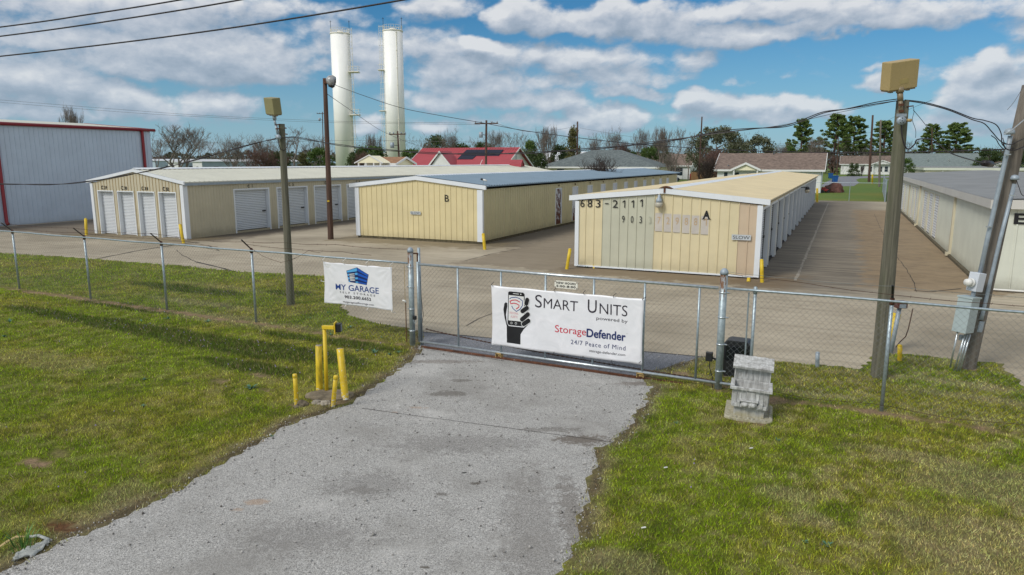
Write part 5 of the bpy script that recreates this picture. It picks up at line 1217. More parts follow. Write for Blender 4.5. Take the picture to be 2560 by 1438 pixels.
# leaning service pole
b=G(2417,920); t=thing('service_pole','leaning grey-brown utility pole carrying conduits and grey electrical boxes, at right','utility pole',(b.x,b.y,0))
top=D(2562,270,b.y)-b; axis=top.normalized(); Ltot=top.length
wood_pole(t,[(0,0,0),(top.x*1.08,top.y,top.z*1.08)],.155,.125,M['pole_svc'])
def al(k,dx=0,dy=-.2):   # point k of the way up the pole
    p=top*k; return Vector((p.x+dx,p.y+dy,p.z))
mb=MB(); mb.tube([loc_(2449,688,b.y-.2),loc_(2468,600,b.y-.2),loc_(2520,370,b.y-.2),loc_(2526,340,b.y-.2)],.042,10); cn=mb.build('conduit',M['conduit'],t,True)
mb=MB(); q=loc_(2524,330,b.y-.22); mb.lathe([(.02,.07),(.07,.05),(.09,.0),(.09,-.04),(.04,-.05)],q,14); mb.build('weatherhead',M['conduit'],t,True)
mb=MB(); mb.tube([loc_(2453,800,b.y-.16),loc_(2458,780,b.y-.16),loc_(2500,600,b.y-.16),loc_(2536,460,b.y-.16)],.036,10); mb.build('conduit',M['conduit'],t,True)
mb=MB(); q=loc_(2537,445,b.y-.18); mb.lathe([(.02,.06),(.06,.04),(.075,.0),(.075,-.03),(.04,-.04)],q,14); mb.build('weatherhead',M['conduit'],t,True)
for (x0,y0,x1,y1) in ((2466,567,2478,567),(2513,388,2526,386),(2524,488,2537,489)):
    mb=MB(); mb.bar(loc_(x0,y0,b.y-.27),loc_(x1,y1,b.y-.25),.03,.02); mb.build('strap',M['galv_bright'],t)
# meter box, round meter, main cabinet
def leanbox(px0,py0,px1,py1,wd,dp,name,mat,yaw=.35,ext=.2):
    a=loc_(px0,py0,b.y-ext); c=loc_(px1,py1,b.y-ext); up=(a-c).normalized(); h=(a-c).length/2; rt=Vector((math.cos(yaw),math.sin(yaw),0)); rt=(rt-up*rt.dot(up)).normalized(); ft=rt.cross(up)
    mb=MB(); mb.obox((a+c)/2,rt*wd/2,-ft*dp/2,up*h); o=mb.build(name,mat,t,bevel=.008,fix=True); return (a+c)/2,rt,ft,up,h,o
cc,rt,ft,up,h,o=leanbox(2446,682,2435,728,.20,.20,'meter_box',M['lightbox'],.35,.3)
mb=MB(); q=cc-rt*.12-up*.02; mb.tube([q+ft*-.0,q-rt*.05],[.085,.085],16); mb.tube([q-rt*.05,q-rt*.14],[.075,.065],16); mb.build('meter',M['plastic_white'],t,True)
mb=MB(); mb.tube([cc-up*h,cc-up*(h+.12)],.04,10); mb.build('nipple',M['conduit'],t,True)
cc,rt,ft,up,h,o=leanbox(2424,742,2406,830,.32,.26,'electrical_cabinet',M['greybox'],.55,.32)
mb=MB(); mb.obox(cc+up*h*.98,rt*.175,ft*.145,up*.015); mb.build('lid',M['greybox'],o)
cc2,rt2,ft2,up2,h2,o=leanbox(2453,803,2446,830,.10,.08,'junction_box',M['conduit'],.3,.12)
for (x0,y0,x1,y1) in ((2395,826,2375,914),(2412,836,2386,922),(2418,836,2392,928),(2425,836,2398,930)):
    mb=MB(); mb.tube([loc_(x0,y0,b.y-.34),loc_(x1,y1+4,b.y-.30)],.017,8); mb.build('conduit',M['galv_bright'],t,True)
mb=MB(); mb.bar(loc_(2404,838,b.y-.25),loc_(2403,850,b.y-.25),.08,.06); mb.build('bracket',M['conduit'],t)
bS=b.copy()

# ------------------------------------------------------------------ yellow posts
def bollard(label,base,topp,r,mat,cap='dome',group=None,sides=16,name='bollard'):
    base=Vector(base); topp=Vector(topp); t=thing(name,label,'bollard',base,0,group); d=topp-base
    mb=MB(); mb.tube([-d*.1,Vector((0,0,0)),d*.5,d],r,sides); mb.build('post',M[mat],t,True)
    if cap=='dome': mb=MB(); mb.tube([d*.985,d*1.0+Vector((0,0,r*.35)),d+Vector((0,0,r*.5))],[r*1.02,r*.8,r*.1],sides); mb.build('cap',M[mat],t,True)
    if cap=='pad': mb=MB(); mb.tube([d*.995,d+Vector((0,0,.006))],[r*.97,r*.9],sides); mb.build('concrete_fill',M['stone'],t,True)
    if cap=='cut': mb=MB(); mb.tube([d*.90,d*.905,d*.99,d*1.0+Vector((0,0,.004))],[r*1.0,r*1.09,r*1.09,r*.95],sides); mb.build('collar',M[mat],t,True)
    return t
bollard('short yellow pipe post alone in the grass, leftmost of the cluster',G(742,1018),D(737,936,11.3),.036,'ybollard','cut')
bollard('thick mildewed yellow bollard behind the keypad pole',G(799,981),D(797,864,12.08),.060,'ymoss','pad')
bollard('chipped short yellow post leaning in front of the keypad pole',G(832,1019),D(840,940,11.22),.038,'ybollard','cut')
bollard('thick chipped yellow bollard right of the keypad pole, beside the drive',G(864,1001),D(850,872,11.85),.062,'ybollard','pad')
k0=G(817,987); t=thing('keypad_stand','yellow gooseneck pole holding a black gate keypad over the grass','keypad stand',k0)
e=D(811,818,k0.y)-k0; w2=D(836,819,k0.y-.1)-k0
mb=MB(); mb.tube([(0,0,-.1),e],.034,14); mb.build('pole',M['yclean'],t,True)
mb=MB(); mb.bar(e+Vector((-.03,0,-.0)),w2,.062,.062); mb.build('arm',M['yclean'],t,bevel=.006)
mb=MB(); mb.obox(w2+Vector((.02,0,.0)),(.009,0,0),(0,.085,0),(0,0,.10)); o=mb.build('back_plate',M['yclean'],t); o.rotation_euler=(0,0,0)
mb=MB(); mb.obox(w2+Vector((.075,0,.0)),(.045,0,0),(0,.062,0),(0,0,.075)); kp=mb.build('keypad',M['black'],t,bevel=.01)
for r_ in range(4):
    for c_ in range(3): mb=MB(); q=w2+Vector((.122,-.035+c_*.03,-.045+r_*.028)); mb.obox(q,(.003,0,0),(0,.010,0),(0,0,.009)); mb.build('key',M['conduit'],kp)
t=thing('concrete_pad','irregular mossy concrete pad under the keypad pole','concrete pad',G(822,995))
rr=random.Random(5); out=[(math.cos(a*.524)*(.42+rr.uniform(-.08,.08)),math.sin(a*.524)*(.27+rr.uniform(-.05,.05))) for a in range(12)]
mb=MB(); n=12; mb.add([(x,y,-.05) for x,y in out]+[(x,y,.05) for x,y in out]+[(x*.8,y*.8,.085) for x,y in out],[(i,(i+1)%n,(i+1)%n+n,i+n) for i in range(n)]+[(i+n,(i+1)%n+n,(i+1)%n+2*n,i+2*n) for i in range(n)]+[tuple(range(2*n,3*n))]); mb.build('slab',M['slab'],t)
def rock(label,px,py,r,seed,mat='stone',name='rock'):
    import bmesh
    bm=bmesh.new(); bmesh.ops.create_icosphere(bm,subdivisions=3,radius=r)
    for v in bm.verts:
        k=1+.45*(mn.noise(v.co*(1.3/r)+Vector((seed,0,0))))+.18*mn.noise(v.co*(4/r)+Vector((seed,3,0))); v.co*=k; v.co.z*=.7
    me=bpy.data.meshes.new(name); bm.to_mesh(me); bm.free(); me.materials.append(M[mat]); o=bpy.data.objects.new(name,me); C.objects.link(o); p=G(px,py); o.location=(p.x,p.y,r*.3); o.rotation_euler=(0,0,seed); tag(o,label,'rock'); return o
rock('pale rough stone at the foot of the keypad pole, left one of two',793,1012,.085,1.3)
rock('tan rough stone at the foot of the keypad pole, right one of two',815,1014,.09,4.1)
rock('half-buried dirty stone around the foot of the lone short post',752,1018,.11,7.7,'slab')
# posts in the yard
bollard('yellow bollard at the left corner of the tan building, before the white warehouse',G(216,588),D(214,547,39.6),.075,'yclean')
bollard('leaning yellow bollard at the right front corner of the tan building',G(459,608),D(450,562,35.6),.075,'yclean')
bollard('yellow bollard at the right front corner of the yellow building B',G(1212,624),D(1208,585,33.0),.075,'yclean')
bollard('yellow bollard left of the cream building with the phone number',G(1417,673),D(1425,623,26.8),.062,'yclean')
bollard('yellow bollard at the front right corner of the cream building A',G(1905,706),D(1904,650,23.8),.062,'yclean')
bollard('tiny yellow stub under the 683 end of the cream gable',G(1485,671),D(1483,661,27.1),.035,'yclean')
bollard('short yellow stub under the SLOW sign of the cream gable',G(1871,704),D(1872,696,24.0),.06,'yclean')
bollard('far yellow bollard at the back corner of the cream building, by the grass',G(2043,506),D(2043,472,72),.11,'yclean')
bollard('tall yellow bollard half hidden behind the grey reader post, inside the right fence',G(2225,881)+Vector((0,.12,0)),D(2241,783,14.95),.098,'yclean','pad')
bollard('short yellow bollard in the grass by the right light pole',G(2249,904),D(2250,864,14.0),.045,'yclean')
bollard('small grey steel post standing in the grass edge behind the right fence',G(2043,920),D(2044,882,13.6),.040,'conduit')
b=G(2226,884); t=thing('card_reader_post','grey steel post with a dark red reader box on top, inside the right fence','reader post',b)
tp=D(2250,763,b.y)-b; mb=MB(); mb.tube([(0,0,-.05),tp],.045,10); mb.build('post',M['conduit'],t,True)
mb=MB(); mb.obox(tp+Vector((.0,-.02,.02)),(.11,0,0),(0,.09,0),(0,0,.075)); o=mb.build('reader_box',simple('dark_red_brown_casing',(.09,.03,.025),.4),t,bevel=.015)
mb=MB(); mb.obox(tp+Vector((.0,-.115,.0)),(.07,0,0),(0,.004,0),(0,0,.04)); mb.build('face_plate',M['conduit'],o)
t=thing('cable_on_ground','thin dark cable running over the slab from the yellow posts','cable',(0,0,0))
mb=MB(); mb.tube([D(2282,772,15.6),D(2276,800,15.5),D(2271,822,15.4),D(2264,842,15.3),D(2250,855,15.0),D(2240,868,14.8)],.012,6); mb.build('cable',M['rustwire'],t,True)

# black operator box behind the planter
b=G(1860,958); t=thing('gate_operator','tall black plastic gate operator housing behind the fence by the concrete planter','gate operator',(b.x,b.y+.45,0),-FYAW)
mb=MB(); mb.prism([(-.24,-.2,0),(.26,-.2,0),(.26,-.2,.66),(.20,-.2,.74),(-.18,-.2,.74),(-.24,-.2,.68)],(0,.36,0)); mb.build('housing',M['black'],t,bevel=.03,fix=True)
mb=MB(); mb.box(-.20,.22,-.215,-.198,.35,.64); mb.build('front_panel',simple('black_glossy_plastic',(.01,.012,.016),.15),t,bevel=.01)
mb=MB(); mb.box(-.3,.32,-.26,.22,-.02,.03); mb.build('base',M['slab'],t)

# ------------------------------------------------------------------ concrete planter (little stall shape)
b=G(1868,1030); t=thing('concrete_planter','weathered white-grey concrete planter with shingled top and open trough, before the right gate post','planter',(b.x,b.y-.06,0),R(-20)); t.scale=(1,1,.86); t.rotation_euler=(R(1.5),R(2.5),R(-20))
pm,nt,bb=newmat('weathered_cast_concrete'); co=objco(nt); s_=nt.nodes.new('ShaderNodeSeparateXYZ'); nt.links.new(co,s_.inputs[0])
n=nnoise(nt,objco(nt,(16,16,2.5)),1.0,6,.7); n2=nnoise(nt,co,6,5,.65)
c=nramp(nt,n,[(.35,(.27,.27,.26)),(.65,(.60,.61,.60))]); c=nmix(nt,nmaprange(nt,n2,.55,.72,0,.6),c,(.16,.15,.13)); c=nmix(nt,nmaprange(nt,nmath(nt,'ADD',s_.outputs[2],nmath(nt,'MULTIPLY_ADD',n2,.3,-.15)),.06,.20,.55,0),c,(.34,.29,.12))
setin(nt,bb,'Base Color',c); bb.inputs['Roughness'].default_value=.9; bump(nt,bb,n,.5,.02)
Wd=.30
mb=MB(); mb.prism([(-.37,-.38,0),(-.28,-.46,0),(.28,-.46,0),(.37,-.38,0),(.37,.34,0),(-.37,.34,0)],(0,0,.07)); mb.build('base_slab',pm,t,fix=True,bevel=.01)
rr=random.Random(9)
for i in range(9):
    mb=MB(); x=-.26+i*.065; mb.box(x-.02,x+.02,-.425+rr.uniform(-.01,.01),-.395,.065,.09+rr.uniform(0,.01)); mb.build('pebble_course',pm,t,bevel=.008)
for i in range(7):
    mb=MB(); y=-.22+i*.085; mb.box(.315,.345,y-.03,y+.03,.065,.09); mb.build('pebble_course',pm,t,bevel=.008)
mb=MB(); mb.box(-.235,.235,-.31,.26,.06,.26); mb.build('plinth',pm,t,bevel=.01)
mb=MB()
for i in range(8):     # boarded front
    x0=-.27+i*.0675; mb.box(x0+.003,x0+.0645,-.345-.004*(i%2),-.31,.25,.60)
mb.build('front_boards',pm,t)
mb=MB()
for sx in (-1,1):
    for i in range(7): y0=-.31+i*.085; mb.box(sx*.27-.012-(.004*(i%2)),sx*.27+.012+(.004*(i%2)),y0+.002,y0+.083,.25,.60 if i<4 else .90)
mb.build('side_boards',pm,t)
mb=MB(); mb.box(-.257,.257,.0,.25,.25,.60); mb.box(-.257,.257,-.308,-.001,.25,.50); mb.build('core',pm,t)
mb=MB(); 
mb.box(-.32,.32,-.40,-.34,.60,.65); mb.box(-.32,.32,.0,.05,.60,.65); mb.box(-.32,-.255,-.34,.0,.60,.65); mb.box(.255,.32,-.34,.0,.60,.65); mb.build('trough_rim',pm,t,bevel=.006)
mb=MB(); mb.box(-.256,.256,.055,.27,.60,.90); mb.build('back_wall',pm,t)
for i in range(7): mb=MB(); x=-.24+i*.08; mb.box(x-.012,x+.012,.043,.055,.66,.88); mb.build('batten',pm,t)
mb=MB()
for i in range(7):
    x0=-.315+i*.09; mb.prism([(x0,-.06,.90),(x0+.088,-.06,.90),(x0+.088,.0,.955),(x0+.088,.30,1.02),(x0,.30,1.02+.006*(i%2)),(x0,.0,.955+.006*(i%2))],(0,0,.03)) if False else mb.obox((x0+.044,.12,.965+.004*(i%2)),(.044,0,0),(0,.185,.055),(0,-.007,.022))
mb.build('shingle_roof',pm,t)
mb=MB(); mb.box(-.06,.07,-.365,-.345,.42,.58); mb.build('panel',pm,t,bevel=.004)
mb=MB(); mb.box(-.15,.13,-.43,-.33,.395,.42); mb.box(-.20,-.15,-.40,-.34,.28,.38); mb.box(.13,.20,-.40,-.34,.28,.38); mb.box(-.26,.26,-.385,-.33,.26,.33); mb.box(-.13,.11,-.405,-.37,.28,.395)
mb.build('flower_box',pm,t,bevel=.008)
for x in (-.07,.05): mb=MB(); mb.lathe([(.05,.30),(.055,.34),(.04,.385)],(x,-.395,0),14); mb.build('carved_pot',pm,t,True)

# ------------------------------------------------------------------ weeds, litter in the lawn corner
def rosette(px,py,r,n=9,seed=0,lab='small blue-green weed rosette in the lawn',grp='leafy weeds scattered in the lawn'):
    rr=random.Random(seed); p=G(px,py); mb=MB()
    for i in range(n):
        a=i*2.4+rr.uniform(-.3,.3); L=r*rr.uniform(.6,1.1); u=Vector((math.cos(a),math.sin(a),0)); w_=Vector((-u.y,u.x,0)); el=rr.uniform(.35,1.0)
        P=[u*L*.1,u*L*.5*math.cos(el)+Vector((0,0,L*.5*math.sin(el))),u*L*(.95*math.cos(el)+.05)+Vector((0,0,L*.72*math.sin(el)))]
        ws=[L*.07,L*.17,0.004]; vs=[]
        for q,ww in zip(P,ws): vs+=[q-w_*ww,q+w_*ww]
        mb.add(vs,[(0,1,3,2),(2,3,5,4)])
    o=mb.build('weed',M['weed']); o.location=(p.x,p.y,.02); tag(o,lab,'weed',grp)
rosette(627,975,.17,12,1,'large blue-green weed rosette beside the bare dirt patches'); 
for i,(x,y,r) in enumerate(((936,885,.13),(996,885,.10),(420,800,.13),(520,807,.13),(352,806,.10),(25,808,.16),(12,845,.10),(875,822,.12),(826,840,.08),(893,880,.08),(975,890,.09),(362,952,.08),(358,1020,.07),(680,1095,.05),(2065,1370,.10),(2012,1362,.06),(1944,1105,.07),(1690,1062,.06),(820,785,.10),(775,798,.07),(560,770,.08),(952,847,.08))): rosette(x,y,r,8,i+5)
b=G(95,1400); t=thing('plastic_sheet','crumpled muddy white plastic sheet half buried at the drive edge, bottom left','plastic sheet',b,0)
mb=MB(); n=16; vs=[]; A_,B_=G(35,1408)-b,G(125,1358)-b; nrm=Vector((-(B_-A_).y,(B_-A_).x,0)).normalized()
for i in range(n+1):
    for j in range(7):
        u=i/n; v=(j/6-.5); w_=.12*math.sin(u*math.pi)**.7+.01; p=A_.lerp(B_,u)+nrm*v*w_*1.4; vs.append((p.x,p.y,.035+.02*math.sin(u*9+v*11)+.012*math.sin(u*23+v*7)))
mb.add(vs,[(i*7+j,i*7+j+1,(i+1)*7+j+1,(i+1)*7+j) for i in range(n) for j in range(6)]); o=mb.build('sheet',M['white_cloth'],t,True); md=o.modifiers.new('th','SOLIDIFY'); md.thickness=.004
mb=MB(); mb.tube([G(75,1353)-b+Vector((0,0,.05)),G(98,1354)-b+Vector((0,0,.07)),G(123,1360)-b+Vector((0,0,.05))],.018,6); mb.build('strip',M['white_cloth'],t,True)
t=thing('dry_leaf','curved straw-coloured dead leaf lying in grass at the bottom left','leaf',G(30,1372))
mb=MB(); b=G(30,1372); P=[G(-5,1386)-b,G(20,1374)-b,G(42,1366)-b,G(66,1369)-b]; mb.tube([p+Vector((0,0,.07+.02*i)) for i,p in enumerate(P)],[.012,.028,.024,.006],6,ell=.3); mb.build('blade',M['straw'],t,True)
t=thing('grass_tuft','tall green grass tuft beside the muddy plastic sheet','grass tuft',G(58,1372)); mb=MB(); rr=random.Random(3)
for i in range(40):
    a=rr.uniform(0,6.28); L=rr.uniform(.12,.26); u=Vector((math.cos(a),math.sin(a),0)); o_=u*rr.uniform(0,.12); w_=Vector((-u.y,u.x,0))*.005
    P=[o_,o_+u*L*.2+Vector((0,0,L*.6)),o_+u*L*.55+Vector((0,0,L*.9))]; mb.add([P[0]-w_,P[0]+w_,P[1]+w_,P[1]-w_,P[2]],[(0,1,2,3),(3,2,4)])
mb.build('leaves',M['grassblade'],t)
for i,(x,y) in enumerate(((1878,1129),(1664,1178),(1609,1330))):
    p=G(x,y); mb=MB(); mb.tube([(-.025,0,.05),(.025,.012,.05)],.009,6); o=mb.build('litter_scrap',M['plastic_white']); o.location=p; tag(o,'tiny white paper scrap in the lawn right of the drive','litter','paper scraps in the right lawn')
p=G(1996,1272); 
# small weeds at the foot of the cream gable
for i,(x,y) in enumerate(((1443,668),(1466,670),(1525,673),(1577,677),(1583,675),(1645,684))): rosette(x,y,.13 if i in (1,3) else .09,7,60+i,'small green weed growing at the foot of the cream gable','weeds along the cream gable')

# ------------------------------------------------------------------ water towers
def tower(label,pxl,pxr,ytop,Y,side,dia_label):
    a=D(pxl,ytop,Y); c=D(pxr,ytop,Y); cx=(a.x+c.x)/2; r=(c.x-a.x)/2; h=a.z
    t=thing('water_tower',label,'water tower',(cx,Y,0)); 
    mb=MB(); mb.lathe([(r,0),(r,h)],(0,0,0),48); o=mb.build('tank',M['towers'],t,True)
    o.data.polygons.foreach_set('use_smooth',[len(p.vertices)==4 for p in o.data.polygons])
    mb=MB(); mb.lathe([(r+.06,h-.3),(r+.12,h-.25),(r+.12,h),(r,h+.02),(.8,h+.35),(.75,h+.55),(.05,h+.6)],(0,0,0),40); mb.build('top_rim',M['towers_pipe'],t,True)
    n=24; hb=MB()
    for k in range(n):
        an=2*math.pi*k/n; x,y=math.cos(an)*r*.97,math.sin(an)*r*.97; hb.tube([(x,y,h),(x,y,h+1.15)],.035,4)
    for z in (h+.6,h+1.15): hb.tube([(math.cos(2*math.pi*k/n)*r*.97,math.sin(2*math.pi*k/n)*r*.97,z) for k in range(n+1)],.035,4,caps=False)
    hb.build('top_railing',M['towers_pipe'],t)
    for sx in (-.95,.97 if side>0 else .93):
        mb=MB(); mb.tube([(sx*r,0,h),(sx*r,0,h+3.2)],.05,4); mb.tube([(sx*r-.25,0,h+2.9),(sx*r+.25,0,h+2.9)],.04,4); mb.build('antenna',M['black'],t)
    # caged ladder
    x0=side*(r+.35) if side>0 else side*(r+.25); lad=MB()
    for dx in (-.25,.25): lad.tube([(x0+dx,-.9,4 if side>0 else 5),(x0+dx,-.9,h+1.2)],.05,4)
    z=4.0
    while z<h+1: lad.bar((x0-.25,-.9,z),(x0+.25,-.9,z),.04,.04); z+=.9
    for dx in (-.55,.55): lad.tube([(x0+dx,-1.4,h*.28),(x0+dx,-1.4,h+1.2)],.035,4)
    z=h*.28
    while z<h+1: lad.tube([(x0-.55,-.9,z),(x0-.55,-1.4,z),(x0,-1.7,z),(x0+.55,-1.4,z),(x0+.55,-.9,z)],.035,4,caps=False); z+=1.5
    lad.build('ladder',M['towers_pipe'],t)
    return t,r,h
tA,r,h=tower('left tall white cylindrical water tower with ladder and side platforms',826,874,84,190,1,'')
for zf,w_ in ((.735,2.6),(.44,2.4),(.165,2.4)):
    z=h*zf; mb=MB(); mb.box(r-.4,r+w_-.3,-2.2,.3,z-.15,z+.12); pl_=mb.build('platform',M['towers_pipe'],tA)
    mb=MB()
    for x in (r-.2,r+w_/2-.3,r+w_-.35): mb.tube([(x,-2.15,z),(x,-2.15,z+1.3)],.05,4)
    for zz in (z+.65,z+1.3): mb.tube([(r-.2,-2.15,zz),(r+w_-.35,-2.15,zz),(r+w_-.35,.2,zz)],.045,4)
    mb.build('railing',M['towers_pipe'],pl_)
mb=MB(); mb.tube([(r+.55,-.9,3.8),(r+.55,-.9,h*.16)],.55,10); mb.build('ladder_shroud',M['towers_pipe'],tA,True)
for k in range(3):
    mb=MB(); x=r+.15+k*.4; mb.tube([(x,-1.2,0),(x,-1.2,4.3)],.07,4); mb.build('ladder_leg',simple('green_white_steel',(.35,.5,.4),.5) if k==1 else M['towers_pipe'],tA)
tB,r,h=tower('right tall white cylindrical water tower with a vertical pipe on its face',957,1006,77,185,-1,'')
mb=MB(); a=-1.05; mb.tube([(math.cos(a)*r*1.02,math.sin(a)*r*1.02,0),(math.cos(a)*r*1.02,math.sin(a)*r*1.02,h-.3)],.12,6); z=2
while z<h: mb.box(math.cos(a)*r*1.02-.18,math.cos(a)*r*1.02+.18,math.sin(a)*r*1.02-.2,math.sin(a)*r*1.02+.2,z,z+.15); z+=4.2
mb.build('overflow_pipe',M['towers_pipe'],tB)
for zf in (.735,.46): z=h*zf; mb=MB(); mb.box(-r-1.3,-r+.2,-1.8,.2,z-.1,z+.12); mb.tube([(-r-1.25,-1.75,z+1.2),(-r+.1,-1.75,z+1.2)],.05,4); mb.build('platform',M['towers_pipe'],tB)
mb=MB(); mb.tube([(-r-.45,-.9,4.2),(-r-.45,-.9,h*.17)],.55,10); mb.build('ladder_shroud',M['towers_pipe'],tB,True)

# ------------------------------------------------------------------ houses
def len_to_px(P,d,px,n=60):
    lo,hi=0.0,200.0; f=lambda L:(PW/2+F_PX*((P+d*L).x)/((( P+d*L)-Vector((0,0,HC))).dot(_fw))) - px
    s0=f(0.01)
    for _ in range(n):
        m=(lo+hi)/2
        if (f(m)>0)==(s0>0): lo=m
        else: hi=m
    return lo
UU=Vector((math.cos(YAW),-math.sin(YAW),0)); VV=Vector((math.sin(YAW),math.cos(YAW),0))
def house(label,pxR,pxL,Y,ze,zr,dep,wallm,roofm,name='house',hip=0,over=.45,trim='white_siding',base=None,roof_th=.14):
    """front wall runs between two image columns; local x along the front, y to the back"""
    P=D(pxR,406,Y); P.z=0; W_=len_to_px(P,-UU,pxL); O=P-UU*W_
    t=thing(name,label,name.replace('_',' '),O,-YAW)
    mb=MB(); mb.box(0,W_,0,dep,0,ze)
    if not hip:
        k=(zr-ze)/(dep/2)
        for x0,x1 in ((0,.12),(W_-.12,W_)): mb.prism([(x0,0.01,ze),(x0,dep-.01,ze),(x0,dep/2,zr-.15)],(x1-x0,0,0))
    mb.build('walls',M[wallm],t,fix=True)
    mb=MB(); e=over; k=(zr-ze)/(dep/2); zlow=ze-k*e*.6
    if hip:
        A_=[(-e,-e,zlow),(W_+e,-e,zlow),(W_+e,dep+e,zlow),(-e,dep+e,zlow)]; r0,r1=(hip,dep/2,zr),(W_-hip,dep/2,zr)
        mb.add(A_+[r0,r1],[(0,1,5,4),(1,2,5),(2,3,4,5),(3,0,4),(0,3,2,1)])
    else:
        mb.prism([(-e,-e,zlow),(-e,dep/2,zr),(-e,dep+e,zlow),(-e,dep+e,zlow-roof_th),(-e,dep/2,zr-roof_th),(-e,-e,zlow-roof_th)],(W_+2*e,0,0))
    mb.build('roof',M[roofm],t,fix=True)
    mb=MB(); mb.box(-e-.02,W_+e+.02,-e-.05,-e-.002,zlow-.22,zlow+.03)
    if not hip:
        for x in (-e-.06,W_+e-.0):
            mb.prism([(x,-e,zlow-.2),(x,dep/2,zr-.18),(x,dep+e,zlow-.2),(x,dep+e,zlow+.02),(x,dep/2,zr+.02),(x,-e,zlow+.02)],(.06,0,0))
    mb.build('fascia',M[trim],t,fix=True)
    return t,W_,zlow
def window(t,x0,x1,z0,z1,y=0,side=None):
    mb=MB(); mb.box(x0-.08,x1+.08,y-.05,y-.001,z0-.08,z1+.08); w_=mb.build('window',M['white_siding'],t)
    mb=MB(); mb.box(x0,x1,y-.07,y-.051,z0,z1); mb.build('pane',M['glass'],w_)
    mb=MB(); mb.box(x0,x1,y-.085,y-.071,(z0+z1)/2-.03,(z0+z1)/2+.03); mb.build('sash_bar',M['white_siding'],w_)
def porch(t,xc,wd,depth,ze,zr,trim='white_siding',rm='brownroof',posts=2,gable='cream_siding'):
    mb=MB(); e=.15
    mb.prism([(xc-wd/2-.3,-depth,ze),(xc,-depth,zr),(xc+wd/2+.3,-depth,ze),(xc+wd/2+.3,-depth,ze-.12),(xc,-depth,zr-.12),(xc-wd/2-.3,-depth,ze-.12)],(0,depth+2.6,0)); p=mb.build('porch_roof',M[rm],t,fix=True)
    mb=MB(); 
    for s in (-1,1): mb.prism([(xc+s*(wd/2+.3),-depth-.06,ze+.03),(xc,-depth-.06,zr+.03),(xc,-depth-.06,zr-.26),(xc+s*(wd/2+.3),-depth-.06,ze-.26)],(0,.055,0))
    mb.build('barge_board',M[trim],p,fix=True)
    mb=MB(); mb.prism([(xc-wd/2,-depth+.2,ze-.14),(xc,-depth+.2,zr-.16),(xc+wd/2,-depth+.2,ze-.14)],(0,.08,0)); mb.build('gable',M[gable],p,fix=True)
    for i in range(posts):
        x=xc-wd/2+.12+i*(wd-.24)/max(1,posts-1); mb=MB(); mb.box(x-.09,x+.09,-depth+.05,-depth+.25,0,ze-.15); mb.build('post',M[trim],t)
# brown-roofed house, right of centre
t,W_,zl=house('long white house with brown shingle roof and small gabled porch, behind the cream building',2055,1791,93,3.12,5.25,8.6,'white_siding','brownroof')
porch(t,W_*.29,3.3,.9,3.05,3.95); window(t,W_*.07,W_*.105,1.4,2.6); window(t,W_*.18,W_*.22,1.2,2.6)
mb=MB(); mb.box(W_*.30,W_*.35,-.06,0,.1,2.5); mb.build('door',M['bluebin'],t)
mb=MB(); mb.lathe([(.09,0),(.09,.35),(.16,.36),(.16,.45),(.02,.5)],(W_*.52,3.9,5.05),10); mb.build('roof_vent',M['conduit'],t,True)
mb=MB(); mb.lathe([(.08,0),(.08,.3),(.1,.32)],(W_*.1,.6,3.3),10); mb.build('roof_vent',M['conduit'],t,True)
mb=MB(); mb.box(W_,W_+.12,.0,.14,0,2.9); mb.build('corner_board',M['greybox'],t)
# second brown house further back
t,W_,zl=house('white house with brown roof behind the yellow building end, with red bins beside it',1726,1560,165,3.3,5.9,9.5,'white_siding','brownroof')
window(t,W_-4.0,W_-1.7,.9,2.6); window(t,W_-4.9,W_-4.1,1.0,2.5)
# grey hip roof
t,W_,zl=house('pale house with wide grey-green hip roof and white eaves, behind the yellow building',1643,1352,112,3.35,6.0,10,'cream_siding','greyroof',hip=7.4)
window(t,3.0,4.2,1.6,2.8); mb=MB(); mb.box(W_-10,W_-8,-.06,0,1.8,2.8); mb.build('awning',M['red'],t)
# pale metal-roof house
t,W_,zl=house('small house with pale metal roof between the red-roofed and grey-roofed houses',1470,1352,150,3.6,6.2,8,'white_siding','lightroof')
# red metal roof house
t,W_,zl=house('white house with bright red metal roof and dark solar panels',1250,1015,95,2.9,6.05,10.8,'white_siding','redroof',over=.5)
e=.5; k=(6.05-2.9)/5.4
def on_roof(x,y): return (x,y,2.9+k*y+.045)
rib=MB(); x=-.4
while x<W_+.5: rib.bar((x,-.4,2.9-k*.4+.02),(x,5.35,2.9+k*5.35+.02),.05,.05); x+=.42
rib.build('roof_ribs',M['redroof'],t)
def roofpx(px,py):
    O=t.location; n=Vector((0,-k,1)).normalized(); rr_=Matrix.Rotation(-YAW,3,'Z'); nw=rr_@n; p0=O+rr_@Vector((0,0,2.9)); r_=ray(px,py); q=Vector((0,0,HC))+r_*((p0-Vector((0,0,HC))).dot(nw)/r_.dot(nw)); return rr_.inverted()@(q-O)+Vector((0,0,.12))
def panelquad(pts):
    mb=MB(); P=[roofpx(*p) for p in pts]; mb.prism(P,(0,0,-.08)); mb.build('solar_panel',M['solar'],t,fix=True)
for a,b2 in ((0,.33),(.335,.66),(.665,1)):
    lx=lambda x0,x1,k_:x0+(x1-x0)*k_
    panelquad([(lx(1167,1259,a),376.5),(lx(1167,1259,b2),376.5),(lx(1160,1254,b2),383),(lx(1160,1254,a),383)])
    panelquad([(lx(1159,1253,a),383.8),(lx(1159,1253,b2),383.8),(lx(1152,1247,b2),391),(lx(1152,1247,a),391)])
panelquad([(1151,391.8),(1190,391.8),(1181,400),(1143,400)])
porch(t,W_*.40,3.7,.6,3.2,5.5,rm='redroof',gable='white_siding')
mb=MB(); mb.box(W_+.0,W_+.03,5.0,5.2,0,5.4); mb.build('siding_joint',M['greybox'],t)
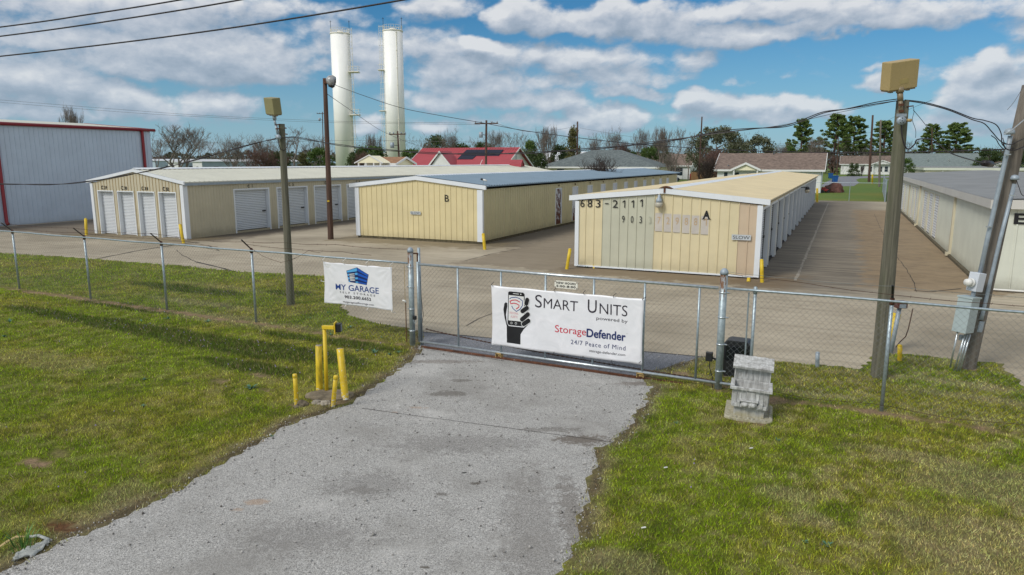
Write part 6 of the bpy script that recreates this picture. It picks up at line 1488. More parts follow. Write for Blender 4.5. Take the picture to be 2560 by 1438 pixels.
# red gambrel shed
P_=D(1209,412,84); P_.z=0; t=thing('shed','small red gambrel-roofed shed with white edges, in front of the red-roofed house','shed',P_,-YAW-R(90)+R(14))
prof=[(-1.3,0,0),(-1.3,0,3.3),(-.95,0,3.75),(0,0,4.2),(.95,0,3.75),(1.3,0,3.3),(1.3,0,0)]
mb=MB(); mb.prism([(x,y,z) for x,y,z in prof],(0,4.6,0)); mb.build('body',simple('red_siding',(.32,.03,.02),.6),t,fix=True)
mb=MB(); pr2=[(-1.42,-.1,3.28),(-1.0,-.1,3.84),(0,-.1,4.30),(1.0,-.1,3.84),(1.42,-.1,3.28),(1.36,-.1,3.24),(.97,-.1,3.77),(0,-.1,4.22),(-.97,-.1,3.77),(-1.36,-.1,3.24)]
mb.prism(pr2,(0,4.8,0)); mb.build('roof',M['redroof'],t,fix=True)
mb=MB(); 
for q,w_ in ((-.16,.05),): mb.prism([(x,q,z) for x,_,z in pr2],(0,w_,0))
mb.build('barge_board',M['white_siding'],t,fix=True)
# cream pump house with porch
P_=D(975,407,62); t,W_,zl=house('small cream pump house with rust-brown roof and white porch posts, below the towers',988,924,70,3.95,4.55,3.2,'cream_siding','pumproof',over=.25,roof_th=.08)
mb=MB(); mb.prism([(-.3,-1.6,3.95),(W_*.42,-1.6,4.65),(W_*.84,-1.6,3.95)],(0,1.7,0)); mb.build('front_gable',M['cream_siding'],t,fix=True)
mb=MB()
for s in (0,1): mb.prism([(-.45 if s==0 else W_*.90,-1.68,3.88),(W_*.42,-1.68,4.66),(W_*.42,-1.68,4.76),(-.45 if s==0 else W_*.90,-1.68,3.98)],(0,.07,0))
mb.build('barge_board',M['white_siding'],t,fix=True)
for x in (0,W_*.28,W_*.56,W_*.8): mb=MB(); mb.box(x-.06,x+.06,-1.6,-1.45,0,3.95); mb.build('post',M['white_siding'],t)
# white house far right
t,W_,zl=house('far white house with grey-brown roof, gabled porch and clipped shrubs, beyond the street',2262,2101,221,3.4,5.9,9,'white_siding','brownroof')
porch(t,W_*.66,5.6,1.2,3.35,4.5,posts=2,gable='white_siding'); 
for x0,x1 in ((.46,.50),(.60,.66),(.70,.75),(.83,.89)): window(t,W_*x0,W_*x1,.9,2.5)
# grey-green roof house right
t,W_,zl=house('low house with long grey-green roof, right of the tall grey pole',2462,2235,150,3.0,5.85,11,'white_siding','greenroof')
mb=MB(); mb.prism([(W_+.2,-.6,3.2),(W_+2.6,-.6,4.1),(W_+5,-.6,3.2),(W_+5,-.6,2.4),(W_+.2,-.6,2.4)],(0,6,0)); mb.build('wing',M['white_siding'],t,fix=True)
mb=MB(); mb.prism([(W_-.2,-.9,3.15),(W_+2.6,-.9,4.2),(W_+5.4,-.9,3.15),(W_+5.4,-.9,3.05),(W_+2.6,-.9,4.05),(W_-.2,-.9,3.05)],(0,7,0)); mb.build('wing_roof',M['brownroof'],t,fix=True)
for x,z in ((W_*.38,4.2),(W_*.62,4.0),(W_*.8,3.8)): mb=MB(); mb.lathe([(.1,0),(.1,.5),(.14,.52)],(x,1.9,z),8); mb.build('roof_vent',M['plastic_white'],t,True)
# mobile homes (long side runs away from the camera)
def mobile(label,px0,px1,Y,zt,L,mat,endmat):
    P0=D(px0,406,Y); P0.z=0; W_=len_to_px(P0,UU,px1); t=thing('mobile_home',label,'mobile home',P0,-YAW)
    mb=MB(); mb.box(0,W_,0.05,L,.5,zt-.35); mb.build('body',M[mat],t)
    mb=MB(); mb.prism([(0,0,.5),(W_,0,.5),(W_,0,zt-.35),(W_/2,0,zt-.05),(0,0,zt-.35)],(0,.05,0)); mb.build('end_wall',M[endmat],t,fix=True)
    mb=MB(); mb.prism([(-.15,-.2,zt-.38),(W_/2,-.2,zt),(W_+.15,-.2,zt-.38),(W_+.15,-.2,zt-.46),(-.15,-.2,zt-.46)],(0,L+.4,0)); mb.build('roof',M['lightroof'],t,fix=True)
    mb=MB(); mb.box(W_*.4,W_*.6,-.04,0,1.6,3.2); w_=mb.build('window',M['glass'],t)
    for v in np.arange(2.5,L-2,4.2): mb=MB(); mb.box(W_,W_+.05,v,v+1.0,1.9,3.2); mb.build('window',M['glass'],t)
    mb=MB(); mb.box(.1,W_-.1,.2,L-.2,0,.5); mb.build('skirt',M['conduit'],t)
mobile('grey-blue mobile home nearest the white warehouse',358,392,152,4.62,15,'blue_siding','blue_siding')
mobile('mobile home with white gabled end, middle of the three behind the tan building',420,449,138,4.32,15,'blue_siding','white_siding')
mobile('longest pale mobile home with white gabled end, right of the other two',481,509,124,4.48,24,'blue_siding','white_siding')

# ------------------------------------------------------------------ distant street things
def util_pole(label,px,Y,ytop,pxtop=None,cross=0,mat='pole_brown',r=.15,base_px=None,y_arm=None):
    tp=D(pxtop if pxtop else px,ytop,Y); bs=D(px,406+F_PX*HC/Y,Y); bs.z=0; t=thing('utility_pole',label,'utility pole',(bs.x,Y,0)); d=tp-Vector((bs.x,Y,0))
    wood_pole(t,[(0,0,0),d],r,r*.7,M[mat],8)
    if cross:
        z=d.z-.35; mb=MB(); a=R(-12); mb.bar((d.x-cross*math.cos(a),-.2-cross*math.sin(a),z),(d.x+cross*math.cos(a),-.2+cross*math.sin(a),z),.12,.12); ca=mb.build('crossarm',M[mat],t)
        for s in (-.9,-.45,.45,.9): mb=MB(); mb.lathe([(.05,0),(.09,.1),(.05,.2)],(d.x+s*cross,-.2,z+.06),6); mb.build('insulator',M['conduit'],ca,True)
        mb=MB(); mb.tube([(d.x-.6,-.3,z-1.5),(d.x-.6,-.3,z-.9)],.22,10); mb.build('transformer',M['conduit'],t,True)
        mb=MB(); mb.bar((d.x-.6,-.2,z-1.2),(d.x,-.1,z-1.2),.06,.06); mb.build('bracket',M['rust'],t)
    return t
util_pole('dark utility pole with crossarm standing before the red-roofed house',1214,78,301,1216,1.3)
util_pole('leaning utility pole with crossarm in front of the right white tower',1003,80,328,994,.95,r=.13)
util_pole('plain brown utility pole behind the grey hip-roofed house',1442,125,304,1444,r=.17)
util_pole('reddish utility pole between the two brown-roofed houses',1746,112,292,1755,r=.15)
util_pole('dark reddish utility pole by the street, left of the close pair at right',2172,143.8,288,2182,r=.26)
util_pole('grey utility pole by the street, right of the close pair at right',2198,116.4,300,2202,mat='pole_svc',r=.19)
util_pole('thin pole with small crossarm, seen left of the left white tower',810,150,280,806,1.2,r=.12)
util_pole('pole with white transformer among the pines, right of centre',2092,190,344,2096,r=.16)
util_pole('slim pole rising among the right-hand pines',2330,180,320,2330,r=.16)
util_pole('utility pole at the corner of the white warehouse',372,112,358,366,.7,r=.10)
def bin_(label,px,py,h,w_):
    p=G(px,py); t=thing('wheelie_bin',label,'bin',p); mb=MB(); k=.82
    mb.add([(-w_*k,-w_*k,0),(w_*k,-w_*k,0),(w_*k,w_*k,0),(-w_*k,w_*k,0),(-w_,-w_,h),(w_,-w_,h),(w_,w_,h),(-w_,w_,h)],[(0,3,2,1),(4,5,6,7),(0,1,5,4),(1,2,6,5),(2,3,7,6),(3,0,4,7)]); mb.build('body',M['bluebin'],t)
    mb=MB(); mb.prism([(-w_*1.08,-w_*1.1,h),(w_*1.08,-w_*1.1,h),(w_*1.08,w_*1.1,h),(-w_*1.08,w_*1.1,h)],(0,0,.12)); mb.build('lid',M['bluebin'],t,fix=True)
    for s in (-1,1): mb=MB(); mb.lathe([(.16,-.04),(.16,.04)],(s*w_*.8,w_*.8,.16),10,axis='X'); mb.build('wheel',M['black'],t)
bin_('blue wheeled bin at the far street, left and farther of two',2076,446,1.15,.42); bin_('blue wheeled bin at the far street, right and nearer of two',2087,455,1.15,.47)
p=G(2085,481); t=thing('tarpaulin_heap','red-brown tarpaulin draped over a heap on the far grass','tarpaulin',p)
import bmesh
bm=bmesh.new(); bmesh.ops.create_icosphere(bm,subdivisions=4,radius=1)
for v in bm.verts:
    v.co.x*=1.25; v.co.y*=.9; v.co.z=v.co.z*1.25 if v.co.z>0 else v.co.z*.1; f_=1+.28*mn.noise(v.co*1.4+Vector((3,1,0)))+.1*mn.noise(v.co*4); v.co*=f_
me=bpy.data.meshes.new('cover'); bm.to_mesh(me); bm.free(); me.materials.append(M['tarp']); o=bpy.data.objects.new('cover',me); C.objects.link(o); o.parent=t
p=G(2062,482); t=thing('lawn_mower','small red lawn mower parked on the far grass beside the tarpaulin','lawn mower',p)
mb=MB(); mb.box(-.55,.35,-.3,.3,.18,.5); mb.box(-.45,.0,-.2,.2,.5,.72); mb.build('deck',M['redplastic'],t,bevel=.05)
for x in (-.45,.3):
    for y in (-.32,.32): mb=MB(); mb.lathe([(.19,-.05),(.19,.05)],(x,y,.19),12,axis='Y'); mb.build('wheel',M['black'],t)
mb=MB(); mb.tube([(.3,-.2,.4),(.75,-.2,1.0),(.75,.2,1.0),(.3,.2,.4)],.025,6); mb.build('handle',M['black'],t)
# far fence
t=thing('chain_link_fence','far chain-link fence along the grass at the back of the lane','fence',G(2036,501)); b=G(2036,501); e_=G(2212,505); d=e_-b
for i in range(3):
    q=d*(i/2); mb=MB(); mb.tube([q,q+Vector((0,0,2.0))],.035,6); mb.tube([q+Vector((0,0,2.0)),q+Vector((.1,-.15,2.3))],.02,4); mb.build('post',M['galv'],t)
mb=MB(); mb.tube([Vector((0,0,1.9)),d+Vector((0,0,1.9))],.025,6); mb.build('top_rail',M['galv'],t)
mb=MB(); L=d.length; n=int(L/.22)
for i in range(n):
    for s in (0,1):
        a=d*(i/n)+Vector((0,0,.05 if s else 1.85)); c_=d*min(1,(i/n+1.8/L))+Vector((0,0,1.85 if s else .05)); mb.tube([a,c_],.0012,3,caps=False)
mb.build('wire_mesh',M['cable_grey'],t)
t=thing('steel_gate_panel','slatted grey-blue steel gate standing open at the far fence corner','gate',e_); c_=G(2204,470)-e_; mb=MB()
for i in range(14): z=.1+i*.15; mb.bar(Vector((0,0,z)),c_*.6+Vector((0,0,z)),.04,.11)
mb.build('slats',M['conduit'],t)
mb=MB()
for q in (Vector((0,0,0)),c_*.6): mb.tube([q,q+Vector((0,0,2.35))],.07,6)
mb.build('frame',M['galv'],t)
bollard('far yellow post between the two utility poles by the street',G(2181,460),D(2181,437,130),.14,'yclean')
# pickup, fence, bins by the second brown house
def car(label,px,Y,scale=1.0,yaw=0,mat='white_siding'):
    p=D(px,406,Y); p.z=0; t=thing('parked_pickup',label,'pickup',p,yaw)
    mb=MB(); mb.prism([(-2.7,-.95,.5),(2.7,-.95,.5),(2.75,-.95,1.0),(1.7,-.95,1.15),(.9,-.95,1.85),(-.7,-.95,1.9),(-.9,-.95,1.15),(-2.7,-.95,1.15)],(0,1.9,0)); mb.build('body',M[mat],t,bevel=.06,fix=True)
    mb=MB(); mb.prism([(-.62,-.97,1.2),(1.3,-.97,1.2),(.82,-.97,1.75),(-.58,-.97,1.78)],(0,1.94,0)); mb.build('window',M['glass'],t,fix=True)
    for x in (-1.75,1.8):
        for y in (-.9,.9): mb=MB(); mb.lathe([(.40,-.12),(.40,.12)],(x,y,.4),16,axis='Y'); mb.build('wheel',M['black'],t)
car('white pickup parked by the white house behind the yellow building',1674,150,1,R(-15)); car('white pickup parked among the mobile homes at left',472,112,1,R(-20))
p=D(1768,406,118); p.z=0; t=thing('wooden_fence','brown wooden privacy fence behind the reddish brush, centre right','fence',p,-YAW)
for i in range(24): mb=MB() if i==0 else mb; mb.box(-2.6+i*.22,-2.6+i*.22+.2,0,.03,.02,2.35+.02*(i%3))
mb.build('boards',M['brownfence'],t)
mb=MB(); mb.box(-2.6,2.65,.031,.1,.5,.6); mb.box(-2.6,2.65,.031,.1,1.8,1.9); mb.build('rails',M['brownfence'],t)
for i,(px,lab,mt) in enumerate(((1731,'red bin standing beside the white house wall, next to a pole','redplastic'),(1738,'dark gas cylinder standing right of the red bin','black'))):
    p=D(px,406,158); p.z=0; t=thing('red_bin' if i==0 else 'gas_cylinder',lab,'bin' if i==0 else 'cylinder',p)
    mb=MB(); mb.tube([(0,0,0),(0,0,1.25),(0,0,1.45)],[.5,.5,.35] if i==0 else [.3,.3,.15],12); mb.build('body',M[mt],t,True)
    mb=MB(); mb.tube([(0,0,1.45),(0,0,1.6)],[.2,.15],10); mb.build('cap',M['plastic_white'] if i else M['black'],t,True)

# ------------------------------------------------------------------ wires
def wire(label,pts,rad,mat='cable',twist=0,seed=0,name='overhead_cable',sub=10):
    """pts: (px,py,Y) control points of a hanging cable; smooth curve through them"""
    P=[D(x,y,Y) for x,y,Y in pts]; out=[]
    for i in range(len(P)-1):
        p0=P[max(i-1,0)]; p1=P[i]; p2=P[i+1]; p3=P[min(i+2,len(P)-1)]
        for k in range(sub):
            t=k/sub; out.append(.5*((2*p1)+(p2-p0)*t+(2*p0-5*p1+4*p2-p3)*t*t+(3*p1-p0-3*p2+p3)*t*t*t))
    out.append(P[-1]); rr=random.Random(seed); mb=MB()
    if twist:
        acc=0
        for s in (0,math.pi):
            q=[]; acc=0
            for i,p in enumerate(out):
                if i: acc+=(out[i]-out[i-1]).length
                q.append(p+Vector((math.cos(acc*2.2+s)*.3,math.cos(acc*2.2+s)*.3,math.sin(acc*2.2+s)))*twist)
            mb.tube(q,rad,5)
    else: mb.tube(out,rad,6)
    o=mb.build(name,M[mat],None,True); return tag(o,label,'cable')
wire('uppermost of three thick power lines crossing the top left sky',[(-600,140,17),(0,68,15),(230,35,14.3),(450,0,13.6),(900,-80,12)],.014)
wire('middle of three thick power lines crossing the top left sky',[(-600,163,17),(0,91,15),(300,49,14),(600,0,13),(1100,-95,11.5)],.014)
wire('lowest of three thick power lines crossing the top left sky',[(-600,200,17),(0,141,15),(500,81,13.3),(1008,0,11.5),(1500,-95,10)],.014)
yM,yS,yR,yL=bM.y,bS.y,bR.y,bL.y
wire('long sagging cable from the middle area light down to the leaning service pole',[(836,212,yM-.1),(900,236,36),(1000,269,34),(1100,289,32.4),(1210,308,30.5),(1300,325,29),(1400,339,27.6),(1500,351,26.2),(1600,361,24.7),(1750,371,22.7),(1900,378,20.7),(2100,382,18),(2300,380,15.6),(2500,374,yS-.1),(2532,371,yS)],.013)
wire('thin cable from the dark pole running down toward the right tower',[(819,236,yM-.1),(880,278,45),(950,325,60),(1010,352,72),(1050,366,84)],.014)
wire('twisted cable strung between the two floodlight poles',[(706,345,yL-.1),(735,343,yL-.1),(770,349,19.6),(830,360,19.1),(900,369,18.6),(1000,378,17.9),(1100,384,17.3),(1220,385,16.5),(1330,382,16),(1430,376,15.5),(1530,368,15.2),(1610,359,14.8),(1700,348,14.4),(1800,330,14.1),(1880,322,13.8),(1960,316,13.6),(2010,300,13.4),(2060,281,13.3),(2120,272,13.1),(2190,258,13),(2243,250,yR-.15)],.009,twist=.016)
wire('thin messenger wire above the twisted cable to the right floodlight pole',[(1600,358,14.8),(1820,331,14),(1960,312,13.6),(2080,285,13.3),(2243,252,yR-.1)],.005,'cable_grey')
wire('cable entering from the left edge up to the left floodlight pole',[(-700,430,30),(-100,456,23),(60,461,22),(160,460,21.6),(260,448,21.2),(350,432,20.8),(450,410,20.5),(560,380,20.2),(640,358,20),(690,347,yL-.1)],.011,twist=.012)
wire('upper black cable from the right floodlight pole to the leaning pole',[(2262,250,yR-.1),(2310,256,13.1),(2370,272,13.2),(2430,295,13.3),(2460,301,13.4),(2490,312,13.5),(2503,335,13.5),(2505,360,13.5),(2519,372,yS-.2)],.009)
wire('lower black cable from the right floodlight pole to the leaning pole',[(2262,252,yR-.1),(2310,259,13.1),(2370,275,13.2),(2430,299,13.3),(2460,309,13.4),(2480,330,13.4),(2500,352,13.5),(2525,366,yS-.2)],.009)
wire('black loop cable hanging from the round box to a sleeve over the far roof',[(2253,310,yR-.2),(2256,345,yR-.2),(2264,368,yR-.2),(2274,372,yR-.2),(2287,360,yR-.15),(2294,349,yR-.1),(2325,348,13.3),(2345,360,13.6),(2375,382,14.2),(2414,396,15),(2462,408,16)],.012)
wire('black connector sleeve at the end of the loop cable',[(2460,408,16),(2478,411,16.3)],.075,name='cable_sleeve',sub=2)
wire('thin drooping wire from the bracket of the right floodlight pole',[(2283,266,yR),(2285,280,yR),(2281,300,yR),(2289,325,yR),(2289,345,yR)],.004)
wire('thin dark wire slanting from the bracket of the right floodlight pole',[(2283,275,yR),(2300,295,13.2),(2318,318,13.4),(2326,330,13.5)],.005)
wire('short tangled cable at the weatherhead of the leaning pole',[(2478,339,13.4),(2490,348,13.4),(2498,362,13.4),(2510,374,13.4)],.008)
wire('black cable looped round the leaning pole near its top',[(2508,358,13.2),(2515,372,13.2),(2535,376,13.2),(2560,367,13.3),(2600,352,13.6)],.011)
wire('second black cable looped round the leaning pole',[(2507,345,13.2),(2512,358,13.1),(2530,361,13.2),(2548,352,13.2),(2600,330,13.6)],.008)
wire('thin grey guy wire at the upper right edge',[(2560,212,13.5),(2553,226,13.5),(2535,255,13.5),(2518,275,13.5)],.004,'cable_grey')
wire('pale strand clamped across the leaning pole',[(2510,336,13.2),(2530,325,13.2),(2560,300,13.3),(2600,270,13.5)],.010,'galv_bright')
wire('dark service cable hanging behind the leaning pole at the right edge',[(2541,450,13.5),(2548,470,13.6),(2556,488,13.7),(2575,492,13.8)],.007)
for i,pts in enumerate(([(-300,225,100),(0,250,100),(250,270,100),(500,288,100),(806,302,100),(1000,306,95),(1205,308,90)],[(-300,232,102),(0,256,102),(300,280,102),(500,292,102),(806,306,102),(1200,312,90)],
     [(-300,322,110),(0,326,110),(366,350,110),(600,358,110),(806,352,110),(995,352,85),(1206,356,78)],[(1226,304,79),(1330,330,100),(1430,318,124),(1442,306,125)],[(1450,320,125),(1600,345,120),(1740,352,113),(1830,354,120),(1940,360,150),(2092,354,190)],
     [(1765,355,112),(1860,362,115),(1960,364,130),(2040,362,150),(2200,345,118)],[(2100,350,190),(2180,330,145),(2260,310,120)],[(1222,372,78),(1330,374,90),(1450,378,110)],[(2185,320,143),(2260,280,100),(2330,250,80)])):
    wire(['topmost far power line crossing the left sky','second far power line just under the topmost, left sky','lowest far power line passing behind the towers','far line from the crossarm pole to the plain brown pole','far line from the plain brown pole across to the pines','far line from the reddish pole to the street poles','far line among the pines at right','faint line low behind the red roof','faint line rising right from the street poles'][i],pts,.018,'cable_grey')

# ------------------------------------------------------------------ trees
def bare_proto(seed,spread=.9,height=10.0,multi=1,twig=.016,levels=5,lift=.35,matn='bark'):
    rr=random.Random(seed); trunk=MB(); crown=MB()
    def limb(p,d,L,r,lv):
        k=3 if lv<3 else 2; pts=[p]; q=p; dd=d
        for i in range(k):
            dd=(dd+Vector((rr.uniform(-1,1),rr.uniform(-1,1),rr.uniform(-.6,1)))*(.13+.03*lv)+Vector((0,0,.06))).normalized(); q=q+dd*L/k; pts.append(q)
        (trunk if lv<2 else crown).tube(pts,[r*(1-.45*i/k) for i in range(k+1)],6 if lv<2 else 3,caps=False)
        if lv>=levels: return
        n=rr.choice((3,3,4)) if lv<levels-1 else 4
        for i in range(n):
            t=.45+.55*(i+1)/n; j=min(k-1,int(t*k)); b=pts[j].lerp(pts[j+1],min(1,t*k-j)); ax=Vector((rr.uniform(-1,1),rr.uniform(-1,1),rr.uniform(-.15,.5))).normalized()
            nd=(dd*(1-.55*spread)+ax*spread*1.0+Vector((0,0,lift*.25))).normalized(); limb(b,nd,L*rr.uniform(.58,.78),max(twig,r*.55*(.9 if i<n-1 else 1.05)),lv+1)
    for m_ in range(multi):
        a=rr.uniform(0,6.28); d=Vector((math.cos(a)*.35*(multi>1),math.sin(a)*.35*(multi>1),1)).normalized()
        limb(Vector((math.cos(a)*.15*(multi>1),math.sin(a)*.15*(multi>1),-.1)),d,height*.30,height*.020,0)
    h=max(v[2] for v in crown.v); wd=max(max(abs(v[0]) for v in crown.v),.1)
    return trunk.mesh('trunk',M[matn],True),crown.mesh('crown',M[matn],True),h,wd
def leaf_mat(name,c1,c2):
    m,nt,b=newmat(name); a=nt.nodes.new('ShaderNodeAttribute'); a.attribute_name='rnd'
    c=nramp(nt,a.outputs['Fac'],[(0,c1),(1,c2)]); setin(nt,b,'Base Color',c); b.inputs['Roughness'].default_value=.6
    tr=nt.nodes.new('ShaderNodeBsdfTranslucent'); nt.links.new(c,tr.inputs[0]); mx=nt.nodes.new('ShaderNodeMixShader'); mx.inputs[0].default_value=.25
    nt.links.new(b.outputs[0],mx.inputs[1]); nt.links.new(tr.outputs[0],mx.inputs[2]); nt.links.new(mx.outputs[0],nt.nodes['Material Output'].inputs[0]); return m
LM={'pine':leaf_mat('pine_needles',(.06,.11,.02),(.20,.28,.07)),'dark':leaf_mat('dark_evergreen_leaf',(.028,.055,.014),(.085,.13,.03)),
    'bright':leaf_mat('bright_evergreen_leaf',(.04,.085,.015),(.12,.19,.035)),'olive':leaf_mat('olive_leaf',(.07,.075,.022),(.19,.18,.06)),'brown':leaf_mat('dry_brown_leaf',(.09,.055,.035),(.19,.13,.09)),'greyg':leaf_mat('grey_green_leaf',(.06,.07,.035),(.16,.17,.09))}
def leaf_cloud(name,centres,per,size,mat,seed=0,elong=1.0):
    rg=np.random.default_rng(seed); cs=np.array([c[:3] for c in centres]); rs=np.array([c[3] for c in centres])
    idx=np.repeat(np.arange(len(cs)),per); n=len(idx); d=rg.normal(size=(n,3)); d/=np.linalg.norm(d,axis=1)[:,None]; rad=rg.random(n)**.45
    p=cs[idx]+d*(rs[idx]*rad)[:,None]*np.array([1,1,.75])
    a=rg.normal(size=(n,3)); a/=np.linalg.norm(a,axis=1)[:,None]; b_=np.cross(a,rg.normal(size=(n,3))); b_/=np.linalg.norm(b_,axis=1)[:,None]
    s=(size*rg.uniform(.5,1.3,n))[:,None]; v=np.stack([p-a*s*elong,p+b_*s*.6,p+a*s*elong,p-b_*s*.6],1).reshape(-1,3)
    return fast_mesh(name,v,np.arange(4*n).reshape(-1,4),mat,None,np.repeat(rg.random(n)*.8+rg.random(len(cs))[idx]*.2,4))
def leafy_proto(seed,kind,H=8.0,W_=3.0,n=60,per=70,size=.22,mat='dark',low=.12):
    rr=random.Random(seed); cs=[]
    for i in range(n):
        z=rr.uniform(low,1); prof={'round':math.sqrt(max(0,1-(2*z-1.0)**2))*1.0,'cone':(1.05-z)*1.0,'bush':math.sqrt(max(0,1-z*z))}[kind]
        a=rr.uniform(0,6.28); r_=W_*prof*rr.uniform(.55,1.0); cs.append((math.cos(a)*r_,math.sin(a)*r_,z*H,rr.uniform(.10,.20)*H*.8))
    tr=MB(); tr.tube([(0,0,-.1),(.1,0,H*.4),(0,.05,H*.85)],[H*.022,H*.016,.02],7)
    for i in range(9):
        a=rr.uniform(0,6.28); z=rr.uniform(.2,.7)*H; tr.tube([(0,0,z),(math.cos(a)*W_*.6,math.sin(a)*W_*.6,z+H*.15)],[H*.009,.015],5)
    return tr.mesh('trunk',M['bark'],True),leaf_cloud('crown',cs,per,size,LM[mat],seed),H,W_
def pine_proto(seed,H=14.0):
    rr=random.Random(seed); tr=MB(); lean=rr.uniform(-.4,.4); top=Vector((lean,0,H*.97)); tr.tube([(0,0,-.2),(lean*.4,.1,H*.5),top],[H*.020,H*.014,.03],8); cs=[]
    for i in range(64):
        z=H*(.32+.66*(i/64)); L=(1.0-(z/H))**.6*H*.30*rr.uniform(.55,1.15)+.35; a=i*2.4+rr.uniform(-.5,.5); b=Vector((lean*z/H,0,z)); e=b+Vector((math.cos(a)*L,math.sin(a)*L,L*rr.uniform(.05,.4)))
        tr.tube([b,b.lerp(e,.5)+Vector((0,0,-.05*L)),e],[.06,.04,.02],4,caps=False)
        for t in (.55,.8,1.0):
            if rr.random()<.85: q=b.lerp(e,t); cs.append((q.x+rr.uniform(-.3,.3),q.y,q.z+rr.uniform(0,.3),rr.uniform(.22,.58)))
    return tr.mesh('trunk',M['bark_red'],True),leaf_cloud('crown',cs,60,.19,LM['pine'],seed,1.5),H,H*.27
PR={}
for i in range(5): PR['bare%d'%i]=bare_proto(11+i*3,.85+.1*(i%3),10,1 if i%2 else 3,.015,5,.35)
PR['fine']=bare_proto(77,1.0,8,4,.013,5,.2,'bark_red'); PR['tall']=bare_proto(91,.55,12,3,.02,5,.7); PR['shrub']=bare_proto(5,1.0,6,7,.014,4,.15,'bark_dark')
PR['dark']=leafy_proto(3,'round',8,3.2,60,90,.20,'dark'); PR['bright']=leafy_proto(4,'round',7,2.6,50,90,.18,'bright'); PR['olive']=leafy_proto(6,'cone',8,2.6,55,90,.18,'olive')
PR['oak']=leafy_proto(8,'round',9,6.0,110,90,.20,'greyg'); PR['cedar']=leafy_proto(12,'cone',4,1.0,40,60,.10,'dark',.02); PR['brush']=leafy_proto(14,'bush',5,3.6,60,60,.10,'brown',.0); PR['greyever']=leafy_proto(15,'round',7,3.6,60,85,.17,'greyg')
for i in range(3): PR['pine%d'%i]=pine_proto(30+i)
def tree(px,ytop,w_px,Y,kind,label,group,cat='tree',name='tree',yb=None):
    tm,cm,h,wd=PR[kind]; H=HC+(406-ytop)*Y/F_PX; x=(px-PW/2)/F_PX*(Y*math.cos(PITCH)+ (HC-0)*math.sin(PITCH)*0+0); p=D(px,406,Y)
    t=thing(name,label,cat,(p.x,Y,0),0,group); sz=H/h; sx=max(.35*sz,(w_px*Y/F_PX/2)/wd); a=random.uniform(0,6.28)
    for nm,me in (('trunk',tm),('crown',cm)):
        o=bpy.data.objects.new(nm,me); C.objects.link(o); o.parent=t; o.rotation_euler=(0,0,a); o.scale=(sx,sx,sz)
    return t
BG='bare winter trees along the horizon'; EG='evergreen trees along the horizon'; PG='pine trees at the right horizon'
TREES=[
 (188,262,60,112,'tall','bare branch tips rising above the white warehouse roof',BG),
 (392,352,60,120,'bare1','small bare tree just right of the white warehouse',BG),
 (455,309,150,135,'bare0','widest spreading bare tree, right of the white warehouse',BG),
 (518,345,70,130,'bare3','low bare tree between the widest one and the lamp pole trees',BG),
 (592,333,96,120,'bare2','crooked bare tree above the longest mobile home',BG),
 (645,338,86,125,'bare4','bare tree just left of the left floodlight pole',BG),
 (668,364,104,108,'fine','dense brown brushy tree behind the tan roof, left of the floodlight pole',BG),
 (735,318,92,135,'bare1','bare tree right of the left floodlight pole',BG),
 (790,336,54,140,'bare3','thin bare tree between floodlight pole and brown pole',BG),
 (806,352,40,130,'bare0','bare tree right behind the dark brown pole',BG),
 (940,331,44,150,'tall','tall thin bare trunks between the two white towers',BG),
 (905,372,60,120,'fine','brown bare brush between the two white towers, low',BG),
 (1068,348,60,130,'bare4','dark bare tree just right of the right tower',BG),
 (1130,317,74,135,'bare2','bare tree rising over the left of the red roof',BG),
 (1240,321,62,140,'bare0','bare tree right of the crossarm pole over the red roof',BG),
 (1180,352,60,150,'bare1','small bare tree above the solar panels',BG),
 (1295,328,62,130,'bare3','dense bare tree above the right gable of the red roof',BG),
 (1372,311,66,135,'tall','tall pale bare tree between red roof and grey roof',BG),
 (1335,350,50,145,'bare1','thin bare tree left of the tall pale one',BG),
 (1490,336,50,150,'bare4','thin bare tree above the peak of the grey roof',BG),
 (1538,314,66,140,'bare2','grey bare tree right of the grey roof peak',BG),
 (1552,343,60,125,'fine','reddish bare tree low over the right of the grey roof',BG),
 (1600,318,56,150,'bare0','bare tree over the left of the far brown roof',BG),
 (1648,314,58,155,'tall','tallest bare tree over the far brown roof',BG),
 (1688,320,58,145,'bare3','bare tree over the right of the far brown roof',BG),
 (1722,332,46,150,'bare1','thin bare tree just left of the reddish pole',BG),
 (1680,378,66,100,'bare4','small pale bare tree standing before the far brown-roofed house',BG),
 (1955,352,56,150,'bare2','small pale bare tree left of the first pine',BG),
 (2035,338,56,150,'bare0','pinkish bare tree between the first and second pine',BG),
 (2150,356,100,260,'bare4','bare undergrowth in front of the middle pines',BG),
 (2275,350,50,260,'bare3','faint bare tree right of the tall grey pole',BG),
 (2085,385,60,235,'fine','brown brush behind the end of the brown-roofed house',BG),
 (388,384,56,165,'fine','low brown brush beside the white warehouse',BG),
]
for a in TREES: tree(*a)
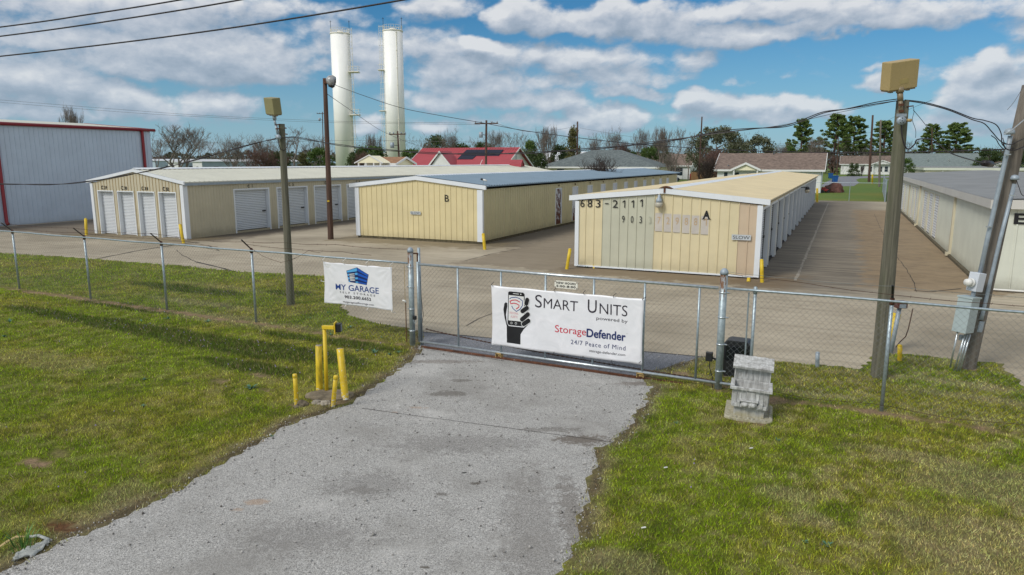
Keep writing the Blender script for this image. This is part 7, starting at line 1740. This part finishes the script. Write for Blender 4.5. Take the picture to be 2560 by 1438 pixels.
for a in [(700,384,70,110,'dark','dark evergreen mass right behind the left floodlight pole',EG),
 (800,375,70,125,'bright','bright green evergreen beside the dark brown pole',EG),
 (760,390,60,140,'olive','low olive evergreen left of the dark brown pole',EG),
 (925,371,86,140,'bright','green evergreen between the two white towers',EG),
 (893,380,50,130,'dark','dark evergreen hugging the left tower',EG),
 (1030,378,60,130,'bright','green evergreen just right of the right tower',EG),
 (1092,345,66,140,'dark','dark evergreen tree left above the red roof',EG),
 (1148,364,80,145,'dark','dark evergreen behind the red roof ridge',EG),
 (1208,362,60,150,'dark','low dark evergreen behind the crossarm pole',EG),
 (1322,358,46,120,'bright','bright slim evergreen right of the red gable',EG),
 (1338,382,60,115,'dark','dark evergreen clump behind the white gable end',EG),
 (1432,331,60,130,'olive','yellow-olive evergreen beside the plain brown pole',EG),
 (1400,368,60,140,'dark','dark low evergreen between tall pale tree and olive one',EG),
 (1572,378,50,140,'dark','dark evergreen at the right slope of the grey roof',EG),
 (1620,374,50,145,'bright','small green evergreen behind the far brown roof',EG),
 (1645,362,60,160,'dark','dark evergreen trunks behind the far brown roof',EG),
 (1790,326,150,125,'oak','large round olive-grey live oak behind the reddish pole',EG),
 (1895,349,88,140,'greyever','grey-green evergreen over the long brown roof',EG),
 (1848,356,60,135,'greyever','grey-green evergreen joined to the right of the live oak',EG),
 (2470,376,60,150,'dark','small evergreen left of the leaning pole over the far roof',EG),
 (2540,372,60,120,'dark','dark tree right of the leaning pole at the right edge',EG),
 (2268,400,36,125,'bright','small round green bush between the grey pole and the roofs',EG),
 (1974,372,40,155,'bright','small low green tree beneath the first pine',EG)]: tree(*a)
for a in [(2000,303,78,245,'pine0','leftmost tall pine of the right horizon'),(2082,295,96,240,'pine1','second pine from the left, broad and dark'),
 (2132,298,88,250,'pine2','third pine, joined to the right of the broad one'),(2205,308,92,242,'pine0','pine behind the close pair of street poles'),
 (2322,318,78,250,'pine1','pine just right of the tall grey floodlight pole'),(2385,314,100,245,'pine2','rightmost broad pine over the green-grey roof'),
 (1968,360,34,240,'pine1','low young pine at the foot of the leftmost tall pine')]: tree(a[0],a[1],a[2],a[3],a[4],a[5],PG)
for a in [(2130,411,22,200,'cedar','left dark clipped shrub at the far white house'),(2143,412,20,200,'cedar','middle dark clipped shrub at the far white house'),(2157,411,16,200,'shrub','right brownish shrub at the far white house')]: tree(*a,'clipped shrubs at the far white house','shrub','shrub')
tree(1492,381,130,62,'shrub','dark bare multi-stem shrub in front of the grey roof','bare shrubs behind the storage buildings','shrub','shrub')
tree(1770,385,76,88,'shrub','reddish-brown bare brush between the two brown-roofed houses','bare shrubs behind the storage buildings','shrub','shrub')
tree(1785,362,110,105,'fine','broad reddish bare thicket below the live oak','bare shrubs behind the storage buildings','shrub','shrub')
tree(1380,392,60,140,'fine','reddish twiggy brush before the pale metal roof','bare shrubs behind the storage buildings','shrub','shrub')
# far wood that reads as one mass
def far_wood():
    rg=np.random.default_rng(9); n=26000; px=rg.uniform(-400,2960,n); Y=rg.uniform(235,300,n); x=(px-1280)/F_PX*Y
    top=4.0+4.2*fbm(px,px*0,.02,4,3)+2.0*(fbm(px,px*0,.004,2,6)); z=top*rg.random(n)**.75
    p=np.stack([x,Y,z],1); a=rg.normal(size=(n,3)); a/=np.linalg.norm(a,axis=1)[:,None]; b_=np.cross(a,rg.normal(size=(n,3))); b_/=np.linalg.norm(b_,axis=1)[:,None]
    s=rg.uniform(.35,.85,n)[:,None]; v=np.stack([p-a*s,p+b_*s*.6,p+a*s,p-b_*s*.6],1).reshape(-1,3)
    # leafless twigs standing over the dark undergrowth
    k=26000; px=rg.uniform(-400,2960,k); Y=rg.uniform(205,290,k); x=(px-1280)/F_PX*Y; tp=7.0+5.0*fbm(px,px*0,.018,3,13)+3.0*fbm(px,px*0,.10,2,16); tp=np.where(px>1900,tp*.72,tp)
    z=tp*rg.random(k)**.8; L=rg.uniform(.5,1.6,k); dx=rg.normal(0,.5,k)*L; dz=L*rg.uniform(.5,1,k); w2=.035
    v2=np.stack([np.stack([x-w2,Y,z],1),np.stack([x+w2,Y,z],1),np.stack([x+dx+.01,Y,z+dz],1),np.stack([x+dx-.01,Y,z+dz],1)],1).reshape(-1,3); n1_=n; n=n+k; v=np.concatenate([v,v2]); rnd_=np.concatenate([rg.random(n1_)*.6,.6+.4*rg.random(k)])
    me=fast_mesh('distant_woods',v,np.arange(4*n).reshape(-1,4),leaf_mat('distant_foliage',(.030,.040,.022),(.17,.145,.12)),None,np.repeat(rnd_,4))
    o=bpy.data.objects.new('distant_woods',me); C.objects.link(o); tag(o,'low dark wood along the horizon behind the houses','woods',kind='stuff')
far_wood()

# ------------------------------------------------------------------ loose stones along the drive
def loose_stones():
    rg=np.random.default_rng(21); pts=[]
    for edge in (left_edge,right_edge):
        for a,b in zip(edge[:-1],edge[1:]):
            L=(b-a).length; n=rg.poisson(L*60)
            t=rg.random(n); x=a.x+(b.x-a.x)*t+rg.normal(0,.10,n); y=a.y+(b.y-a.y)*t+rg.normal(0,.10,n); pts.append(np.stack([x,y],1))
    n=1800; x=rg.uniform(-6,5,n); y=rg.uniform(6,16,n); m=inside(drive_poly,x,y); pts.append(np.stack([x[m],y[m]],1))
    P=np.concatenate(pts); P=P[(P[:,1]>5.8)&(P[:,1]<18)]; n=len(P)
    base=np.array([[1,0,-.3],[-.5,.87,-.3],[-.5,-.87,-.3],[0,0,.9],[.3,.5,.5]],float); sc=rg.uniform(.006,.018,n)*np.where(rg.random(n)<.06,1.8,1)
    an=rg.uniform(0,6.28,n); ca,sa=np.cos(an),np.sin(an); V=np.empty((n,5,3))
    for i,(bx,by,bz) in enumerate(base):
        bx2=bx*rg.uniform(.7,1.3,n); by2=by*rg.uniform(.7,1.3,n)
        V[:,i,0]=P[:,0]+sc*(bx2*ca-by2*sa); V[:,i,1]=P[:,1]+sc*(bx2*sa+by2*ca); V[:,i,2]=.012+sc*(bz+.3)
    f=np.array([[0,4,3],[4,1,3],[1,2,3],[2,0,3],[0,1,4],[0,2,1]]); F_=(f[None]+np.arange(n)[:,None,None]*5).reshape(-1,3)
    m,nt,b=newmat('loose_chippings'); a=nt.nodes.new('ShaderNodeAttribute'); a.attribute_name='rnd'; setin(nt,b,'Base Color',nramp(nt,a.outputs['Fac'],[(0,(.12,.11,.10)),(.4,(.30,.29,.27)),(1,(.60,.58,.55))])); b.inputs['Roughness'].default_value=.9
    me=fast_mesh('loose_stones',V.reshape(-1,3),F_,m,None,np.repeat(rg.random(n),5)); o=bpy.data.objects.new('loose_stones',me); C.objects.link(o); tag(o,'loose grey chippings scattered over the drive and its edges','gravel',kind='stuff')
loose_stones()
